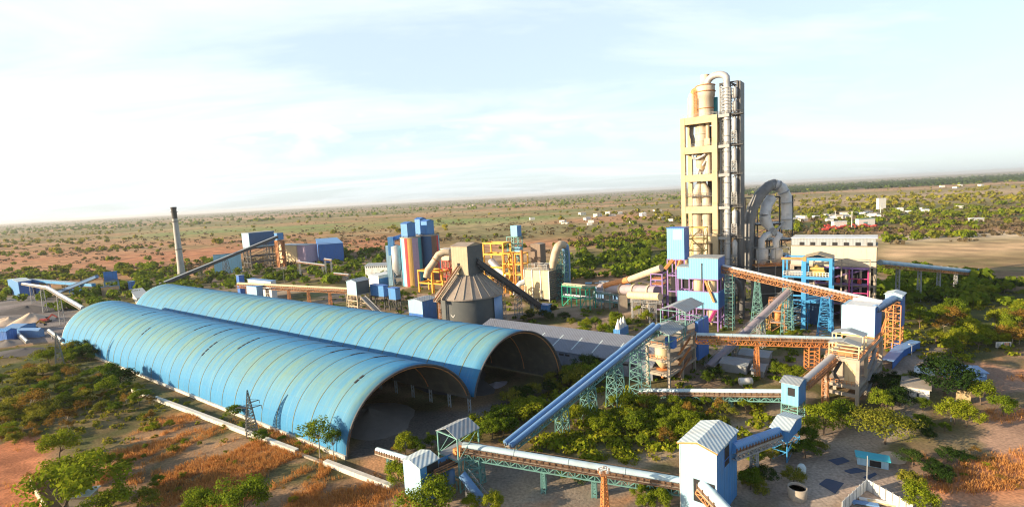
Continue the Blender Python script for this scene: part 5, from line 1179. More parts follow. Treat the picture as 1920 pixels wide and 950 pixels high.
# blue and white house left of the silo
F = fit(794, 604, 0, 768, 820, GA); F[0].z = 0
zt_ = D(794, 565, F[0].y).z
t, w_, d_ = block('substation_house', 'white fronted house with shaded deep blue side wall left of the conical silo', 'house', F, 0, zt_, 'pale_blue_cladding', 'roof_sheet', .9, 'y', .35)
b = MB(); b.box(.012, .08, .05, d_ - .05, 0, zt_); b.build('flank_shade', 'deep_blue_cladding', t)  # side wall's shade laid on as deep blue
b = MB(); b.box(-w_ + .05, -.05, -.07, -.012, 0, zt_ * .38); b.build('front_band', 'deep_blue_cladding', t)
# ================================================================== striped silos
STR = ['stripe_white', 'stripe_blue', 'stripe_red', 'stripe_yellow', 'stripe_lilac', 'stripe_teal', 'stripe_navy', 'stripe_brown']
def stripe_silo(label, pxc, half, ybase, ytop, order, hy, off, Y=None):
    p = G(pxc, ybase) if Y is None else Vector((D(pxc, 450, Y).x, Y, 0))
    r = half * p.y / FPX * 1.02; zt = D(pxc, ytop, p.y).z
    t = thing('striped_silo', label, 'silo', p, 0, 'striped storage silos')
    b = MB(); n = 40
    for k in range(n):
        b.mi = order[int((k + off) / n * len(order)) % len(order)]
        b.lathe(0, 0, [(r, 0), (r, zt)], 1, 2 * math.pi * k / n, 2 * math.pi * (k + 1) / n)
    b.build('shell', STR, t)
    b = MB(); b.lathe(0, 0, [(r + .15, zt - .5), (r + .15, zt + .12), (0.01, zt + .6)], 40); b.build('roof', 'concrete', t)
    b = MB(); b.rail([((r - .2) * math.cos(a * .524), (r - .2) * math.sin(a * .524), zt + .1) for a in range(13)], 1.2, .14, 2.4); b.build('handrail', 'dark_steel', t)
    u, v = axes(); hw = r * .62; zh = D(pxc, hy, p.y).z
    c, s_ = math.cos(GA), math.sin(GA)
    def R(x, y, z): return (x * c - y * s_, x * s_ + y * c, z)
    b = MB(); q = MB(); q.box(-hw * .9, hw * .5, -hw, hw * .7, zt + .3, zh); q.gable_end_y(hw * .5, -hw, hw * .7, zh, 1.0); b.add([R(*p_) for p_ in q.v], q.f); b.build('head_house', 'mid_blue_cladding', t)
    b = MB(); q = MB(); q.gable(-hw * .9, hw * .5, -hw, hw * .7, zh + .02, 1.0, 'x', .4, .15); b.add([R(*p_) for p_ in q.v], q.f); b.build('head_roof', 'deep_blue_cladding', t)
    return t, p, zt, r
o1 = [1, 1, 0, 2, 3, 4, 5, 1, 6, 6, 7, 6, 5, 1]
_, p1_, z1s, r1s = stripe_silo('left striped silo with red, yellow and lilac bands facing the conical silo', 776, 19, 534, 444, [6, 6, 5, 6, 5, 6, 1, 1, 1, 1, 1, 0, 2, 3, 4, 4, 5, 5], 418, 0)
stripe_silo('right striped silo with brown, red and light blue bands beside the left one', 806, 17, 530, 440, [1, 6, 1, 6, 5, 1, 1, 1, 6, 6, 6, 6, 6, 6, 7, 7, 2, 1], 414, 0, p1_.y + 8)
stripe_silo('rear striped silo mostly hidden, its blue head house rising highest between the two', 793, 15, 524, 440, [5, 6, 1, 6], 410, 0, p1_.y + 26)
p = Vector((D(746, 500, p1_.y + 2).x, p1_.y + 2, 0)); za = D(746, 505, p.y).z; zb2_ = D(746, 462, p.y).z
t = thing('steel_silo', 'narrow grey steel silo on legs with a blue cabin left of the striped silos', 'silo', p, 0)
b = MB(); b.lathe(0, 0, [(1.2, za - 4), (4.0, za), (4.0, zb2_), (.5, zb2_ + 1.4)], 24); b.build('shell', 'grey_duct', t)
b = MB(); b.frame([-3, 3], [-3, 3], [0, za * .5, za + .2], .5, True, True); b.build('leg_frame', 'grey_steel', t)
b = MB(); b.box(-5.5, -1.5, -2, 2, zb2_ - 6, D(738, 444, p.y).z); b.build('elevator_head', 'mid_blue_cladding', t)
b = MB(); b.box(-7.5, -4.2, -1.5, 2.0, 0.1, zb2_ + 1); b.build('side_tower', 'pale_blue_cladding', t)
b = MB(); b.bar((-3, 0, D(738, 448, p.y).z), (6.5, 1, D(760, 446, p.y).z + 2), 2.4, 2.6); b.build('link_gallery', 'deep_blue_cladding', t)
# white packing buildings
block('packing_shed', 'long white building with a row of small vents left of the grey steel silo', 'building', fit(733, 512, 4, 685, 745, math.radians(-8)), 0, D(733, 497, G(733, 512, 4).y).z, 'white_sheet', 'roof_sheet', 1.4, 'x', .4, math.radians(-8), windows=[('front', .04 + .08 * k, .08 + .08 * k, 8.8, 10.0) for k in range(12)])
t, w_, d_ = block('loading_house', 'lower white loading house with shaded blue flank below the vented white building', 'building', fit(711, 538, 0, 692, 742, GA), 0, D(711, 517, G(711, 538).y).z, 'white_sheet', 'white_sheet', flat=True)
b = MB(); b.box(.012, .08, .1, d_ - .1, .2, 6.0); b.build('flank_shade', 'mid_blue_cladding', t)  # shaded flank painted blue over the white wall
# ================================================================== clinker dust house and trestle conveyor beyond the far shed
F = fit(672, 556, 0, 654, 696, GA); Yh = F[0].y
za, zb_ = D(672, 553, Yh).z, D(672, 527, Yh).z
F = fit(672, 584, 0, 654, 696, GA); Yh = F[0].y; zj0, zj1 = D(672, 553, Yh).z, D(672, 528, Yh).z
t, w_, d_ = block('junction_house', 'grey blue gabled junction house on a pale steel frame beyond the far shed', 'junction house', F, zj0, zj1, 'pale_blue_cladding', 'roof_sheet', 1.2, 'y', .5)
b = MB(); b.box(.012, .08, .05, d_ - .05, zj0, zj1); b.build('flank_shade', 'dark_concrete', t)  # dark grey over the right wall, painted as its shade
b = MB(); b.frame([-w_ + .2, -.2], [.2, d_ - .2], [0, zj0 * .33, zj0 * .66, zj0], .55); b.build('leg_frame', 'block_wall', t)
q0 = D(446, 531, Yh + 30); q1 = loc2w(F, -w_, d_ * .5, 0); q1.z = D(654, 542, q1.y).z
conveyor('conveyor', 'cream hooded level conveyor on rusty bents beyond the far shed, left of junction house', q0 - UP, q1 - UP, 2.8, 'cream_tank', 1.0, side='rust_steel', truss='rust_steel', th=1.5, ntr=36,
         trestles=tuple((f_, 'bent', 3, 1.4, 'rust_steel', 4) for f_ in (.08, .26, .45, .62, .80)) + ((.965, 'ladder', 3, 3, 'cream_tank', 5),))
for k, (px, py, lx, rx, zt_, z0_, mt, lb) in enumerate(((722, 581, 697, 731, 536, 556, 'mid_blue_cladding', 'dull blue clad house right of the grey blue junction house'), (744, 584, 731, 753, 541, 562, 'mid_blue_cladding', 'smallest dull blue house at the right end of the junction row'))):
    F2 = fit(px, py, 0, lx, rx, GA); Y_ = F2[0].y
    t, w_, d_ = block('conveyor_house', lb, 'house', F2, D(px, z0_, Y_).z, D(px, zt_, Y_).z, mt, 'deep_blue_cladding', flat=True)
    b = MB(); b.frame([-w_, -.2], [.2, d_], [0, D(px, z0_, Y_).z], .5, True, True); b.build('leg_frame', 'dark_steel', t)
k0 = D(680, 556, Yh - 1); k1 = G(716, 592, 1.0)
conveyor('conveyor', 'dark ramp conveyor dropping from the grey blue junction house towards the far shed', k0, k1, 3.4, 'dark_steel', hood_kind=None, side='grey_steel', deck='concrete')
# ================================================================== raw mill group with yellow frames
def pxframe(name, label, cat, px0, px1, pyb, pyt, dep, mtl, lvls, c=.7, Y=None, nb=1):
    p = G(px1, pyb) if Y is None else Vector((D(px1, 480, Y).x, Y, 0))
    F_ = fit(*((px1, pyb) if Y is None else prj(p)), 0, px0, px1 + 40, GA)
    w__ = F_[1]; zt__ = D(px1, pyt, p.y).z
    t_ = thing(name, label, cat, p, GA)
    m_ = MB(); m_.frame([-w__ + w__ * k / nb for k in range(nb + 1)], [0, dep], [0] + [zt__ * q for q in lvls], c); m_.build('frame', mtl, t_)
    return t_, w__, zt__, p
t, w_, z_, p = pxframe('mill_frame', 'tall open yellow portal frame right of the conical silo box', 'steel frame', 911, 944, 560, 455, 8, 'yellow_steel', (.30, .52, .78, 1.0), 1.0, Y=318)
b = MB(); b.tube([(-w_ * .8, 3, z_ * .62), (-w_ * .3, 2, z_ * .42), (w_ * .1, 1, z_ * .34)], [2.4, 2.2, 2.0], 14); b.build('feed_drum', 'grey_duct', t)
b = MB(); b.box(-w_ * .9, -.6, .5, 7, z_ * .3, z_ * .32); b.build('deck', 'dull_yellow_steel', t)
t, w_, z_, p = pxframe('mill_frame', 'lower yellow stair frame with orange pipes between the portal frame and beige filter', 'steel frame', 946, 977, 556, 475, 7, 'yellow_steel', (.25, .5, .75, 1.0), .7, Y=306, nb=3)
for k in range(4):
    b = MB(); s_ = 1 if k % 2 else -1; b.bar((-w_ * .66 - s_ * 2, -.5, z_ * k / 4), (-w_ * .66 + s_ * 2, -.5, z_ * (k + 1) / 4), .9, .2); b.build('stair_flight', 'dull_yellow_steel', t)
b = MB(); [b.tube([(x, -.8, .2), (x, -.8, z_ * q)], r_, 10) for x, q, r_ in ((.9, 1.08, 1.0), (-w_ * .4, 1.0, .35))]; b.build('riser_pipe', 'orange_steel', t)
b = MB(); b.box(-w_, 0, .5, 6.5, z_ * .5, z_ * .52); b.build('deck', 'dull_yellow_steel', t)
# blue elevator tower behind
F = fit(970, 445, 0, 958, 978, GA, near=330); ze0, ze1 = D(970, 443, 330).z, D(970, 423, 330).z
t = thing('elevator_tower', 'green lattice elevator tower topped by a bright blue box behind the yellow frames', 'elevator tower', (F[0].x, F[0].y, 0), GA)
w_, d_ = F[1], F[2]
b = MB(); b.box(-w_, 0, 0, d_, ze0, ze1); b.build('head_house', 'sky_blue_cladding', t)
b = MB(); b.box(.01, .07, 0.05, d_ - .05, ze0, ze1); b.build('flank_shade', 'mid_blue_cladding', t)  # deeper blue on the head house's right face for its shade
b = MB(); b.frame([-w_ - 3, -w_ * .5, .3], [-.5, d_], [0] + [ze0 * q for q in (.3, .5, .62, .74, .86, .995)], .5, True, True); b.build('lattice_frame', 'green_steel', t)
b = MB(); b.box(-w_ * .3, 2.8, -1.5, 1, D(970, 474, 330).z, D(970, 463, 330).z); b.build('small_box', 'sky_blue_cladding', t)
# brown box
F = fit(1016, 540, 0, 998, 1026, GA, near=322); zt_ = D(1016, 458, 322).z
block('hopper_house', 'tall brownish grey clad hopper house behind the beige filter', 'hopper house', F, 0, zt_, 'brown_cladding', 'silo_roof', .5, 'y', .3)
# beige filter with louvred side
F = fit(1031, 560, 0, 985, 1056, GA, near=282); z0_, z1_ = D(1031, 560, 282).z, D(1031, 508, 282).z
F = (F[0], F[1], min(F[2], 24))
t = thing('bag_filter', 'big beige panelled bag filter with dark louvred side, on short legs', 'filter', (F[0].x, F[0].y, 0), GA)
w_, d_ = F[1], F[2]
b = MB(); b.box(-w_, 0, 0, d_, z0_, z1_); b.build('casing', 'cream_tank', t)
for k in range(4):
    b = MB(); x = -w_ + w_ * k / 3.0; b.box(x - .25, x + .25, -.4, -.01, z0_, z1_ + .3); b.build('stiffener', 'white_paint', t)
for k in range(13):
    b = MB(); z = z0_ + (z1_ - z0_) * k / 13; b.box(.02, .8, .3, d_ * .9, z, z + (z1_ - z0_) / 13 * .55); b.build('louvre', 'dark_duct', t)
for k in range(6):
    b = MB(); z = z0_ + (z1_ - z0_) * (k + 1) / 7; b.box(-w_ + .3, -.3, -.14, -.01, z - .09, z + .09); b.build('panel_joint', 'beige_duct', t)
b = MB(); b.frame([-w_ + .6, -w_ / 2, -.6], [.6, d_ * .5, d_ - .6], [0, z0_ - .02], .6); b.build('leg_frame', 'grey_steel', t)
b = MB(); b.rail([(-w_, 0, z1_), (0, 0, z1_), (0, d_, z1_)], 1.3, .14, 1.6); b.frame([-w_ * .9, -w_ * .5, -w_ * .15], [2, d_ * .6], [z1_, z1_ + 3.2], .3, True, True); b.build('roof_rack', 'grey_steel', t)
b = MB(); b.lathe(-w_ * .25, d_ * .4, [(3, z1_), (3.6, z1_ + 1.2), (1.6, z1_ + 3.2)], 18); b.build('collar', 'dark_duct', t)
# hooked duct from the filter
Yd = 286
t = thing('hook_duct', 'hooked beige duct rising from the bag filter and turning down in grey', 'duct', G(1036, 562), 0)
b = MB(); b.tube([D(1036, 503, Yd), D(1037, 494, Yd), D(1041, 475, Yd), D(1046, 462, Yd), D(1051, 458.5, Yd + 1), D(1057, 459, Yd + 3)], [1.7, 2.2, 2.3, 2.3, 2.3, 2.2], 16); b.build('rising_duct', 'beige_duct', t, True)
b = MB(); b.tube([D(1055, 458.5, Yd + 3), D(1060, 462, Yd + 5), D(1062, 475, Yd + 6), D(1063, 500, Yd + 6), D(1063, 545, Yd + 6)], 2.1, 16); b.build('falling_duct', 'blue_pipe', t, True)
b = MB(); c_ = D(1054, 500, Yd + 3); b.lattice_tower((c_.x, c_.y, 0), D(1054, 470, Yd + 3), 5.5, 4.5, 7, .35); b.build('support_tower', 'green_steel', t, True)
# white looped pipes at the left of the filter
t = thing('loop_duct', 'pair of white looped ducts between the silo gallery and bag filter', 'duct', G(975, 572), 0)
for k in range(2):
    b = MB(); b.tube([D(966 + 4 * k, 552, 284), D(967 + 4 * k, 541 - 3 * k, 284), D(973 + 3 * k, 533 - 3 * k, 284), D(984, 529 - 2 * k, 284)], 1.3, 12); b.build('pipe', 'white_paint', t, True)
b = MB(); c_ = D(975, 560, 284); b.frame([c_.x - 3, c_.x + 4], [282, 288], [0, 5, 9], .5, True, True); b.build('frame', 'cream_tank', t, True)
# left of the silo: orange frame, beige duct, small bunker, red frame
t, w_, z_, p = pxframe('duct_frame', 'orange portal frame between the striped silos and the conical silo', 'steel frame', 787, 807, 548, 507, 9, 'yellow_steel', (.45, 1.0), 1.0, Y=330)
b = MB(); b.frame([0.6, 9], [.5, 9], [0, z_ * .45, z_ * .98], .9); b.build('side_frame', 'yellow_steel', t)
Yd = 322
t = thing('elbow_duct', 'thick beige duct bending up from the orange frame to the cream bunker', 'duct', G(812, 545), 0)
b = MB(); b.tube([D(800, 520, Yd), D(803, 506, Yd), D(810, 497, Yd), D(816, 488, Yd), D(822, 478, Yd), D(832, 473, Yd), D(842, 473, Yd)], 2.3, 16); b.build('duct', 'beige_duct', t, True)
b = MB(); b.tube([D(816.5, 487, Yd), D(817.5, 485.5, Yd)], 2.6, 16); b.build('flange', 'rust_steel', t, True)
F = fit(843, 489, 0, 828, 850, GA, near=326); zt_, zb_ = D(843, 467, 326).z, D(843, 488, 326).z
t, w_, d_ = block('bunker', 'small cream bunker on a red frame behind the left side of the silo box', 'bunker', F, zb_, zt_, 'beige_wall', 'white_sheet', flat=True)
b = MB(); b.frame([-w_, -w_ / 2, 0], [.2, d_], [0, zb_ * .25, zb_ * .5, zb_ * .75, zb_], .5, True, True); b.build('red_frame', 'red_steel', t)
# ================================================================== long flat building, kiln, pipe rack
F = fit(1188, 548, 0, 1070, 1222, math.radians(-14)); 
F = fit(1185, 541, 0, 1070, 1224, math.radians(-12), near=330)
t, w_, d_ = block('control_building', 'long low flat roofed building with pale roof behind the kiln duct', 'building', F, 0, D(1185, 536, 330).z, 'blue_pipe', 'pale_roof_sheet', flat=True, ang=math.radians(-12), windows=[('right', .1 + .2 * k, .2 + .2 * k, 3, 5) for k in range(4)])
zt_ = D(1185, 536, 330).z
for k, (x, y, sx, h, m) in enumerate(((-w_ * .45, d_ * .3, 3.2, 3.2, 'white_paint'), (-w_ * .70, d_ * .4, 2.2, 2.4, 'sky_blue_cladding'), (-w_ * .56, d_ * .6, 1.6, 2.2, 'grey_steel'))):
    b = MB(); b.box(x - sx, x + sx, y - 2, y + 2, zt_ + .26, zt_ + .26 + h); b.build('roof_unit', m, t)
YK = 255
def kx(px, py, Y=YK): return D(px, py, Y)
t = thing('kiln', 'long lilac grey rotary kiln with riding rings on concrete piers', 'kiln', G(1180, 575), 0)
ka, kb = kx(1126, 540, 268), kx(1232, 546, 232)
b = MB(); b.tube([ka, kb], 2.5, 24); b.build('shell', 'lilac_pipe', t, True)
for f_ in (.15, .42, .65, .9):
    b = MB(); c = ka.lerp(kb, f_); dd = (kb - ka).normalized() * .5; b.tube([c - dd, c + dd], 3.1, 24); b.build('riding_ring', 'beige_duct', t, True)
    b = MB(); b.bar((c.x, c.y, 0), (c.x, c.y, c.z - 2.6), 3.6, 4.0); b.build('pier', 'concrete', t, True)
t = thing('kiln_air_duct', 'cream duct running below the lilac kiln towards the purple pipe tower', 'duct', G(1190, 590), 0)
a_, e_ = kx(1180, 553, 240), kx(1238, 556, 222)
b = MB(); b.tube([a_, e_], 1.7, 18); b.build('duct', 'cream_tank', t, True)
for q in (.2, .75): b = MB(); b.frame([a_.lerp(e_, q).x - 1.5, a_.lerp(e_, q).x + 1.5], [a_.lerp(e_, q).y - 1.2, a_.lerp(e_, q).y + 1.2], [0, a_.z * .5, a_.z - 1.8], .4, True, True); b.build('support', 'grey_steel', t, True)
b = MB(); b.rail([a_ + Vector((0, -2.2, -2.6)), e_ + Vector((0, -2.2, -2.6))], 1.2, .14, 1.5); b.bar(a_ + Vector((0, -2.0, -2.7)), e_ + Vector((0, -2.0, -2.7)), 1.2, .15); b.build('walkway', 'grey_steel', t, True)
t = thing('cross_duct', 'brown and orange duct rising from the kiln end to the blue elevator house', 'duct', G(1180, 575), 0)
pts = [kx(1134, 536, 262), kx(1150, 531, 258), kx(1180, 524, 250), kx(1210, 513, 240), kx(1240, 502, 232)]
b = MB(); b.tube(pts[:3], 1.6, 16); b.build('lower_duct', 'orange_steel', t, True)
b = MB(); b.tube(pts[2:], 1.6, 16); b.build('upper_duct', 'beige_duct', t, True)
b = MB(); b.tube([pts[2].lerp(pts[3], .0) - (pts[3] - pts[2]).normalized() * .3, pts[2] + (pts[3] - pts[2]).normalized() * .4], 1.95, 16); b.build('flange', 'rust_steel', t, True)
# green pipe rack and teal frames
for (pa, pb, pyb, pyt, Y, nb, m, lb, nm) in ((1054, 1106, 588, 538, 262, 3, 'bright_green_steel', 'bright green pipe rack right of the bag filter, beige pipes on top', 'pipe_rack'), (1112, 1176, 588, 552, 256, 4, 'green_steel', 'dull teal steel rack in the shade under the lilac kiln', 'pipe_rack'), (1186, 1224, 590, 560, 240, 2, 'grey_steel', 'grey railed rack left of the purple pipe tower', 'pipe_rack')):
    A_ = Vector((D(pa, 560, Y + 8).x, Y + 8, 0)); B_ = Vector((D(pb, 560, Y - 4).x, Y - 4, 0)); zt_ = D(pb, pyt, Y).z
    t = thing(nm, lb, 'pipe rack', A_, 0)
    dd = (B_ - A_); L_ = dd.length; dd.normalize(); sv = Vector((-dd.y, dd.x, 0)) * 5
    b = MB()
    for k in range(nb + 1):
        c = A_ + dd * (L_ * k / nb)
        for o in (Vector((0, 0, 0)), sv): b.bar(c + o, c + o + UP * zt_, .5)
        for q in (.5, 1.0): b.bar(c + UP * zt_ * q, c + sv + UP * zt_ * q, .45)
    for q in (.5, 1.0):
        for o in (Vector((0, 0, 0)), sv): b.bar(A_ + o + UP * zt_ * q, B_ + o + UP * zt_ * q, .4)
    b.bar(A_, A_ + dd * (L_ / nb) + UP * zt_ * .5, .3); b.bar(B_ - dd * (L_ / nb), B_ + UP * zt_, .3); b.build('frame', m, t, True)
    b = MB(); [b.tube([A_ + sv * q + UP * (zt_ + .6), B_ + sv * q + UP * (zt_ + .6)], r_, 10) for q, r_ in ((.15, .55), (.45, .8), (.8, .4))]; b.build('pipe', 'beige_duct' if nb == 3 else 'grey_duct', t, True)
    b = MB(); [b.tube([A_ + sv * q + UP * (zt_ * .5 + .5), B_ + sv * q + UP * (zt_ * .5 + .5)], .4, 8) for q in (.3, .6)]; b.build('pipe', 'grey_duct', t, True)
    b = MB(); b.rail([A_ + UP * zt_, B_ + UP * zt_], 1.2, .12, 2); b.build('handrail', m, t, True)
block('cabin', 'small bright blue cabin standing over the middle of the kiln', 'cabin', fit(1177, 552, 0, 1168, 1182, GA, near=252), D(1177, 549, 252).z, D(1177, 535, 252).z, 'sky_blue_cladding', 'mid_blue_cladding', flat=True)
block('compressor_house', 'dark blue grey low house in the shade behind the teal rack', 'house', fit(1168, 590, 0, 1116, 1176, GA, near=268), 0, 8.0, 'blue_pipe', 'roof_sheet', flat=True)
mat('shaded_roof', (0.20, 0.22, 0.27), .6, .12, .4, dirt=.3, dirtcol=(.16, .15, .15), ribs=1.2)  # darker roof sheet with the farther shed's shade put into its colour
# grey lean-to warehouse beside the far shed
P = G(1146, 673, 5.0)
F = (Vector((P.x, P.y, 0)), 62.0, 15.0)
P2_ = loc2w(F, 14, 0, 0)
t = thing('warehouse', 'long grey lean to warehouse with small dark vents right of the far shed', 'warehouse', (P2_.x, P2_.y, 0), GA)
b = MB(); b.box(-76, 0, 0, 15, 0, 5.0); b.build('wall', 'shaded_roof', t)
b = MB(); b.add([(-76.4, -.5, 5.02), (.4, -.5, 5.02), (.4, 15.4, 9.0), (-76.4, 15.4, 9.0), (-76.4, -.5, 5.2), (.4, -.5, 5.2), (.4, 15.4, 9.2), (-76.4, 15.4, 9.2)], [(0, 3, 2, 1), (4, 5, 6, 7), (0, 1, 5, 4), (1, 2, 6, 5), (2, 3, 7, 6), (3, 0, 4, 7)]); b.build('roof', 'shaded_roof', t)
b = MB(); b.box(-76, 0, 15, 15.2, 0, 8.9); b.build('back_wall', 'blue_pipe', t)
for k in range(8):
    b = MB(); b.add([(-70 + 8 * k, 1.5, 5.72), (-69.6 + 8 * k, 1.5, 5.72), (-69.6 + 8 * k, 10, 7.86), (-70 + 8 * k, 10, 7.86), (-70 + 8 * k, 1.5, 5.5), (-69.6 + 8 * k, 1.5, 5.5), (-69.6 + 8 * k, 10, 7.64), (-70 + 8 * k, 10, 7.64)], [(0, 1, 2, 3), (4, 7, 6, 5), (0, 4, 5, 1), (1, 5, 6, 2), (2, 6, 7, 3), (3, 7, 4, 0)]); b.build('skylight', 'pale_roof_sheet', t)
    b = MB(); x = -66 + 8 * k; b.box(x, x + 1.9, -.06, .05, 3.6, 4.3); b.build('vent', 'dark_void', t)
    b = MB(); b.box(x + 2.4, x + 4.2, -.06, .05, 3.6, 4.3); b.build('vent', 'dark_void', t)
# three white cone topped silos
c0 = G(1162, 640); t = thing('cone_silo_group', 'blue tank with three white conical tops beside the twin tube conveyor', 'tank', c0, GA)
zt_ = D(1162, 615, c0.y).z; zp_ = D(1170, 596, c0.y).z
u, v = axes()
for k in range(3):
    b = MB(); b.lathe(0, k * 2.6 - 1, [(1.2, zt_ * .35), (1.2, zt_ + .6), (.12, zp_)], 18); b.build('white_cone', 'white_paint', t)
b = MB(); b.box(-1.5, 1.3, -2.4, 6, zt_ * .42, zt_); b.build('casing', 'mid_blue_cladding', t)
b = MB(); b.frame([-1.3, 1.2], [-2.2, 5.8], [0, zt_ * .42], .3, True, True); b.build('leg_frame', 'bright_green_steel', t)
# ================================================================== far left: power house, chimney, crusher and boundary conveyors
p = G(342, 524); zc = D(326, 388, p.y).z
t = thing('chimney', 'tall tapered grey chimney with sooty top standing alone on the left', 'chimney', p, 0)
r0 = 7.0 * p.y / FPX; r1_ = 4.3 * p.y / FPX
b = MB(); b.lathe(0, 0, [(r0, 0), (r0 * .8, zc * .25), (r1_ * 1.03, zc * .84)], 28); b.build('shaft', 'chimney_concrete', t)
b = MB(); b.lathe(0, 0, [(r1_ * 1.03, zc * .84), (r1_, zc * .97), (r1_ * 1.15, zc * .975), (r1_ * 1.15, zc), (r1_ * .7, zc), (r1_ * .7, zc - 2)], 28); b.build('sooty_top', 'soot_concrete', t)
for q in (.42, .80, .93):
    b = MB(); rr_ = r1_ * (1.35 if q > .5 else 1.6); b.lathe(0, 0, [(rr_ * .7, zc * q), (rr_, zc * q), (rr_, zc * q + .5), (rr_ * .7, zc * q + .5)], 24); b.build('gallery_ring', 'dark_steel', t)
YP = 520.0
def pb(name, label, cat, px, lx, rx, pyb, pyt, Y, wall, roof='roof_sheet', ang=GA, flat=True, legs=None, dmax=60):
    F_ = fit(px, 460, 0, lx, rx, ang, near=Y); F_ = (F_[0], F_[1], min(F_[2], dmax)); z0_ = max(0, D(px, pyb, Y).z) if legs else 0
    r = block(name, label, cat, F_, z0_, D(px, pyt, Y).z, wall, roof, 1.5, 'y', .4, ang, flat=flat)
    if legs:
        m_ = MB(); m_.frame([-r[1], -r[1] / 2, 0], [0, r[2]], [0, z0_ * .3, z0_ * .6, z0_ * .98], 1.0, True, True); m_.build('leg_frame', legs, r[0])
    return r
t, w_, d_ = pb('power_house', 'blue grey boiler house on a dark frame right of the chimney', 'building', 468, 455, 516, 465, 437, YP, 'pale_blue_cladding', legs='dark_steel')
zt_ = D(468, 437, YP).z; z0_ = D(468, 462, YP).z
b = MB(); b.box(.02, .3, .3, d_ - .3, z0_, zt_ - .2); b.build('flank_shade', 'stripe_navy', t)  # navy over the boiler house's right wall, painted as shade
pb('head_cabin', 'bright blue conveyor head cabin on top of the boiler house frame', 'cabin', 521, 516, 533, 450, 437, YP + 4, 'mid_blue_cladding', legs='rust_steel', dmax=9)
pb('store_shed', 'pale blue store shed on a dark base right of the chimney', 'shed', 397, 392, 449, 512, 478, 490, 'pale_blue_cladding', legs=None, ang=math.radians(-62))
t, w_, d_ = pb('turbine_hall', 'sunlit cream turbine hall beside the blue grey boiler house', 'building', 555, 520, 580, 500, 460, 540, 'cream_tank')
pb('switch_house', 'lilac and blue panelled house joined to the cream turbine hall', 'building', 571, 556, 594, 495, 460, 532, 'stripe_lilac')
pb('blue_hall', 'long deep blue hall at the right end of the power house row', 'hall', 597, 592, 643, 490, 459, 540, 'deep_blue_cladding', 'mid_blue_cladding', ang=math.radians(-68))
k0 = G(250, 555, 3); k0 = D(190, 575, 330); k1 = D(520, 446, YP + 2)
conveyor('conveyor', 'long dark conveyor climbing past the chimney to the blue head cabin', G(300, 537, 2), k1, 2.7, 'dark_steel', hood_kind='box', side=None, deck='dark_steel', trestles=tuple((q, 'lattice', 5, 3, 'dark_steel', 4) for q in (.3, .5, .7, .88)))
k = G(445, 528); 
t, w_, d_ = pb('cabin', 'tiny deep blue cabin at the left end of the cream hooded conveyor', 'cabin', 441, 436, 451, 534, 517, Yh + 34, 'deep_blue_cladding', dmax=9)
pb('pump_shed', 'low blue roofed shed between the tiny blue cabin and far shed', 'shed', 500, 457, 510, 540, 528, Yh + 45, 'white_sheet', 'blue_pipe', dmax=20)
pb('painted_tank_house', 'small white and blue house under the cream hooded conveyor', 'house', 472, 453, 484, 552, 538, Yh + 20, 'pale_blue_cladding', 'mid_blue_cladding', dmax=8)
for k, (a_, e_, lb) in enumerate((((556, 492), (610, 499), 'orange edged low pipe bridge in front of the cream turbine hall'), ((608, 487), (622, 489), 'short orange pipe bridge below the deep blue hall'), ((626, 514), (654, 517), 'short white topped pipe bridge left of the vented white building'))):
    Y_ = 440 if k < 2 else 400
    conveyor('pipe_bridge', lb, D(*a_, Y_), D(*e_, Y_), 2.5, 'white_paint', .9, side='orange_steel', truss=None, trestles=((.1, 'bent', 2, 2, 'grey_steel', 3), (.9, 'bent', 2, 2, 'grey_steel', 3)), cat='pipe bridge')
# crusher group at the far left
F = fit(38, 556, 0, 18, 62, GA); Y_ = F[0].y; 
t, w_, d_ = block('crusher_house', 'deep blue crusher house at the left edge where two conveyors meet', 'crusher house', (F[0], F[1], min(F[2], 16)), 0, D(38, 528, Y_).z, 'mid_blue_cladding', 'pale_roof_sheet', 1.2, 'y', .5)
b = MB(); b.box(.02, .2, .2, d_ - .2, .3, D(38, 528, Y_).z - .2); b.build('flank_shade', 'deep_blue_cladding', t)  # crusher house's shaded side coloured in with deep blue
for q in range(4):
    b = MB(); zz2 = D(38, 528, Y_).z * (.15 + .2 * q); b.box(-w_ - 1.0, -w_ - .05, .5, 3, zz2, zz2 + 1.2); b.build('side_balcony', 'pale_blue_cladding', t)
pb('drive_house', 'plain deep blue drive house right behind the left edge crusher house', 'house', 54, 44, 62, 556, 526, Y_ + 14, 'deep_blue_cladding', 'deep_blue_cladding', dmax=9)
c1 = D(42, 533, Y_ + 4); c2 = D(90, 541, 312); c3 = SB + SW * .12 + UP * 11 + AX * 0.5; c3 = D(156, 580, (SB + SW * .2).y + 4)
conveyor('conveyor', 'white hooded conveyor sloping down from the left crusher house into the near shed', c1, c3, 2.4, 'white_sheet', .9, side='grey_steel', bends=[c2], trestles=((.25, 'bent', 2.4, 1.6, 'grey_steel', 5), (.5, 'bent', 2.4, 1.6, 'grey_steel', 5), (.75, 'bent', 2.4, 1.6, 'grey_steel', 5)))
t, w_, d_ = pb('screen_house', 'two tier blue screening house on legs with white base, left of the chimney', 'screen house', 186, 180, 212, 527, 511, 400, 'mid_blue_cladding', 'mid_blue_cladding', legs='pale_blue_cladding', ang=math.radians(-60), dmax=14)
pb('wash_house', 'white walled blue topped base house under the blue screening house', 'house', 178, 172, 212, 552, 539, 395, 'block_wall', 'mid_blue_cladding', ang=math.radians(-62), dmax=12)
pb('cabin', 'small blue cabin right of the blue screening house', 'cabin', 234, 230, 243, 542, 529, 405, 'deep_blue_cladding', 'mid_blue_cladding', dmax=6)
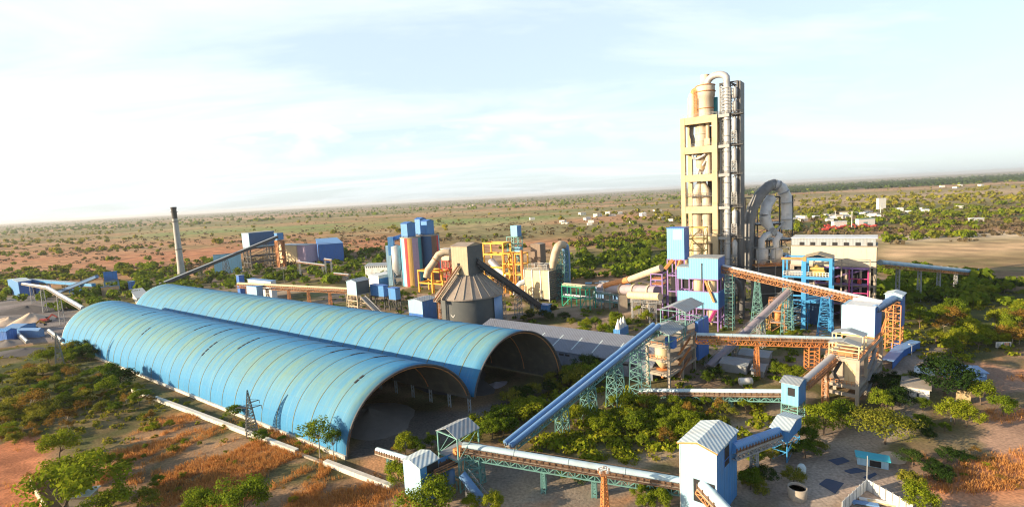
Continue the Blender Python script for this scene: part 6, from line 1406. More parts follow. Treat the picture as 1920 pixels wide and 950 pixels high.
conveyor('conveyor', 'dull blue conveyor from the left edge crusher house to the screening house', D(56, 528, Y_ + 18), D(176, 537, 398), 3.0, 'blue_steel', hood_kind='box', side=None, deck='dark_steel', trestles=((.3, 'bent', 3, 2, 'blue_steel', 5), (.65, 'bent', 3, 2, 'blue_steel', 5)))
conveyor('conveyor', 'dull blue conveyor rising from the scrub to the upper screening house', G(104, 553, 1), D(182, 521, 400), 3.0, 'blue_pipe', hood_kind='box', side=None, deck='dark_steel', trestles=((.6, 'bent', 3, 2, 'blue_steel', 4),))
pb('guard_house', 'low lilac walled house with orange edged end just behind the far shed', 'house', 243, 232, 268, 570, 560, 340, 'white_paint', 'roof_sheet', dmax=14, ang=math.radians(-50))
# stockyard
heap('stockpile', 'pale sand heap, left of the two sunlit heaps at the left edge', 'stockpile', G(18, 606), 13, 9, 4.2, 'sand_heap', .3, 31)
heap('stockpile', 'pale sand heap nearest the vaulted sheds in the left stockyard', 'stockpile', G(60, 603), 12, 9, 5.6, 'sand_heap', -.2, 32)
heap('stockpile', 'dark low heap behind the two sand heaps in the left stockyard', 'stockpile', G(52, 585), 26, 10, 4.5, 'dark_heap', .1, 33)
heap('stockpile', 'grey low heap at the left edge below the blue sheds', 'stockpile', G(12, 645), 12, 7, 2.4, 'limestone_heap', 0, 34)
heap('stockpile', 'dark spoil heap below the grey heap at the left edge', 'stockpile', G(48, 660), 16, 8, 2.2, 'dark_heap', 0.2, 35)
for k, (px, lx, rx, pyb, pyt, lb) in enumerate(((14, -20, 34, 640, 621, 'low blue roofed shed at the very left edge of the stockyard'), (40, 12, 72, 626, 613, 'teal blue shed behind the low shed at the left edge'), (74, 38, 84, 632, 619, 'lilac blue shed right of the low shed at the left edge'))):
    F = fit(px, pyb, 0, lx, rx, math.radians(-8)); block('yard_shed', lb, 'shed', (F[0], F[1], min(F[2], 8)), 0, D(px, pyt, F[0].y).z, ('deep_blue_cladding', 'mid_blue_cladding', 'blue_pipe')[k], ('mid_blue_cladding', 'blue_pipe', 'blue_pipe')[k], 1.0, 'x', .3, math.radians(-8))
conveyor('conveyor', 'short white conveyor slanting down in front of the blue stockyard sheds', D(36, 628, 262), G(52, 643, 1), 1.6, 'white_sheet', .6, side='grey_steel')
conveyor('conveyor', 'short white pipe conveyor leading out of the near shed far end', D(92, 621, 262), G(116, 640, 2.0), 1.6, 'white_sheet', .65, side='grey_steel', trestles=((.3, 'bent', 1.2, 1, 'grey_steel', 2),))
def excavator(P, rz, m, label):
    t = thing('excavator', label, 'excavator', P, rz)
    for s_ in (-1, 1):
        b = MB(); b.tube([(-2.2, s_ * 1.3, .5), (2.2, s_ * 1.3, .5)], .5, 8); b.box(-2.2, 2.2, s_ * 1.3 - .35, s_ * 1.3 + .35, .1, .95); b.build('track', 'black_rubber', t)
    b = MB(); b.box(-2.4, 1.4, -1.3, 1.3, 1.1, 2.3); b.build('body', m, t)
    b = MB(); b.box(.1, 1.7, .1, 1.35, 2.3, 3.5); b.build('cab', 'glass_dark', t)
    b = MB(); b.bar((1.2, -.3, 2.0), (4.0, -.3, 4.6), .5, .7); b.bar((4.0, -.3, 4.6), (6.4, -.3, 2.6), .4, .6); b.build('boom', m, t)
    b = MB(); b.box(5.9, 7.0, -.9, .3, 1.5, 2.6); b.build('bucket', 'dark_steel', t)
excavator(G(60, 617), .35, 'yellow_steel', 'small yellow excavator working between the sand heaps and yard sheds')
excavator(G(86, 604), .2, 'red_steel', 'small red excavator beside the sand heaps, boom raised')
# far right belt conveyor with blue end house
F = fit(1853, 524, 0, 1829, 1857, GA); Y_ = F[0].y
t, w_, d_ = block('end_house', 'blue end house at the far right end of the thin blue conveyor', 'end house', (F[0], F[1], min(F[2], 9)), 0, D(1853, 505, Y_).z, 'mid_blue_cladding', 'deep_blue_cladding', flat=True)
k1 = loc2w(F, -w_, 2, 0); k1.z = D(1830, 512, k1.y).z; k0 = D(1650, 495, LY + 8)
conveyor('conveyor', 'thin light blue hooded conveyor crossing the fields right of the beige hall', k0, k1, 2.4, 'hood_sheet', 1.15, side='blue_steel', truss='rust_steel', th=1.2, ntr=40, trestles=tuple((q, 'bent', 1.6, 1.2, 'grey_steel', 5) for q in (.15, .35, .55, .75, .92)))
pb('cabin', 'low blue cabin just left of the far right end house', 'cabin', 1822, 1810, 1826, 527, 518, Y_ + 4, 'deep_blue_cladding', 'deep_blue_cladding', dmax=4)
# lattice transmission masts beside the near shed
def pylon(P, z, label):
    t = thing('pylon', label, 'pylon', P, .3, 'transmission pylons along the near shed')
    b = MB(); b.lattice_tower((0, 0, 0), (0, 0, z * .62), 3.0, 1.3, 8, .13, ang=.3); b.lattice_tower((0, 0, z * .62), (0, 0, z), 1.3, .15, 6, .11, ang=.3); b.build('tower', 'pylon_steel', t)
    for q, l_ in ((.60, 3.0), (.72, 2.6), (.62, -3.2)):
        b = MB(); e = Vector((l_, 0, z * (q + .03))); b.bar((0, .4, z * q), e, .12); b.bar((0, -.4, z * q), e, .12); b.bar((0, 0, z * (q + .08)), e, .10); b.bar(e, e - UP * .9, .12); b.build('cross_arm', 'pylon_steel', t)
g = G(473, 815); pylon(g, D(465, 731, g.y).z, 'lattice pylon standing in the dry field in front of the nearer vault middle')
g = G(114, 690); pylon(g, D(113, 622, g.y).z, 'lattice pylon beside the far left end of the nearer vault')
# ================================================================== trees
def leaf_mat(name, c1, c2, c3):
    m = bpy.data.materials.new(name); m.use_nodes = True; nt = m.node_tree; N = nt.nodes; L = nt.links
    N.remove(N['Principled BSDF']); out = N['Material Output']
    ge = N.new('ShaderNodeNewGeometry'); oi = N.new('ShaderNodeObjectInfo')
    ad = N.new('ShaderNodeMath'); ad.operation = 'ADD'; L.new(ge.outputs['Random Per Island'], ad.inputs[0]); L.new(oi.outputs['Random'], ad.inputs[1])
    hf = N.new('ShaderNodeMath'); hf.operation = 'MULTIPLY'; hf.inputs[1].default_value = 0.5; L.new(ad.outputs[0], hf.inputs[0])
    cr = N.new('ShaderNodeValToRGB'); e = cr.color_ramp.elements; e[0].position = .1; e[0].color = (*c1, 1); e[1].position = .9; e[1].color = (*c3, 1); x = e.new(.5); x.color = (*c2, 1)
    L.new(hf.outputs[0], cr.inputs['Fac'])
    df = N.new('ShaderNodeBsdfDiffuse'); tr = N.new('ShaderNodeBsdfTranslucent'); mx = N.new('ShaderNodeMixShader'); mx.inputs[0].default_value = .36
    L.new(cr.outputs['Color'], df.inputs['Color']); L.new(cr.outputs['Color'], tr.inputs['Color']); L.new(df.outputs[0], mx.inputs[1]); L.new(tr.outputs[0], mx.inputs[2]); L.new(mx.outputs[0], out.inputs['Surface'])
    MATS[name] = m
leaf_mat('leaf_green', (.07, .125, .012), (.15, .215, .018), (.25, .29, .022))
leaf_mat('leaf_bright', (.14, .19, .014), (.23, .285, .018), (.33, .325, .026))
leaf_mat('leaf_dark', (.02, .045, .012), (.04, .08, .016), (.07, .11, .022))
leaf_mat('leaf_olive', (.14, .165, .022), (.245, .245, .03), (.37, .305, .04))
leaf_mat('leaf_dusty', (.13, .10, .06), (.20, .155, .085), (.28, .20, .11))
leaf_mat('leaf_dry', (.17, .095, .022), (.28, .17, .035), (.36, .22, .045))
def leaf_quads(rs, cen, rad, n, size, squash=.8):
    d = rs.normal(size=(n, 3)); d /= np.linalg.norm(d, axis=1)[:, None]
    r = rs.rand(n, 1) ** .45
    p = cen + d * r * np.array([rad, rad, rad * squash])
    nrm = d * 1.0 + rs.normal(size=(n, 3)) * .42 + np.array([0, 0, .35]); nrm /= np.linalg.norm(nrm, axis=1)[:, None]
    a = np.cross(nrm, rs.normal(size=(n, 3))); a /= np.linalg.norm(a, axis=1)[:, None]; b = np.cross(nrm, a)
    s = size * (.6 + .8 * rs.rand(n, 1)); a = a * s; b = b * s * .7
    return np.stack([p - a, p + b * .9, p + a, p - b * .9], 1)
def crown_mesh(name, seed, zc, rx, rz, clumps, per, size, m, flat=0, gap=.25):
    rs = np.random.RandomState(seed); Q = []
    ph = rs.rand(3) * 6.28; cps = []
    for k in range(clumps):
        d = rs.normal(size=3); d /= np.linalg.norm(d); 
        if d[2] < -.35: d[2] *= -.6
        az = math.atan2(d[1], d[0]); wob = 1 + .22 * math.sin(2 * az + ph[0]) + .16 * math.sin(3 * az + ph[1])
        r = .45 + .55 * rs.rand() ** .6
        c = np.array([d[0] * rx * r * wob, d[1] * rx * r * wob, zc + d[2] * rz * r * (1 if not flat else .6)])
        cr = rx * (.30 + .16 * rs.rand()); cps.append(c)
        Q.append(leaf_quads(rs, c, cr, per, size, .75 if not flat else .45))
    Q = np.concatenate(Q); n = len(Q)
    me = np_mesh(name, Q.reshape(-1, 3), np.arange(n * 4).reshape(n, 4)); me.materials.append(MATS[m]); return me, cps
def trunk_mesh(name, seed, h, cps, r=.028, m='bark', nl=7):
    rs = random.Random(seed); b = MB(); top = Vector((rs.uniform(-.05, .05), rs.uniform(-.05, .05), h))
    b.tube([(0, 0, -.02), (0.01, 0, h * .5), top], [r, r * .8, r * .6], 7)
    for c in cps[:nl]:
        c = Vector(c); mid = top.lerp(c, .5) + Vector((0, 0, -.03)); b.tube([top - Vector((0, 0, h * .15)), mid, c], [r * .5, r * .33, r * .12], 5, False)
    return b.mesh(name, m)
PROTO = {}
def proto(kind, name, cat, seed, zc, rx, rz, clumps, per, size, m, th, flat=0, tm='bark', tr=.028, nl=7):
    cm, cps = crown_mesh('crown', seed, zc, rx, rz, clumps, per, size, m, flat); tm_ = trunk_mesh('trunk', seed, th, cps, tr, tm, nl)
    PROTO.setdefault(kind, []).append((name, cat, cm, tm_))
for s_ in (1, 2, 3): proto('bushy', 'bushy_tree', 'tree', s_, .58, .46, .40, 26, 150, .026, 'leaf_green', .35)
for s_ in (4, 5, 6): proto('bright', 'bushy_tree', 'tree', s_, .56, .48, .42, 26, 150, .026, 'leaf_bright', .32)
for s_ in (7, 8): proto('dark', 'bushy_tree', 'tree', s_, .54, .52, .42, 26, 140, .027, 'leaf_dark', .3)
for s_ in (9, 10): proto('acacia', 'acacia_tree', 'tree', s_, .68, .85, .36, 36, 130, .027, 'leaf_olive', .5, 1, nl=12)
for s_ in (11, 12): proto('sparse', 'slender_tree', 'tree', s_, .62, .30, .36, 24, 60, .020, 'leaf_green', .55, 0, 'pale_bark', .014, 16)
for s_ in (13, 14, 15): proto('shrub', 'shrub', 'shrub', s_, .46, .62, .46, 20, 120, .037, 'leaf_olive', .25)
for s_ in (16, 17): proto('dry', 'dry_shrub', 'shrub', s_, .50, .48, .44, 16, 90, .028, 'leaf_dry', .4, 0, 'pale_bark', .018, 12)
for s_ in (18, 19): proto('low', 'shrub', 'shrub', s_, .44, .66, .44, 20, 120, .037, 'leaf_bright', .2)
for s_ in (21, 22): proto('thick', 'bushy_tree', 'tree', s_, .48, .56, .46, 30, 150, .026, 'leaf_green', .25)
for s_ in (20,): proto('palm', 'palm_tree', 'tree', s_, .82, .26, .18, 10, 40, .05, 'leaf_bright', .8, 0, 'pale_bark', .03, 10)
NT = 0
def tree(kind, P, h, label, group=None, wide=1.0):
    global NT
    NT += 1
    nm, cat, cm, tm_ = PROTO[kind][rng.randrange(len(PROTO[kind]))]
    r = bpy.data.objects.new(nm, None); COL.objects.link(r); r.location = (P[0], P[1], 0); r.rotation_euler = (0, 0, rng.random() * 6.28)
    r.scale = (h * wide, h * wide, h); r['label'] = label; r['category'] = cat
    if group: r['group'] = group
    for n_, me_ in (('trunk', tm_), ('crown', cm)):
        o = bpy.data.objects.new(n_, me_); COL.objects.link(o); o.parent = r
    return r
def at(kind, px, py, hpx, label, wide=1.0, group=None):
    P = G(px, py); return tree(kind, P, hpx * P.y / FPX * 1.02, label, group, wide)
BLOCK = []
def grove(kinds, pts_or_poly, n, h0, h1, label, group, wide=1.0, seed=0):
    """n trees inside a photograph polygon"""
    r_ = random.Random(seed + n); xs = [p[0] for p in pts_or_poly]; ys = [p[1] for p in pts_or_poly]; k = 0; tries = 0; placed = []
    while k < n and tries < 4000:
        tries += 1; x = r_.uniform(min(xs), max(xs)); y = r_.uniform(min(ys), max(ys)); c = False
        for (x0, y0), (x1, y1) in zip(pts_or_poly, pts_or_poly[1:] + pts_or_poly[:1]):
            if (y0 > y) != (y1 > y) and x < (x1 - x0) * (y - y0) / (y1 - y0) + x0: c = not c
        if not c: continue
        P = G(x, y); h = r_.uniform(h0, h1)
        if any((P - q).length < h * .45 for q in placed): continue
        placed.append(P); tree(kinds[r_.randrange(len(kinds))], P, h, label, group, wide * r_.uniform(.85, 1.2)); k += 1
# along the near shed
at('sparse', 600, 858, 82, 'tall slender tree with airy crown against the nearer vault near its front', 1.25)
at('sparse', 627, 864, 70, 'thin second tree right beside the tall slender tree at the nearer vault', .8)
at('bushy', 440, 786, 30, 'small round tree against the nearer vault, just left of the pylon')
at('dark', 224, 726, 38, 'broad dark tree growing against the nearer vault wall far half', 1.5)
at('dark', 160, 676, 30, 'dark tree against the nearer vault close to its far left end', 1.2)
at('bushy', 205, 718, 42, 'green tree in front of the broad dark vault tree', 1.0)
grove(['bushy', 'dark'], [(140, 668), (175, 686), (180, 680), (146, 660)], 3, 4, 7, 'slim tree in the row by the vault far end, shadow on the blue sheets', 'trees by the vault far end')
grove(['shrub', 'low'], [(250, 722), (640, 862), (646, 868), (520, 826), (250, 732)], 16, .8, 1.8, 'low shrub in the strip between nearer vault and white channel', 'shrubs beside the vault plinth')
at('bushy', 490, 832, 30, 'round bush beside the white channel right of the pylon foot')
at('bushy', 205, 745, 40, 'olive tree at the far end of the white channel', 1.0)
at('bushy', 262, 760, 34, 'rounded tree left of the white channel start', 1.0)
# left scrub
grove(['bushy', 'bright', 'shrub'], [(85, 690), (150, 690), (150, 665), (95, 655)], 6, 4, 7, 'bright tree clustered around the far left pylon foot', 'trees round the far pylon')
grove(['shrub', 'bushy', 'shrub', 'dry'], [(-10, 690), (90, 695), (180, 705), (170, 780), (60, 800), (-10, 790)], 44, 3.0, 5.5, 'scrub tree in the dense olive thicket at the left edge', 'thicket at the left edge', 1.1)
grove(['shrub', 'dry', 'low'], [(-10, 790), (150, 790), (140, 820), (-10, 840)], 14, 2.5, 4, 'bush on the front rim of the left thicket above the ploughed field', 'front rim of the left thicket')
grove(['shrub', 'bushy', 'dry'], [(175, 700), (340, 775), (320, 800), (190, 770)], 14, 2.2, 4.5, 'bush between the left thicket and the white channel', 'bushes left of the channel')
at('dry', 128, 802, 44, 'orange tinged tree standing out at the right side of the left thicket')
at('dry', 62, 775, 52, 'thin orange tree in the middle of the left thicket')
at('bright', 112, 862, 58, 'yellow green tree at the top corner of the ploughed field')
at('low', 150, 900, 66, 'round bright tree in the bottom left group, farthest of the three')
at('low', 128, 965, 112, 'largest green tree of the bottom left group', 1.0)
at('low', 208, 968, 62, 'yellow green round tree at the bottom edge right of the largest left tree')
at('dry', 72, 912, 38, 'dry bush beside the boundary wall top')
at('thick', 458, 968, 84, 'big round green tree at the bottom edge under the pylon', 1.05)
at('thick', 372, 968, 56, 'smaller green tree left of the big round bottom edge tree')
grove(['bright', 'bushy', 'shrub'], [(90, 850), (190, 860), (330, 930), (300, 955), (100, 955)], 10, 2, 4.5, 'bush filling the bottom left between the larger trees', 'bushes at the bottom left')
grove(['low', 'shrub', 'bushy'], [(220, 815), (330, 790), (360, 850), (250, 870)], 8, 1.2, 2.6, 'small bush in the dark strip left of the orange field', 'bushes left of the orange field')
grove(['dry', 'shrub', 'low'], [(330, 800), (520, 800), (640, 900), (560, 945), (330, 945)], 16, .7, 1.9, 'small bush scattered in the dry orange field', 'bushes in the orange field')
# front of the sheds, bottom centre
at('olive' if 'olive' in PROTO else 'bright', 748, 912, 52, 'yellow green tree left of the small transfer house')
at('thick', 806, 968, 78, 'large dark green tree in front of the small transfer house', 1.15)
at('bright', 885, 962, 40, 'bright tree at the bottom edge under the blue discharge pipe')
at('bright', 925, 966, 48, 'bright tree at the bottom edge right of the blue discharge pipe')
at('bright', 760, 852, 44, 'leafy tree just left of the open drive shelter')
at('dry', 745, 850, 22, 'small rusty bush left of the drive shelter trees')
grove(['bright', 'bushy'], [(765, 858), (815, 852), (812, 838), (775, 840)], 4, 2.5, 4.5, 'tree in the small cluster behind the drive shelter', 'trees behind the drive shelter')
grove(['bright', 'low', 'bushy'], [(880, 832), (950, 820), (1020, 772), (990, 760), (930, 795), (885, 810)], 17, 3, 5.5, 'bright leafy tree in front of the farther vault mouth, left of the twin tubes', 'trees before the farther vault')
grove(['dark', 'shrub'], [(960, 775), (1090, 720), (1080, 690), (1030, 700), (950, 755)], 13, 3, 5, 'shaded dark shrub at the farther vault mouth', 'shaded shrubs at the farther vault')
grove(['bushy', 'bright', 'bright', 'dry', 'low'], [(1060, 800), (1120, 768), (1180, 752), (1290, 770), (1310, 835), (1180, 850), (1070, 830)], 28, 3, 5.5, 'tree in the thicket between twin tubes and nearest transfer tower', 'central thicket')
grove(['bushy', 'shrub', 'dry'], [(1200, 752), (1440, 765), (1430, 790), (1330, 800), (1250, 778)], 14, 2.5, 4, 'shrub below the level green truss conveyor', 'shrubs under the level conveyor')
grove(['dark', 'bushy'], [(1020, 890), (1130, 880), (1120, 915), (1030, 910)], 5, 2.5, 4, 'tree under the long bottom conveyor near its green legs', 'trees under the bottom conveyor')
grove(['bushy', 'bright'], [(1185, 935), (1270, 930), (1265, 960), (1195, 962)], 5, 3, 4.5, 'tree left of the nearest transfer tower foot', 'trees at the nearest tower foot')
grove(['dark', 'shrub', 'bushy'], [(1062, 722), (1100, 698), (1135, 688), (1120, 715), (1080, 738)], 10, 5, 7.5, 'dark shrub between the farther vault and the long grey warehouse', 'shrubs before the warehouse')
# right of the nearest tower
grove(['dark', 'bushy', 'shrub'], [(1395, 870), (1490, 850), (1500, 830), (1540, 850), (1500, 900), (1400, 940)], 13, 2.5, 4.5, 'shaded bush right of the nearest transfer tower', 'shaded bushes by the nearest tower')
at('bright', 1545, 815, 64, 'broad leafy tree right of the raised transfer house', 1.2)
at('bushy', 1580, 800, 54, 'green tree between the broad leafy tree and concrete bin building', 1.0)
at('acacia', 1660, 832, 66, 'wide flat topped yellow green acacia right of the concrete bin building', 1.05)
at('bushy', 1515, 838, 44, 'dark green tree in front of the raised transfer house legs')
grove(['dark', 'bushy'], [(1640, 745), (1700, 690), (1720, 720), (1690, 770), (1650, 780)], 9, 4, 6.5, 'dark tree beside the right flank of the concrete bin building', 'dark trees by the bin building')
at('dark', 1772, 742, 74, 'large dark tree above the white office house', 1.2)
at('bright', 1838, 758, 50, 'bright tree right of the small cream hut', 1.0)
at('bright', 1790, 795, 54, 'yellow green tree in front of the small cream hut')
at('bright', 1812, 800, 46, 'second yellow green tree right in front of the cream hut')
at('bushy', 1880, 780, 42, 'round tree at the right edge beyond the cream hut', 1.2)
at('bushy', 1730, 770, 28, 'small round tree in front of the white office house')
grove(['dark', 'bushy'], [(1690, 800), (1800, 800), (1790, 820), (1700, 830)], 6, 2.5, 4, 'dark bush behind the wide acacia, right side', 'dark bushes by the acacia')
at('bright', 1722, 958, 58, 'bright round tree in front of the white fenced compound corner', 1.15)
grove(['dark', 'shrub'], [(1680, 880), (1740, 860), (1830, 870), (1780, 905), (1700, 920)], 9, 2.5, 4.2, 'shaded grey green bush between teal cabin and right edge', 'shaded bushes by the teal cabin')
grove(['dry', 'low'], [(1800, 830), (1930, 850), (1930, 920), (1800, 900)], 9, 1, 2.2, 'small dry bush on the red ground at the right edge', 'dry bushes at the right edge')
grove(['bright', 'bright', 'bushy', 'bright', 'dry'], [(1700, 610), (1760, 585), (1930, 590), (1930, 650), (1850, 670), (1760, 670), (1705, 650)], 34, 5, 8.5, 'tree in the bright grove right of the orange lattice tower', 'right grove')
grove(['dark', 'bushy', 'bright'], [(1660, 570), (1720, 545), (1900, 530), (1930, 560), (1800, 590), (1700, 590)], 24, 4, 7, 'shaded tree in the dark belt behind the right grove', 'dark belt behind the right grove')
# plant interior
grove(['bright', 'bushy'], [(1070, 632), (1130, 600), (1200, 612), (1150, 640), (1090, 645)], 12, 4, 6.5, 'leafy tree in the sunny clump left of the white cone tanks', 'clump by the cone tanks')
grove(['dark', 'shrub'], [(950, 600), (1050, 585), (1090, 610), (1000, 625)], 10, 3, 5, 'dark shrub right of the conical silo foot', 'dark shrubs by the conical silo')
at('palm', 1196, 600, 28, 'lone palm beside the green and grey pipe racks')
at('bright', 1212, 606, 26, 'small bright tree right of the lone palm')
grove(['bushy', 'bright'], [(1370, 640), (1490, 635), (1520, 645), (1380, 655)], 8, 3, 4.5, 'tree in the row behind the level orange truss conveyor', 'trees behind the orange conveyor')
grove(['bright', 'bushy'], [(1445, 720), (1500, 715), (1490, 700), (1455, 705)], 5, 3.5, 5, 'bright tree between the two orange trestles', 'trees between orange trestles')
grove(['dark', 'bushy'], [(1325, 715), (1350, 700), (1340, 735), (1320, 735)], 3, 3.5, 5, 'dark bush at the right foot of the open junction building', 'bushes at the junction building')
grove(['bushy', 'bright', 'olive'] if 'olive' in PROTO else ['bushy', 'bright', 'dark'], [(640, 555), (770, 545), (790, 560), (760, 585), (700, 570)], 10, 4, 6.5, 'tree between the striped silos and the junction row', 'trees below the striped silos')
grove(['dark', 'shrub', 'bushy'], [(360, 520), (640, 510), (650, 530), (450, 525), (360, 540)], 22, 4, 7, 'tree in the dull belt in front of the power house row', 'belt before the power house')
grove(['bushy', 'bright'], [(250, 520), (330, 505), (335, 530), (260, 540)], 9, 5, 8, 'tree in the bright patch left of the chimney foot', 'trees left of the chimney')
grove(['dark', 'bushy'], [(1070, 500), (1250, 500), (1255, 460), (1100, 470)], 30, 6, 10, 'tree in the dark green wood behind the kiln', 'wood behind the kiln')
print('trees', NT)
# ------------------------------------------------------------------ uncountable cover
def scatter(name, cells, seed, m, fn, mats=None):
    rs = np.random.RandomState(seed); Q = fn(rs); n = len(Q)
    me_ = np_mesh(name, Q.reshape(-1, 3), np.arange(n * 4).reshape(n, 4)); me_.materials.append(MATS[m])
    o = bpy.data.objects.new(name, me_); COL.objects.link(o); o['kind'] = 'stuff'; return o
def pixel_points(rs, n, x0, x1, y0, y1, dens):
    """ground points spread evenly over the view, thinned by a density"""
    px = rs.uniform(x0, x1, n); hzn = 418 - px * 100 / 1920; dy = rs.uniform(0, 1, n) ** 1.0 * (y1 - y0) + y0; py = hzn + dy
    u = px - 960; v = 475 - py; a = u * CR + v * SR; b = -u * SR + v * CR
    dz = b * CP - FPX * SP; t = -CAMH / dz; X_ = a * t; Y_ = (FPX * CP + b * SP) * t
    k = rs.rand(n) < dens(px, dy, X_, Y_); return X_[k], Y_[k], px[k], dy[k]
def clumps(rs, X_, Y_, h, n, size, wide=.8):
    m_ = len(X_); hh = (h * (.6 + .8 * rs.rand(m_)))[:, None]
    d = rs.normal(size=(m_, n, 3)); d /= np.linalg.norm(d, axis=2)[..., None]; r = rs.rand(m_, n, 1) ** .4
    p = d * r * np.stack([hh * wide, hh * wide, hh * .5], -1) + np.stack([np.broadcast_to(X_[:, None], (m_, n)), np.broadcast_to(Y_[:, None], (m_, n)), np.broadcast_to(hh * .52, (m_, n))], -1)
    nr = d * .8 + rs.normal(size=d.shape) * .5 + np.array([0, 0, .3]); nr /= np.linalg.norm(nr, axis=2)[..., None]
    a = np.cross(nr, rs.normal(size=d.shape)); a /= np.linalg.norm(a, axis=2)[..., None]; b = np.cross(nr, a); s = (size * hh)[..., None] * (.6 + .8 * rs.rand(m_, n, 1))
    a = a * s; b = b * s
    return np.stack([p - a - b, p + a - b, p + a + b, p - a + b], 2).reshape(-1, 4, 3)
def clearance(X_, Y_, dy): return np.ones_like(X_)
def d_far(px, dy, X_, Y_):
    n1 = fbm(X_ / 260, Y_ / 190, 31); n2 = fbm(X_ / 900, Y_ / 700, 37)
    hedge = np.exp(-((fbm(X_ / 420, Y_ / 300, 53, 3) - .5) / .014) ** 2) + np.exp(-((fbm(X_ / 700 + 9, Y_ / 260, 59, 3) - .5) / .012) ** 2)
    d = .02 + .95 * sm(.55, .63, n1) * sm(.42, .5, n2) + .9 * hedge + .55 * (1 - sm(6, 26, dy))
    village = np.exp(-((dy - 78) / 24) ** 2) * sm(1400, 1480, px); d = d + village * .9
    wood = np.exp(-((dy - 118) / 24) ** 2) * sm(1050, 1110, px) * (1 - sm(1270, 1380, px)); d = d + wood * 1.2
    meadow = np.exp(-((dy - 40) / 12) ** 2) * sm(150, 350, px) * (1 - sm(950, 1100, px)); d = d * (1 - .85 * meadow)
    barefield = np.exp(-((dy - 143) / 14) ** 2) * sm(1640, 1700, px) + np.exp(-((dy - 82) / 14) ** 2) * (1 - sm(600, 800, px)) * sm(-50, 60, px); d = d * (1 - .8 * np.clip(barefield, 0, 1))
    d = d * (1 - np.exp(-((dy - 15) / 7) ** 4) * sm(1340, 1400, px))
    d = d * np.where((Y_ < 560) & (px > 350) & (px < 1660), .0, 1) * np.where((Y_ < 480) & (px < 350), .35, 1)
    return d * .5
def far_fn(lo, hi, n, k, size, hgt):
    def f_(rs):
        X_, Y_, px, dy = pixel_points(rs, n, -280, 2220, lo, hi, d_far); return clumps(rs, X_, Y_, np.full(len(X_), hgt) * (.7 + .5 * rs.rand(len(X_))), k, size)
    return f_
scatter('far_woodland', None, 3, 'leaf_green', far_fn(3, 22, 10000, 7, .55, 8.5))
def dark_fn(rs):
    X_, Y_, px, dy = pixel_points(rs, 4200, 1340, 1960, 7, 22, lambda px, dy, X_, Y_: np.exp(-((dy - 14.5) / 6) ** 4) * sm(1340, 1460, px)); return clumps(rs, X_, Y_, np.full(len(X_), 9.0), 7, .6)
scatter('far_dark_woodland', None, 8, 'leaf_dark', dark_fn)
scatter('distant_scrub', None, 4, 'leaf_olive', far_fn(16, 60, 8000, 16, .34, 6.0))
def dry_fn(rs):
    X_, Y_, px, dy = pixel_points(rs, 11000, -280, 2220, 14, 130, lambda px, dy, X_, Y_: np.where((Y_ < 520) & (px > 350) & (px < 1660), 0, .08 + .8 * sm(.47, .6, fbm(X_ / 150, Y_ / 110, 91)))); return clumps(rs, X_, Y_, 1.6 + 1.6 * rs.rand(len(X_)), 10, .34, 1.3)
scatter('dry_scrub', None, 9, 'leaf_dusty', dry_fn)
scatter('distant_scrub', None, 5, 'leaf_olive', far_fn(30, 120, 4700, 34, .22, 4.6))
scatter('distant_scrub', None, 6, 'leaf_green', far_fn(60, 150, 3200, 60, .16, 5.2))
def d_poly(poly_list):
    def f_(px, dy, X_, Y_):
        d = np.zeros_like(X_)
        for poly, w__ in poly_list: d = np.maximum(d, w__ * inside(poly, X_, Y_, 5, 6, 7))
        return d * (.3 + .9 * sm(.4, .6, fbm(X_ / 10, Y_ / 10, 77)))
    return f_
def cover(polys, lo, hi, n, k, size, h, x0=-280, x1=2220):
    def f_(rs):
        X_, Y_, px, dy = pixel_points(rs, n, x0, x1, lo, hi, d_poly(polys)); return clumps(rs, X_, Y_, np.full(len(X_), h), k, size, 1.3)
    return f_
scatter('undergrowth', None, 11, 'leaf_olive', cover([(SCRUB, 1.0), (CENTRE, .7), (RIGHT_GREEN, .8)], 230, 520, 6600, 22, .24, .75))
scatter('undergrowth', None, 14, 'leaf_bright', cover([(CENTRE, .8), (RIGHT_GREEN, .6)], 230, 520, 4800, 40, .19, 1.4))
scatter('undergrowth', None, 12, 'leaf_green', cover([(PLANT, .7)], 90, 380, 6400, 20, .26, 1.1))
def grass_fn(rs):
    X_, Y_, px, dy = pixel_points(rs, 37000, -280, 2220, 380, 600, lambda px, dy, X_, Y_: np.maximum(inside(ORANGE_FIELD, X_, Y_, 4, 6, 61) * sm(.43, .55, fbm((X_ * .8 - Y_ * .55) / 5.0 + fbm(X_ / 14, Y_ / 14, 1) * 2, (X_ * .55 + Y_ * .8) / 16.0, 67)), np.maximum(inside(PLOWED, X_, Y_, 2, 2, 71) * .22, inside(RIGHT_EARTH, X_, Y_, 5, 6, 93)) * sm(.50, .6, fbm((X_ * .9 + Y_ * .3) / 18, (Y_ * .9 - X_ * .3) / 6, 97)) * .35))
    m_ = len(X_); k = 9; hh = .55 + .55 * rs.rand(m_, k); cx_ = X_[:, None] + rs.normal(size=(m_, k)) * .35; cy__ = Y_[:, None] + rs.normal(size=(m_, k)) * .35
    a = rs.rand(m_, k) * 6.28; lx, ly = np.cos(a) * .05, np.sin(a) * .05; tx, ty = rs.normal(size=(m_, k)) * .28, rs.normal(size=(m_, k)) * .28
    z0 = np.zeros_like(hh)
    return np.stack([np.stack([cx_ - lx, cy__ - ly, z0], -1), np.stack([cx_ + lx, cy__ + ly, z0], -1), np.stack([cx_ + tx + lx * .6, cy__ + ty + ly * .6, hh], -1), np.stack([cx_ + tx - lx * .6, cy__ + ty - ly * .6, hh], -1)], 2).reshape(-1, 4, 3)
leaf_mat('dry_straw', (.44, .20, .06), (.62, .31, .10), (.76, .43, .17))
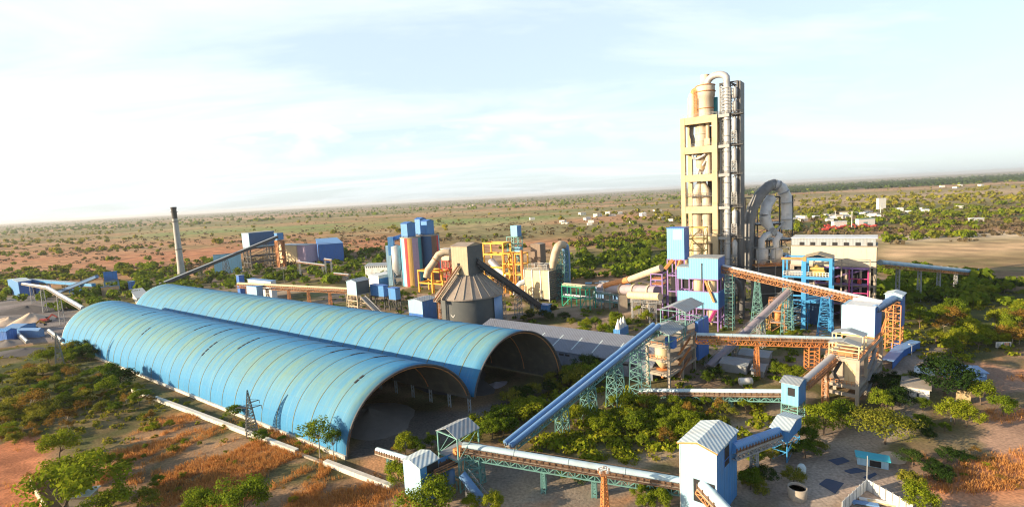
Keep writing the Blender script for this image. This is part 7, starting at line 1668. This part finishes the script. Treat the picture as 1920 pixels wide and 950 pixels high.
scatter('dry_grass', None, 21, 'dry_straw', grass_fn)

def d_belt(px, dy, X_, Y_):
    d = np.zeros_like(X_)
    for poly, w__ in BELTS: d = np.maximum(d, w__ * inside(poly, X_, Y_, 10, 14, 7))
    return d * (.35 + .9 * sm(.36, .55, fbm(X_ / 24, Y_ / 24, 78)))
BELTS = [(gpoly([(1045, 535), (1080, 470), (1150, 440), (1262, 425), (1262, 515), (1120, 525)]), 1.0), (gpoly([(560, 528), (650, 470), (740, 460), (760, 520), (650, 535)]), .9), (gpoly([(350, 540), (380, 505), (640, 505), (640, 528), (480, 535)]), .9),
         (gpoly([(210, 560), (250, 500), (340, 490), (360, 540), (300, 560)]), .7), (gpoly([(1650, 560), (1655, 505), (1780, 515), (1930, 540), (1930, 570), (1720, 565)]), .8), (gpoly([(60, 560), (150, 545), (230, 560), (250, 590), (150, 590)]), .5)]
def belt_fn(rs):
    X_, Y_, px, dy = pixel_points(rs, 8000, -280, 2220, 60, 260, d_belt); return clumps(rs, X_, Y_, 3.0 + 3.0 * rs.rand(len(X_)), 46, .17, .85)
scatter('dense_scrub', None, 13, 'leaf_green', belt_fn)
# ================================================================== small near things, far village
AO = math.radians(-40)
F = fit(1742, 756, 0, 1690, 1753, AO)
block('office_house', 'low white flat roofed office house under the large dark tree', 'house', (F[0], F[1], min(F[2], 9)), 0, 3.6, 'white_paint', 'concrete', flat=True, ang=AO, windows=[('front', .22, .27, 1.0, 2.6), ('front', .55, .63, 1.3, 2.4)])
F = fit(1748, 728, 0, 1716, 1756, AO)
block('office_annex', 'small pale annex behind the white office house', 'house', (F[0], F[1], min(F[2], 6)), 0, 3.8, 'pale_roof_sheet', 'pale_roof_sheet', flat=True, ang=AO)
F = fit(1820, 757, 0, 1792, 1826, AO)
block('hut', 'small cream hut with red edged flat roof among bright trees', 'hut', (F[0], F[1], min(F[2], 6)), 0, 3.4, 'cream_tank', 'brown_cladding', flat=True, ang=AO, over=.5)
F = fit(1905, 718, 0, 1770, 1925, math.radians(-20))
block('low_store', 'long low blue roofed store behind the large dark tree', 'store', (Vector((G(1850, 716).x, G(1850, 716).y, 0)), 9, 6), 0, 2.6, 'blue_pipe', 'blue_pipe', flat=True, ang=math.radians(-20))
# covered walkway with blue roof
a_, e_ = G(1664, 690), G(1716, 652)
t = thing('covered_walkway', 'long narrow blue roofed walkway curving away right of the bin building', 'walkway', a_)
b = MB(); m_ = a_.lerp(e_, .55) + Vector((-1.2, 0.6, 0)); [b.bar(p_ + UP * 2.6, q_ + UP * 2.6, 3.2, .18) for p_, q_ in ((a_, m_), (m_, e_))]; b.build('roof', 'blue_pipe', t, True)
b = MB(); [b.bar(p_ + UP * 1.2 + Vector((.9, -.9, 0)), q_ + UP * 1.2 + Vector((.9, -.9, 0)), .15, 2.3) for p_, q_ in ((a_, m_), (m_, e_))]; b.build('side_wall', 'deep_blue_cladding', t, True)
# teal site cabin
F = fit(1666, 880, 0, 1619, 1676, math.radians(-30))
t, w_, d_ = block('site_cabin', 'long teal roofed site cabin with three dark doors in the yard', 'cabin', (F[0], F[1] * 1.25, 2.2), 0, 1.7, 'pale_blue_cladding', 'teal_paint', flat=True, ang=math.radians(-30), over=.35)
for q in (.30, .42, .54):
    b = MB(); b.box(-w_ * q - .35, -w_ * q + .35, -.05, .02, .1, 1.4); b.build('door', 'dark_void', t)
# sunlit rubble and white boulder stack
t = one('rubble_heap', 'bright orange rubble heap with white stones behind the teal cabin', 'rubble heap', (lambda b: (b.lathe(0, 0, [(2.6, 0), (1.6, .8), (.2, 1.3)], 11, smooth=False), b)[1])(MB()), 'sand_heap', G(1672, 858))
# white fenced compound at the bottom right
c0, cL, cR = G(1625, 918), G(1578, 962), G(1712, 968)
t = thing('fence', 'white panelled compound fence, its lit right run and shaded left run meeting at a post', 'fence', c0)
for A_, B_, n in ((c0, cL, 7), (c0, cR, 7)):
    for k in range(n):
        b = MB(); p_ = A_.lerp(B_, k / n + .01); q_ = A_.lerp(B_, (k + 1) / n - .01); b.bar(p_ + UP * 1.15, q_ + UP * 1.15, .08, 2.2); b.build('panel', 'white_sheet', t, True)
        b = MB(); b.bar(p_, p_ + UP * 2.5, .16); b.build('post', 'grey_steel', t, True)
b = MB(); b.tube([(0, 0, 0), (0, 0, 7.0)], .09, 8); b.build('pole', 'grey_steel', t)
for k, (px, py, rz, m_, lb) in enumerate(((1636, 940, -.45, 'white_sheet', 'white roofing sheet lying nearest the fence corner inside the compound'), (1652, 944, -.4, 'cream_tank', 'cream long board inside the fenced compound, in the middle'), (1668, 946, -.5, 'white_sheet', 'white board leaning at the right inside the fenced compound'), (1622, 946, -.4, 'blue_pipe', 'bluish board in the shade inside the fenced compound'))):
    b = MB(); b.box(-2.1, 2.1, -.5, .5, .1 + .05 * k, .35 + .05 * k); b.box(-1.9, -1.6, -.4, .4, 0, .1 + .05 * k); b.box(1.6, 1.9, -.4, .4, 0, .1 + .05 * k)
    one('board', lb, 'board', b, m_, G(px, py), rz)
for k, (px, py) in enumerate(((1672, 936), (1682, 941))):
    t = thing('red_drum', ('red drum nearer the fence corner inside the compound', 'red drum farther right along the white fence')[k], 'drum', G(px, py)); b = MB(); b.lathe(0, 0, [(.5, 0), (.5, 1.2)], 14); b.build('shell', 'red_steel', t)
    b = MB(); [b.lathe(0, 0, [(.5, z), (.55, z + .02), (.55, z + .1), (.5, z + .12)], 14) for z in (.35, .8)]; b.lathe(0, 0, [(.46, 1.2), (.46, 1.24), (.05, 1.24)], 14); b.build('rim', 'rust_steel', t)
# laid blue tarpaulins drying in the yard
tp = mat('tarpaulin', (.055, .075, .13), .7, .15, 1.0)
for k, (pts, lb) in enumerate((([(1535, 907), (1550, 896), (1583, 905), (1566, 925)], 'large dark blue tarpaulin spread on the yard, nearest the round tank'), ([(1581, 882), (1604, 876), (1628, 883), (1594, 888)], 'long dark tarpaulin below the orange earth patch'), ([(1618, 894), (1640, 885), (1645, 889), (1626, 900)], 'narrow dark tarpaulin above the fence corner'), ([(1552, 862), (1580, 856), (1594, 864), (1570, 872)], 'purple grey tarpaulin at the far left of the yard'))):
    P = [G(*p_) for p_ in pts]; c = sum(P, Vector()) / 4; b = MB(); nn_ = 5; vs = []
    for i in range(nn_ + 1):
        for j in range(nn_ + 1):
            p_ = P[0].lerp(P[1], i / nn_).lerp(P[3].lerp(P[2], i / nn_), j / nn_) - c; vs.append((p_.x, p_.y, .03 + .06 * rng.random()))
    b.add(vs, [(i * 6 + j, i * 6 + j + 6, i * 6 + j + 7, i * 6 + j + 1) for i in range(5) for j in range(5)]); one('tarpaulin', lb, 'tarpaulin', b, 'tarpaulin', (c.x, c.y, 0))
# water tank and bollard things
g = G(1495, 932)
t = thing('round_tank', 'open round concrete water tank half hidden by bushes right of the nearest tower', 'tank', g)
b = MB(); b.lathe(0, 0, [(1.6, 0), (1.75, 2.2), (1.55, 2.2), (1.5, 1.7)], 24); b.lathe(0, 0, [(1.5, 1.7), (.01, 1.7)], 24); b.build('tank_wall', 'concrete', t)
g = G(1503, 888)
t = thing('white_tank', 'small pale blue tank with rounded top left of the tarpaulins', 'tank', g)
b = MB(); b.lathe(0, 0, [(.8, .4), (.85, 1.5), (.5, 2.1), (.05, 2.2)], 18); b.build('shell', 'pale_roof_sheet', t); b = MB(); b.frame([-.6, .6], [-.6, .6], [0, .42], .14); b.build('stand', 'grey_steel', t)
g = G(1398, 722)
t = thing('horizontal_tank', 'white horizontal tank lying at the foot of the narrow orange trestle', 'tank', g)
b = MB(); b.sm = True; b.tube([(-2.0, 0, 1.3), (-1.8, 0, 1.3), (1.8, 0, 1.3), (2.0, 0, 1.3)], [.7, 1.1, 1.1, .7], 18); b.build('shell', 'white_paint', t); b = MB(); [b.box(x - .15, x + .15, -.9, .9, 0, .6) for x in (-1.2, 1.2)]; b.build('saddle', 'grey_steel', t)
# covered stacks in the middle yard
for k, (px, py, lx, rx, h) in enumerate(((1400, 702, 1350, 1412, 2.6), (1440, 684, 1385, 1450, 2.4), (1432, 708, 1408, 1440, 2.0))):
    F = fit(px, py, 0, lx, rx, GA); block('low_shed', ('long low grey blue roofed shed left of the narrow orange trestle', 'long low grey shed farthest back in the middle yard', 'short grey shed between the two orange trestles')[k], 'shed', (F[0], F[1], min(F[2], 8)), 0, h, 'grey_steel', 'roof_sheet', .7, 'x', .3)
# notice board with coloured panels
g = G(1881, 653); t = thing('notice_board', 'white notice board with grey, red and ochre panels at the right edge', 'notice board', g, math.radians(-6))
w_ = 27 * g.y / FPX / 2; b = MB(); b.box(-w_, w_, -.08, .08, .5, 2.3); b.build('board', 'white_paint', t)
for k, m_ in enumerate(('grey_steel', 'grey_steel', 'grey_duct', 'white_sheet', 'green_steel', 'stripe_red', 'stripe_yellow', 'orange_steel', 'dark_steel')):
    b = MB(); x = -w_ * .92 + k * w_ * .205; b.box(x, x + w_ * .15, -.12, -.083, .8, 2.0); b.build('panel', m_, t)
b = MB(); [b.box(x - .1, x + .1, -.06, .06, 0, .5) for x in (-w_ * .8, 0, w_ * .8)]; b.build('post', 'grey_steel', t)
# lamp posts
for k, (px, py, top, lb) in enumerate(((1709, 672, 645, 'twin headed white lamp post at the bend of the blue walkway'), (1783, 790, 752, 'white post with a small lamp in front of the cream hut'), (533, 530, 503, 'slim grey lamp post standing before the power house row'))):
    g = G(px, py); z = D(px, top, g.y).z; t = thing('lamp_post', lb, 'lamp post', g); b = MB(); b.tube([(0, 0, 0), (0, 0, z)], [.12, .08], 8); b.bar((-.7, 0, z), (.7, 0, z), .1); b.build('pole', 'grey_steel', t)
    for s_ in (-.7, .7): b = MB(); b.box(s_ - .3, s_ + .3, -.2, .2, z - .1, z + .2); b.build('lamp_head', 'white_paint', t)
# brick boundary wall, bottom left
P = [G(58, 905), G(68, 928), G(88, 962)]
t = thing('boundary_wall', 'pale block boundary wall along the ploughed field, bottom left corner', 'wall', P[0])
for a_, e_ in zip(P, P[1:]):
    n = max(2, int((e_ - a_).length / 2.2))
    for k in range(n):
        b = MB(); b.bar(a_.lerp(e_, k / n) + UP * .9, a_.lerp(e_, (k + .97) / n) + UP * .9, .25, 1.8); b.build('panel', 'block_wall', t, True)
F = fit(170, 948, 0, 130, 178, math.radians(10)); block('field_hut', 'flat grey roofed field hut hidden by trees at the bottom left edge', 'hut', (F[0], F[1], 3.0), 0, 2.4, 'concrete', 'pale_roof_sheet', flat=True, ang=math.radians(10))
# heap and clutter inside the farther vault
heap('scrap_heap', 'pale lilac heap of sacks at the farther vault mouth', 'heap', G(930, 722), 5, 2.2, 1.2, 'lilac_pipe', .5, 44)
# ------------------------------------------------------------------ far village
def vhouse(seed):
    b = MB(); rr_ = random.Random(seed); w2, d2, h = rr_.uniform(4, 8), rr_.uniform(4, 7), rr_.uniform(3, 6.5); b.box(-w2, w2, -d2, d2, 0, h); b.mi = 1
    if seed % 2: b.gable(-w2, w2, -d2, d2, h + .02, 1.6, 'x', .4, .15)
    else: b.box(-w2 - .3, w2 + .3, -d2 - .3, d2 + .3, h + .003, h + .4)
    for x in (-w2 * .5, w2 * .35): b.box(x - .7, x + .7, -d2 - .05, -d2 + .05, h * .3, h * .65)
    return b.mesh('village_house', ['white_paint', ('roof_sheet', 'white_paint', 'tan_cladding')[seed % 3]])
VH = [vhouse(k) for k in range(6)]
rv = random.Random(12)
zones_ = (((1490, 1660), (66, 78), 20, 'white village house in the cluster beyond the beige hall', 'village beyond the beige hall'), ((1680, 1800), (58, 74), 5, 'white house scattered among trees right of the village', 'houses right of the village'),
          ((985, 1262), (38, 62), 16, 'small white house left of the tower in the far scrub', 'houses left of the tower'), ((850, 1000), (10, 18), 6, 'tiny far white house near the horizon centre', 'houses at the horizon centre'), ((1700, 1900), (14, 30), 8, 'tiny far white house on the right plain', 'houses on the far right plain'))
for (xa, xb), (da, db), n, lb, gr in zones_:
    for k in range(n):
        px = rv.uniform(xa, xb); py = 418 - px * 100 / 1920 + rv.uniform(da, db); P = G(px, py)
        o = bpy.data.objects.new('village_house', VH[rv.randrange(6)]); COL.objects.link(o); o.location = P; o.rotation_euler = (0, 0, rv.uniform(-.6, .6)); s_ = .85 if P.y < 1100 else 1.2; o.scale = (s_,) * 3
        tag(o, lb, 'house', gr)
for px, py, hp, lb in ((1652, 392, 20, 'tall white water tower block beyond the village, right side'), (1573, 427, 12, 'white long house above the red machines'), (1622, 424, 14, 'cream and green house right of the red machines'), (1830, 415, 6, 'long pale shed on the right plain')):
    P = G(px, py); h = hp * P.y / FPX; wv = {1652: .35, 1573: 1.0, 1622: 1.1, 1830: 1.9}[px] * h
    b = MB(); b.box(-wv, wv, -3, 3, 0, h); b.mi = 1; b.box(-wv - .3, wv + .3, -3.3, 3.3, h + .003, h + .5); b.box(-wv * .4, wv * .1, -3.05, -2.9, h * .2, h * .6)
    one('village_building', lb, 'building', b, ['white_paint', 'green_steel' if px == 1622 else 'white_sheet'], P)
tb = MB(); tb.box(-2.6, 1.2, -1.1, 1.1, .9, 2.4); tb.box(1.3, 2.6, -1.05, 1.05, .8, 2.9); tb.mi = 1
for x in (-1.7, 1.7):
    for y in (-1.1, 1.1): tb.tube([(x, y - .15, .5), (x, y + .15, .5)], .5, 10)
tm_ = tb.mesh('red_truck', ['red_steel', 'black_rubber'])
for k in range(26):
    px = rv.uniform(1545, 1640); py = 418 - px * 100 / 1920 + rv.uniform(88, 96); o = bpy.data.objects.new('red_truck', tm_); COL.objects.link(o); o.location = G(px, py); o.rotation_euler = (0, 0, rv.uniform(-.4, .4)); o.scale = (1.3,) * 3
    tag(o, 'small red vehicle parked in the far yard beyond the beige hall', 'vehicle', 'red vehicles in the far yard')
for px, pb_, pt_, lb in ((1597, 428, 397, 'tall thin white pole rising from the red vehicle yard'), (1566, 412, 396, 'short white pole left of the tall pole beyond the village trees'), (1651, 400, 388, 'thin pole beside the white water tower block')):
    P = G(px, pb_); z = D(px, pt_, P.y).z; b = MB(); b.tube([(0, 0, 0), (0, 0, z)], [.5, .3], 8); b.box(-1, 1, -.3, .3, z, z + .5); one('mast_pole', lb, 'pole', b, 'white_paint', P)
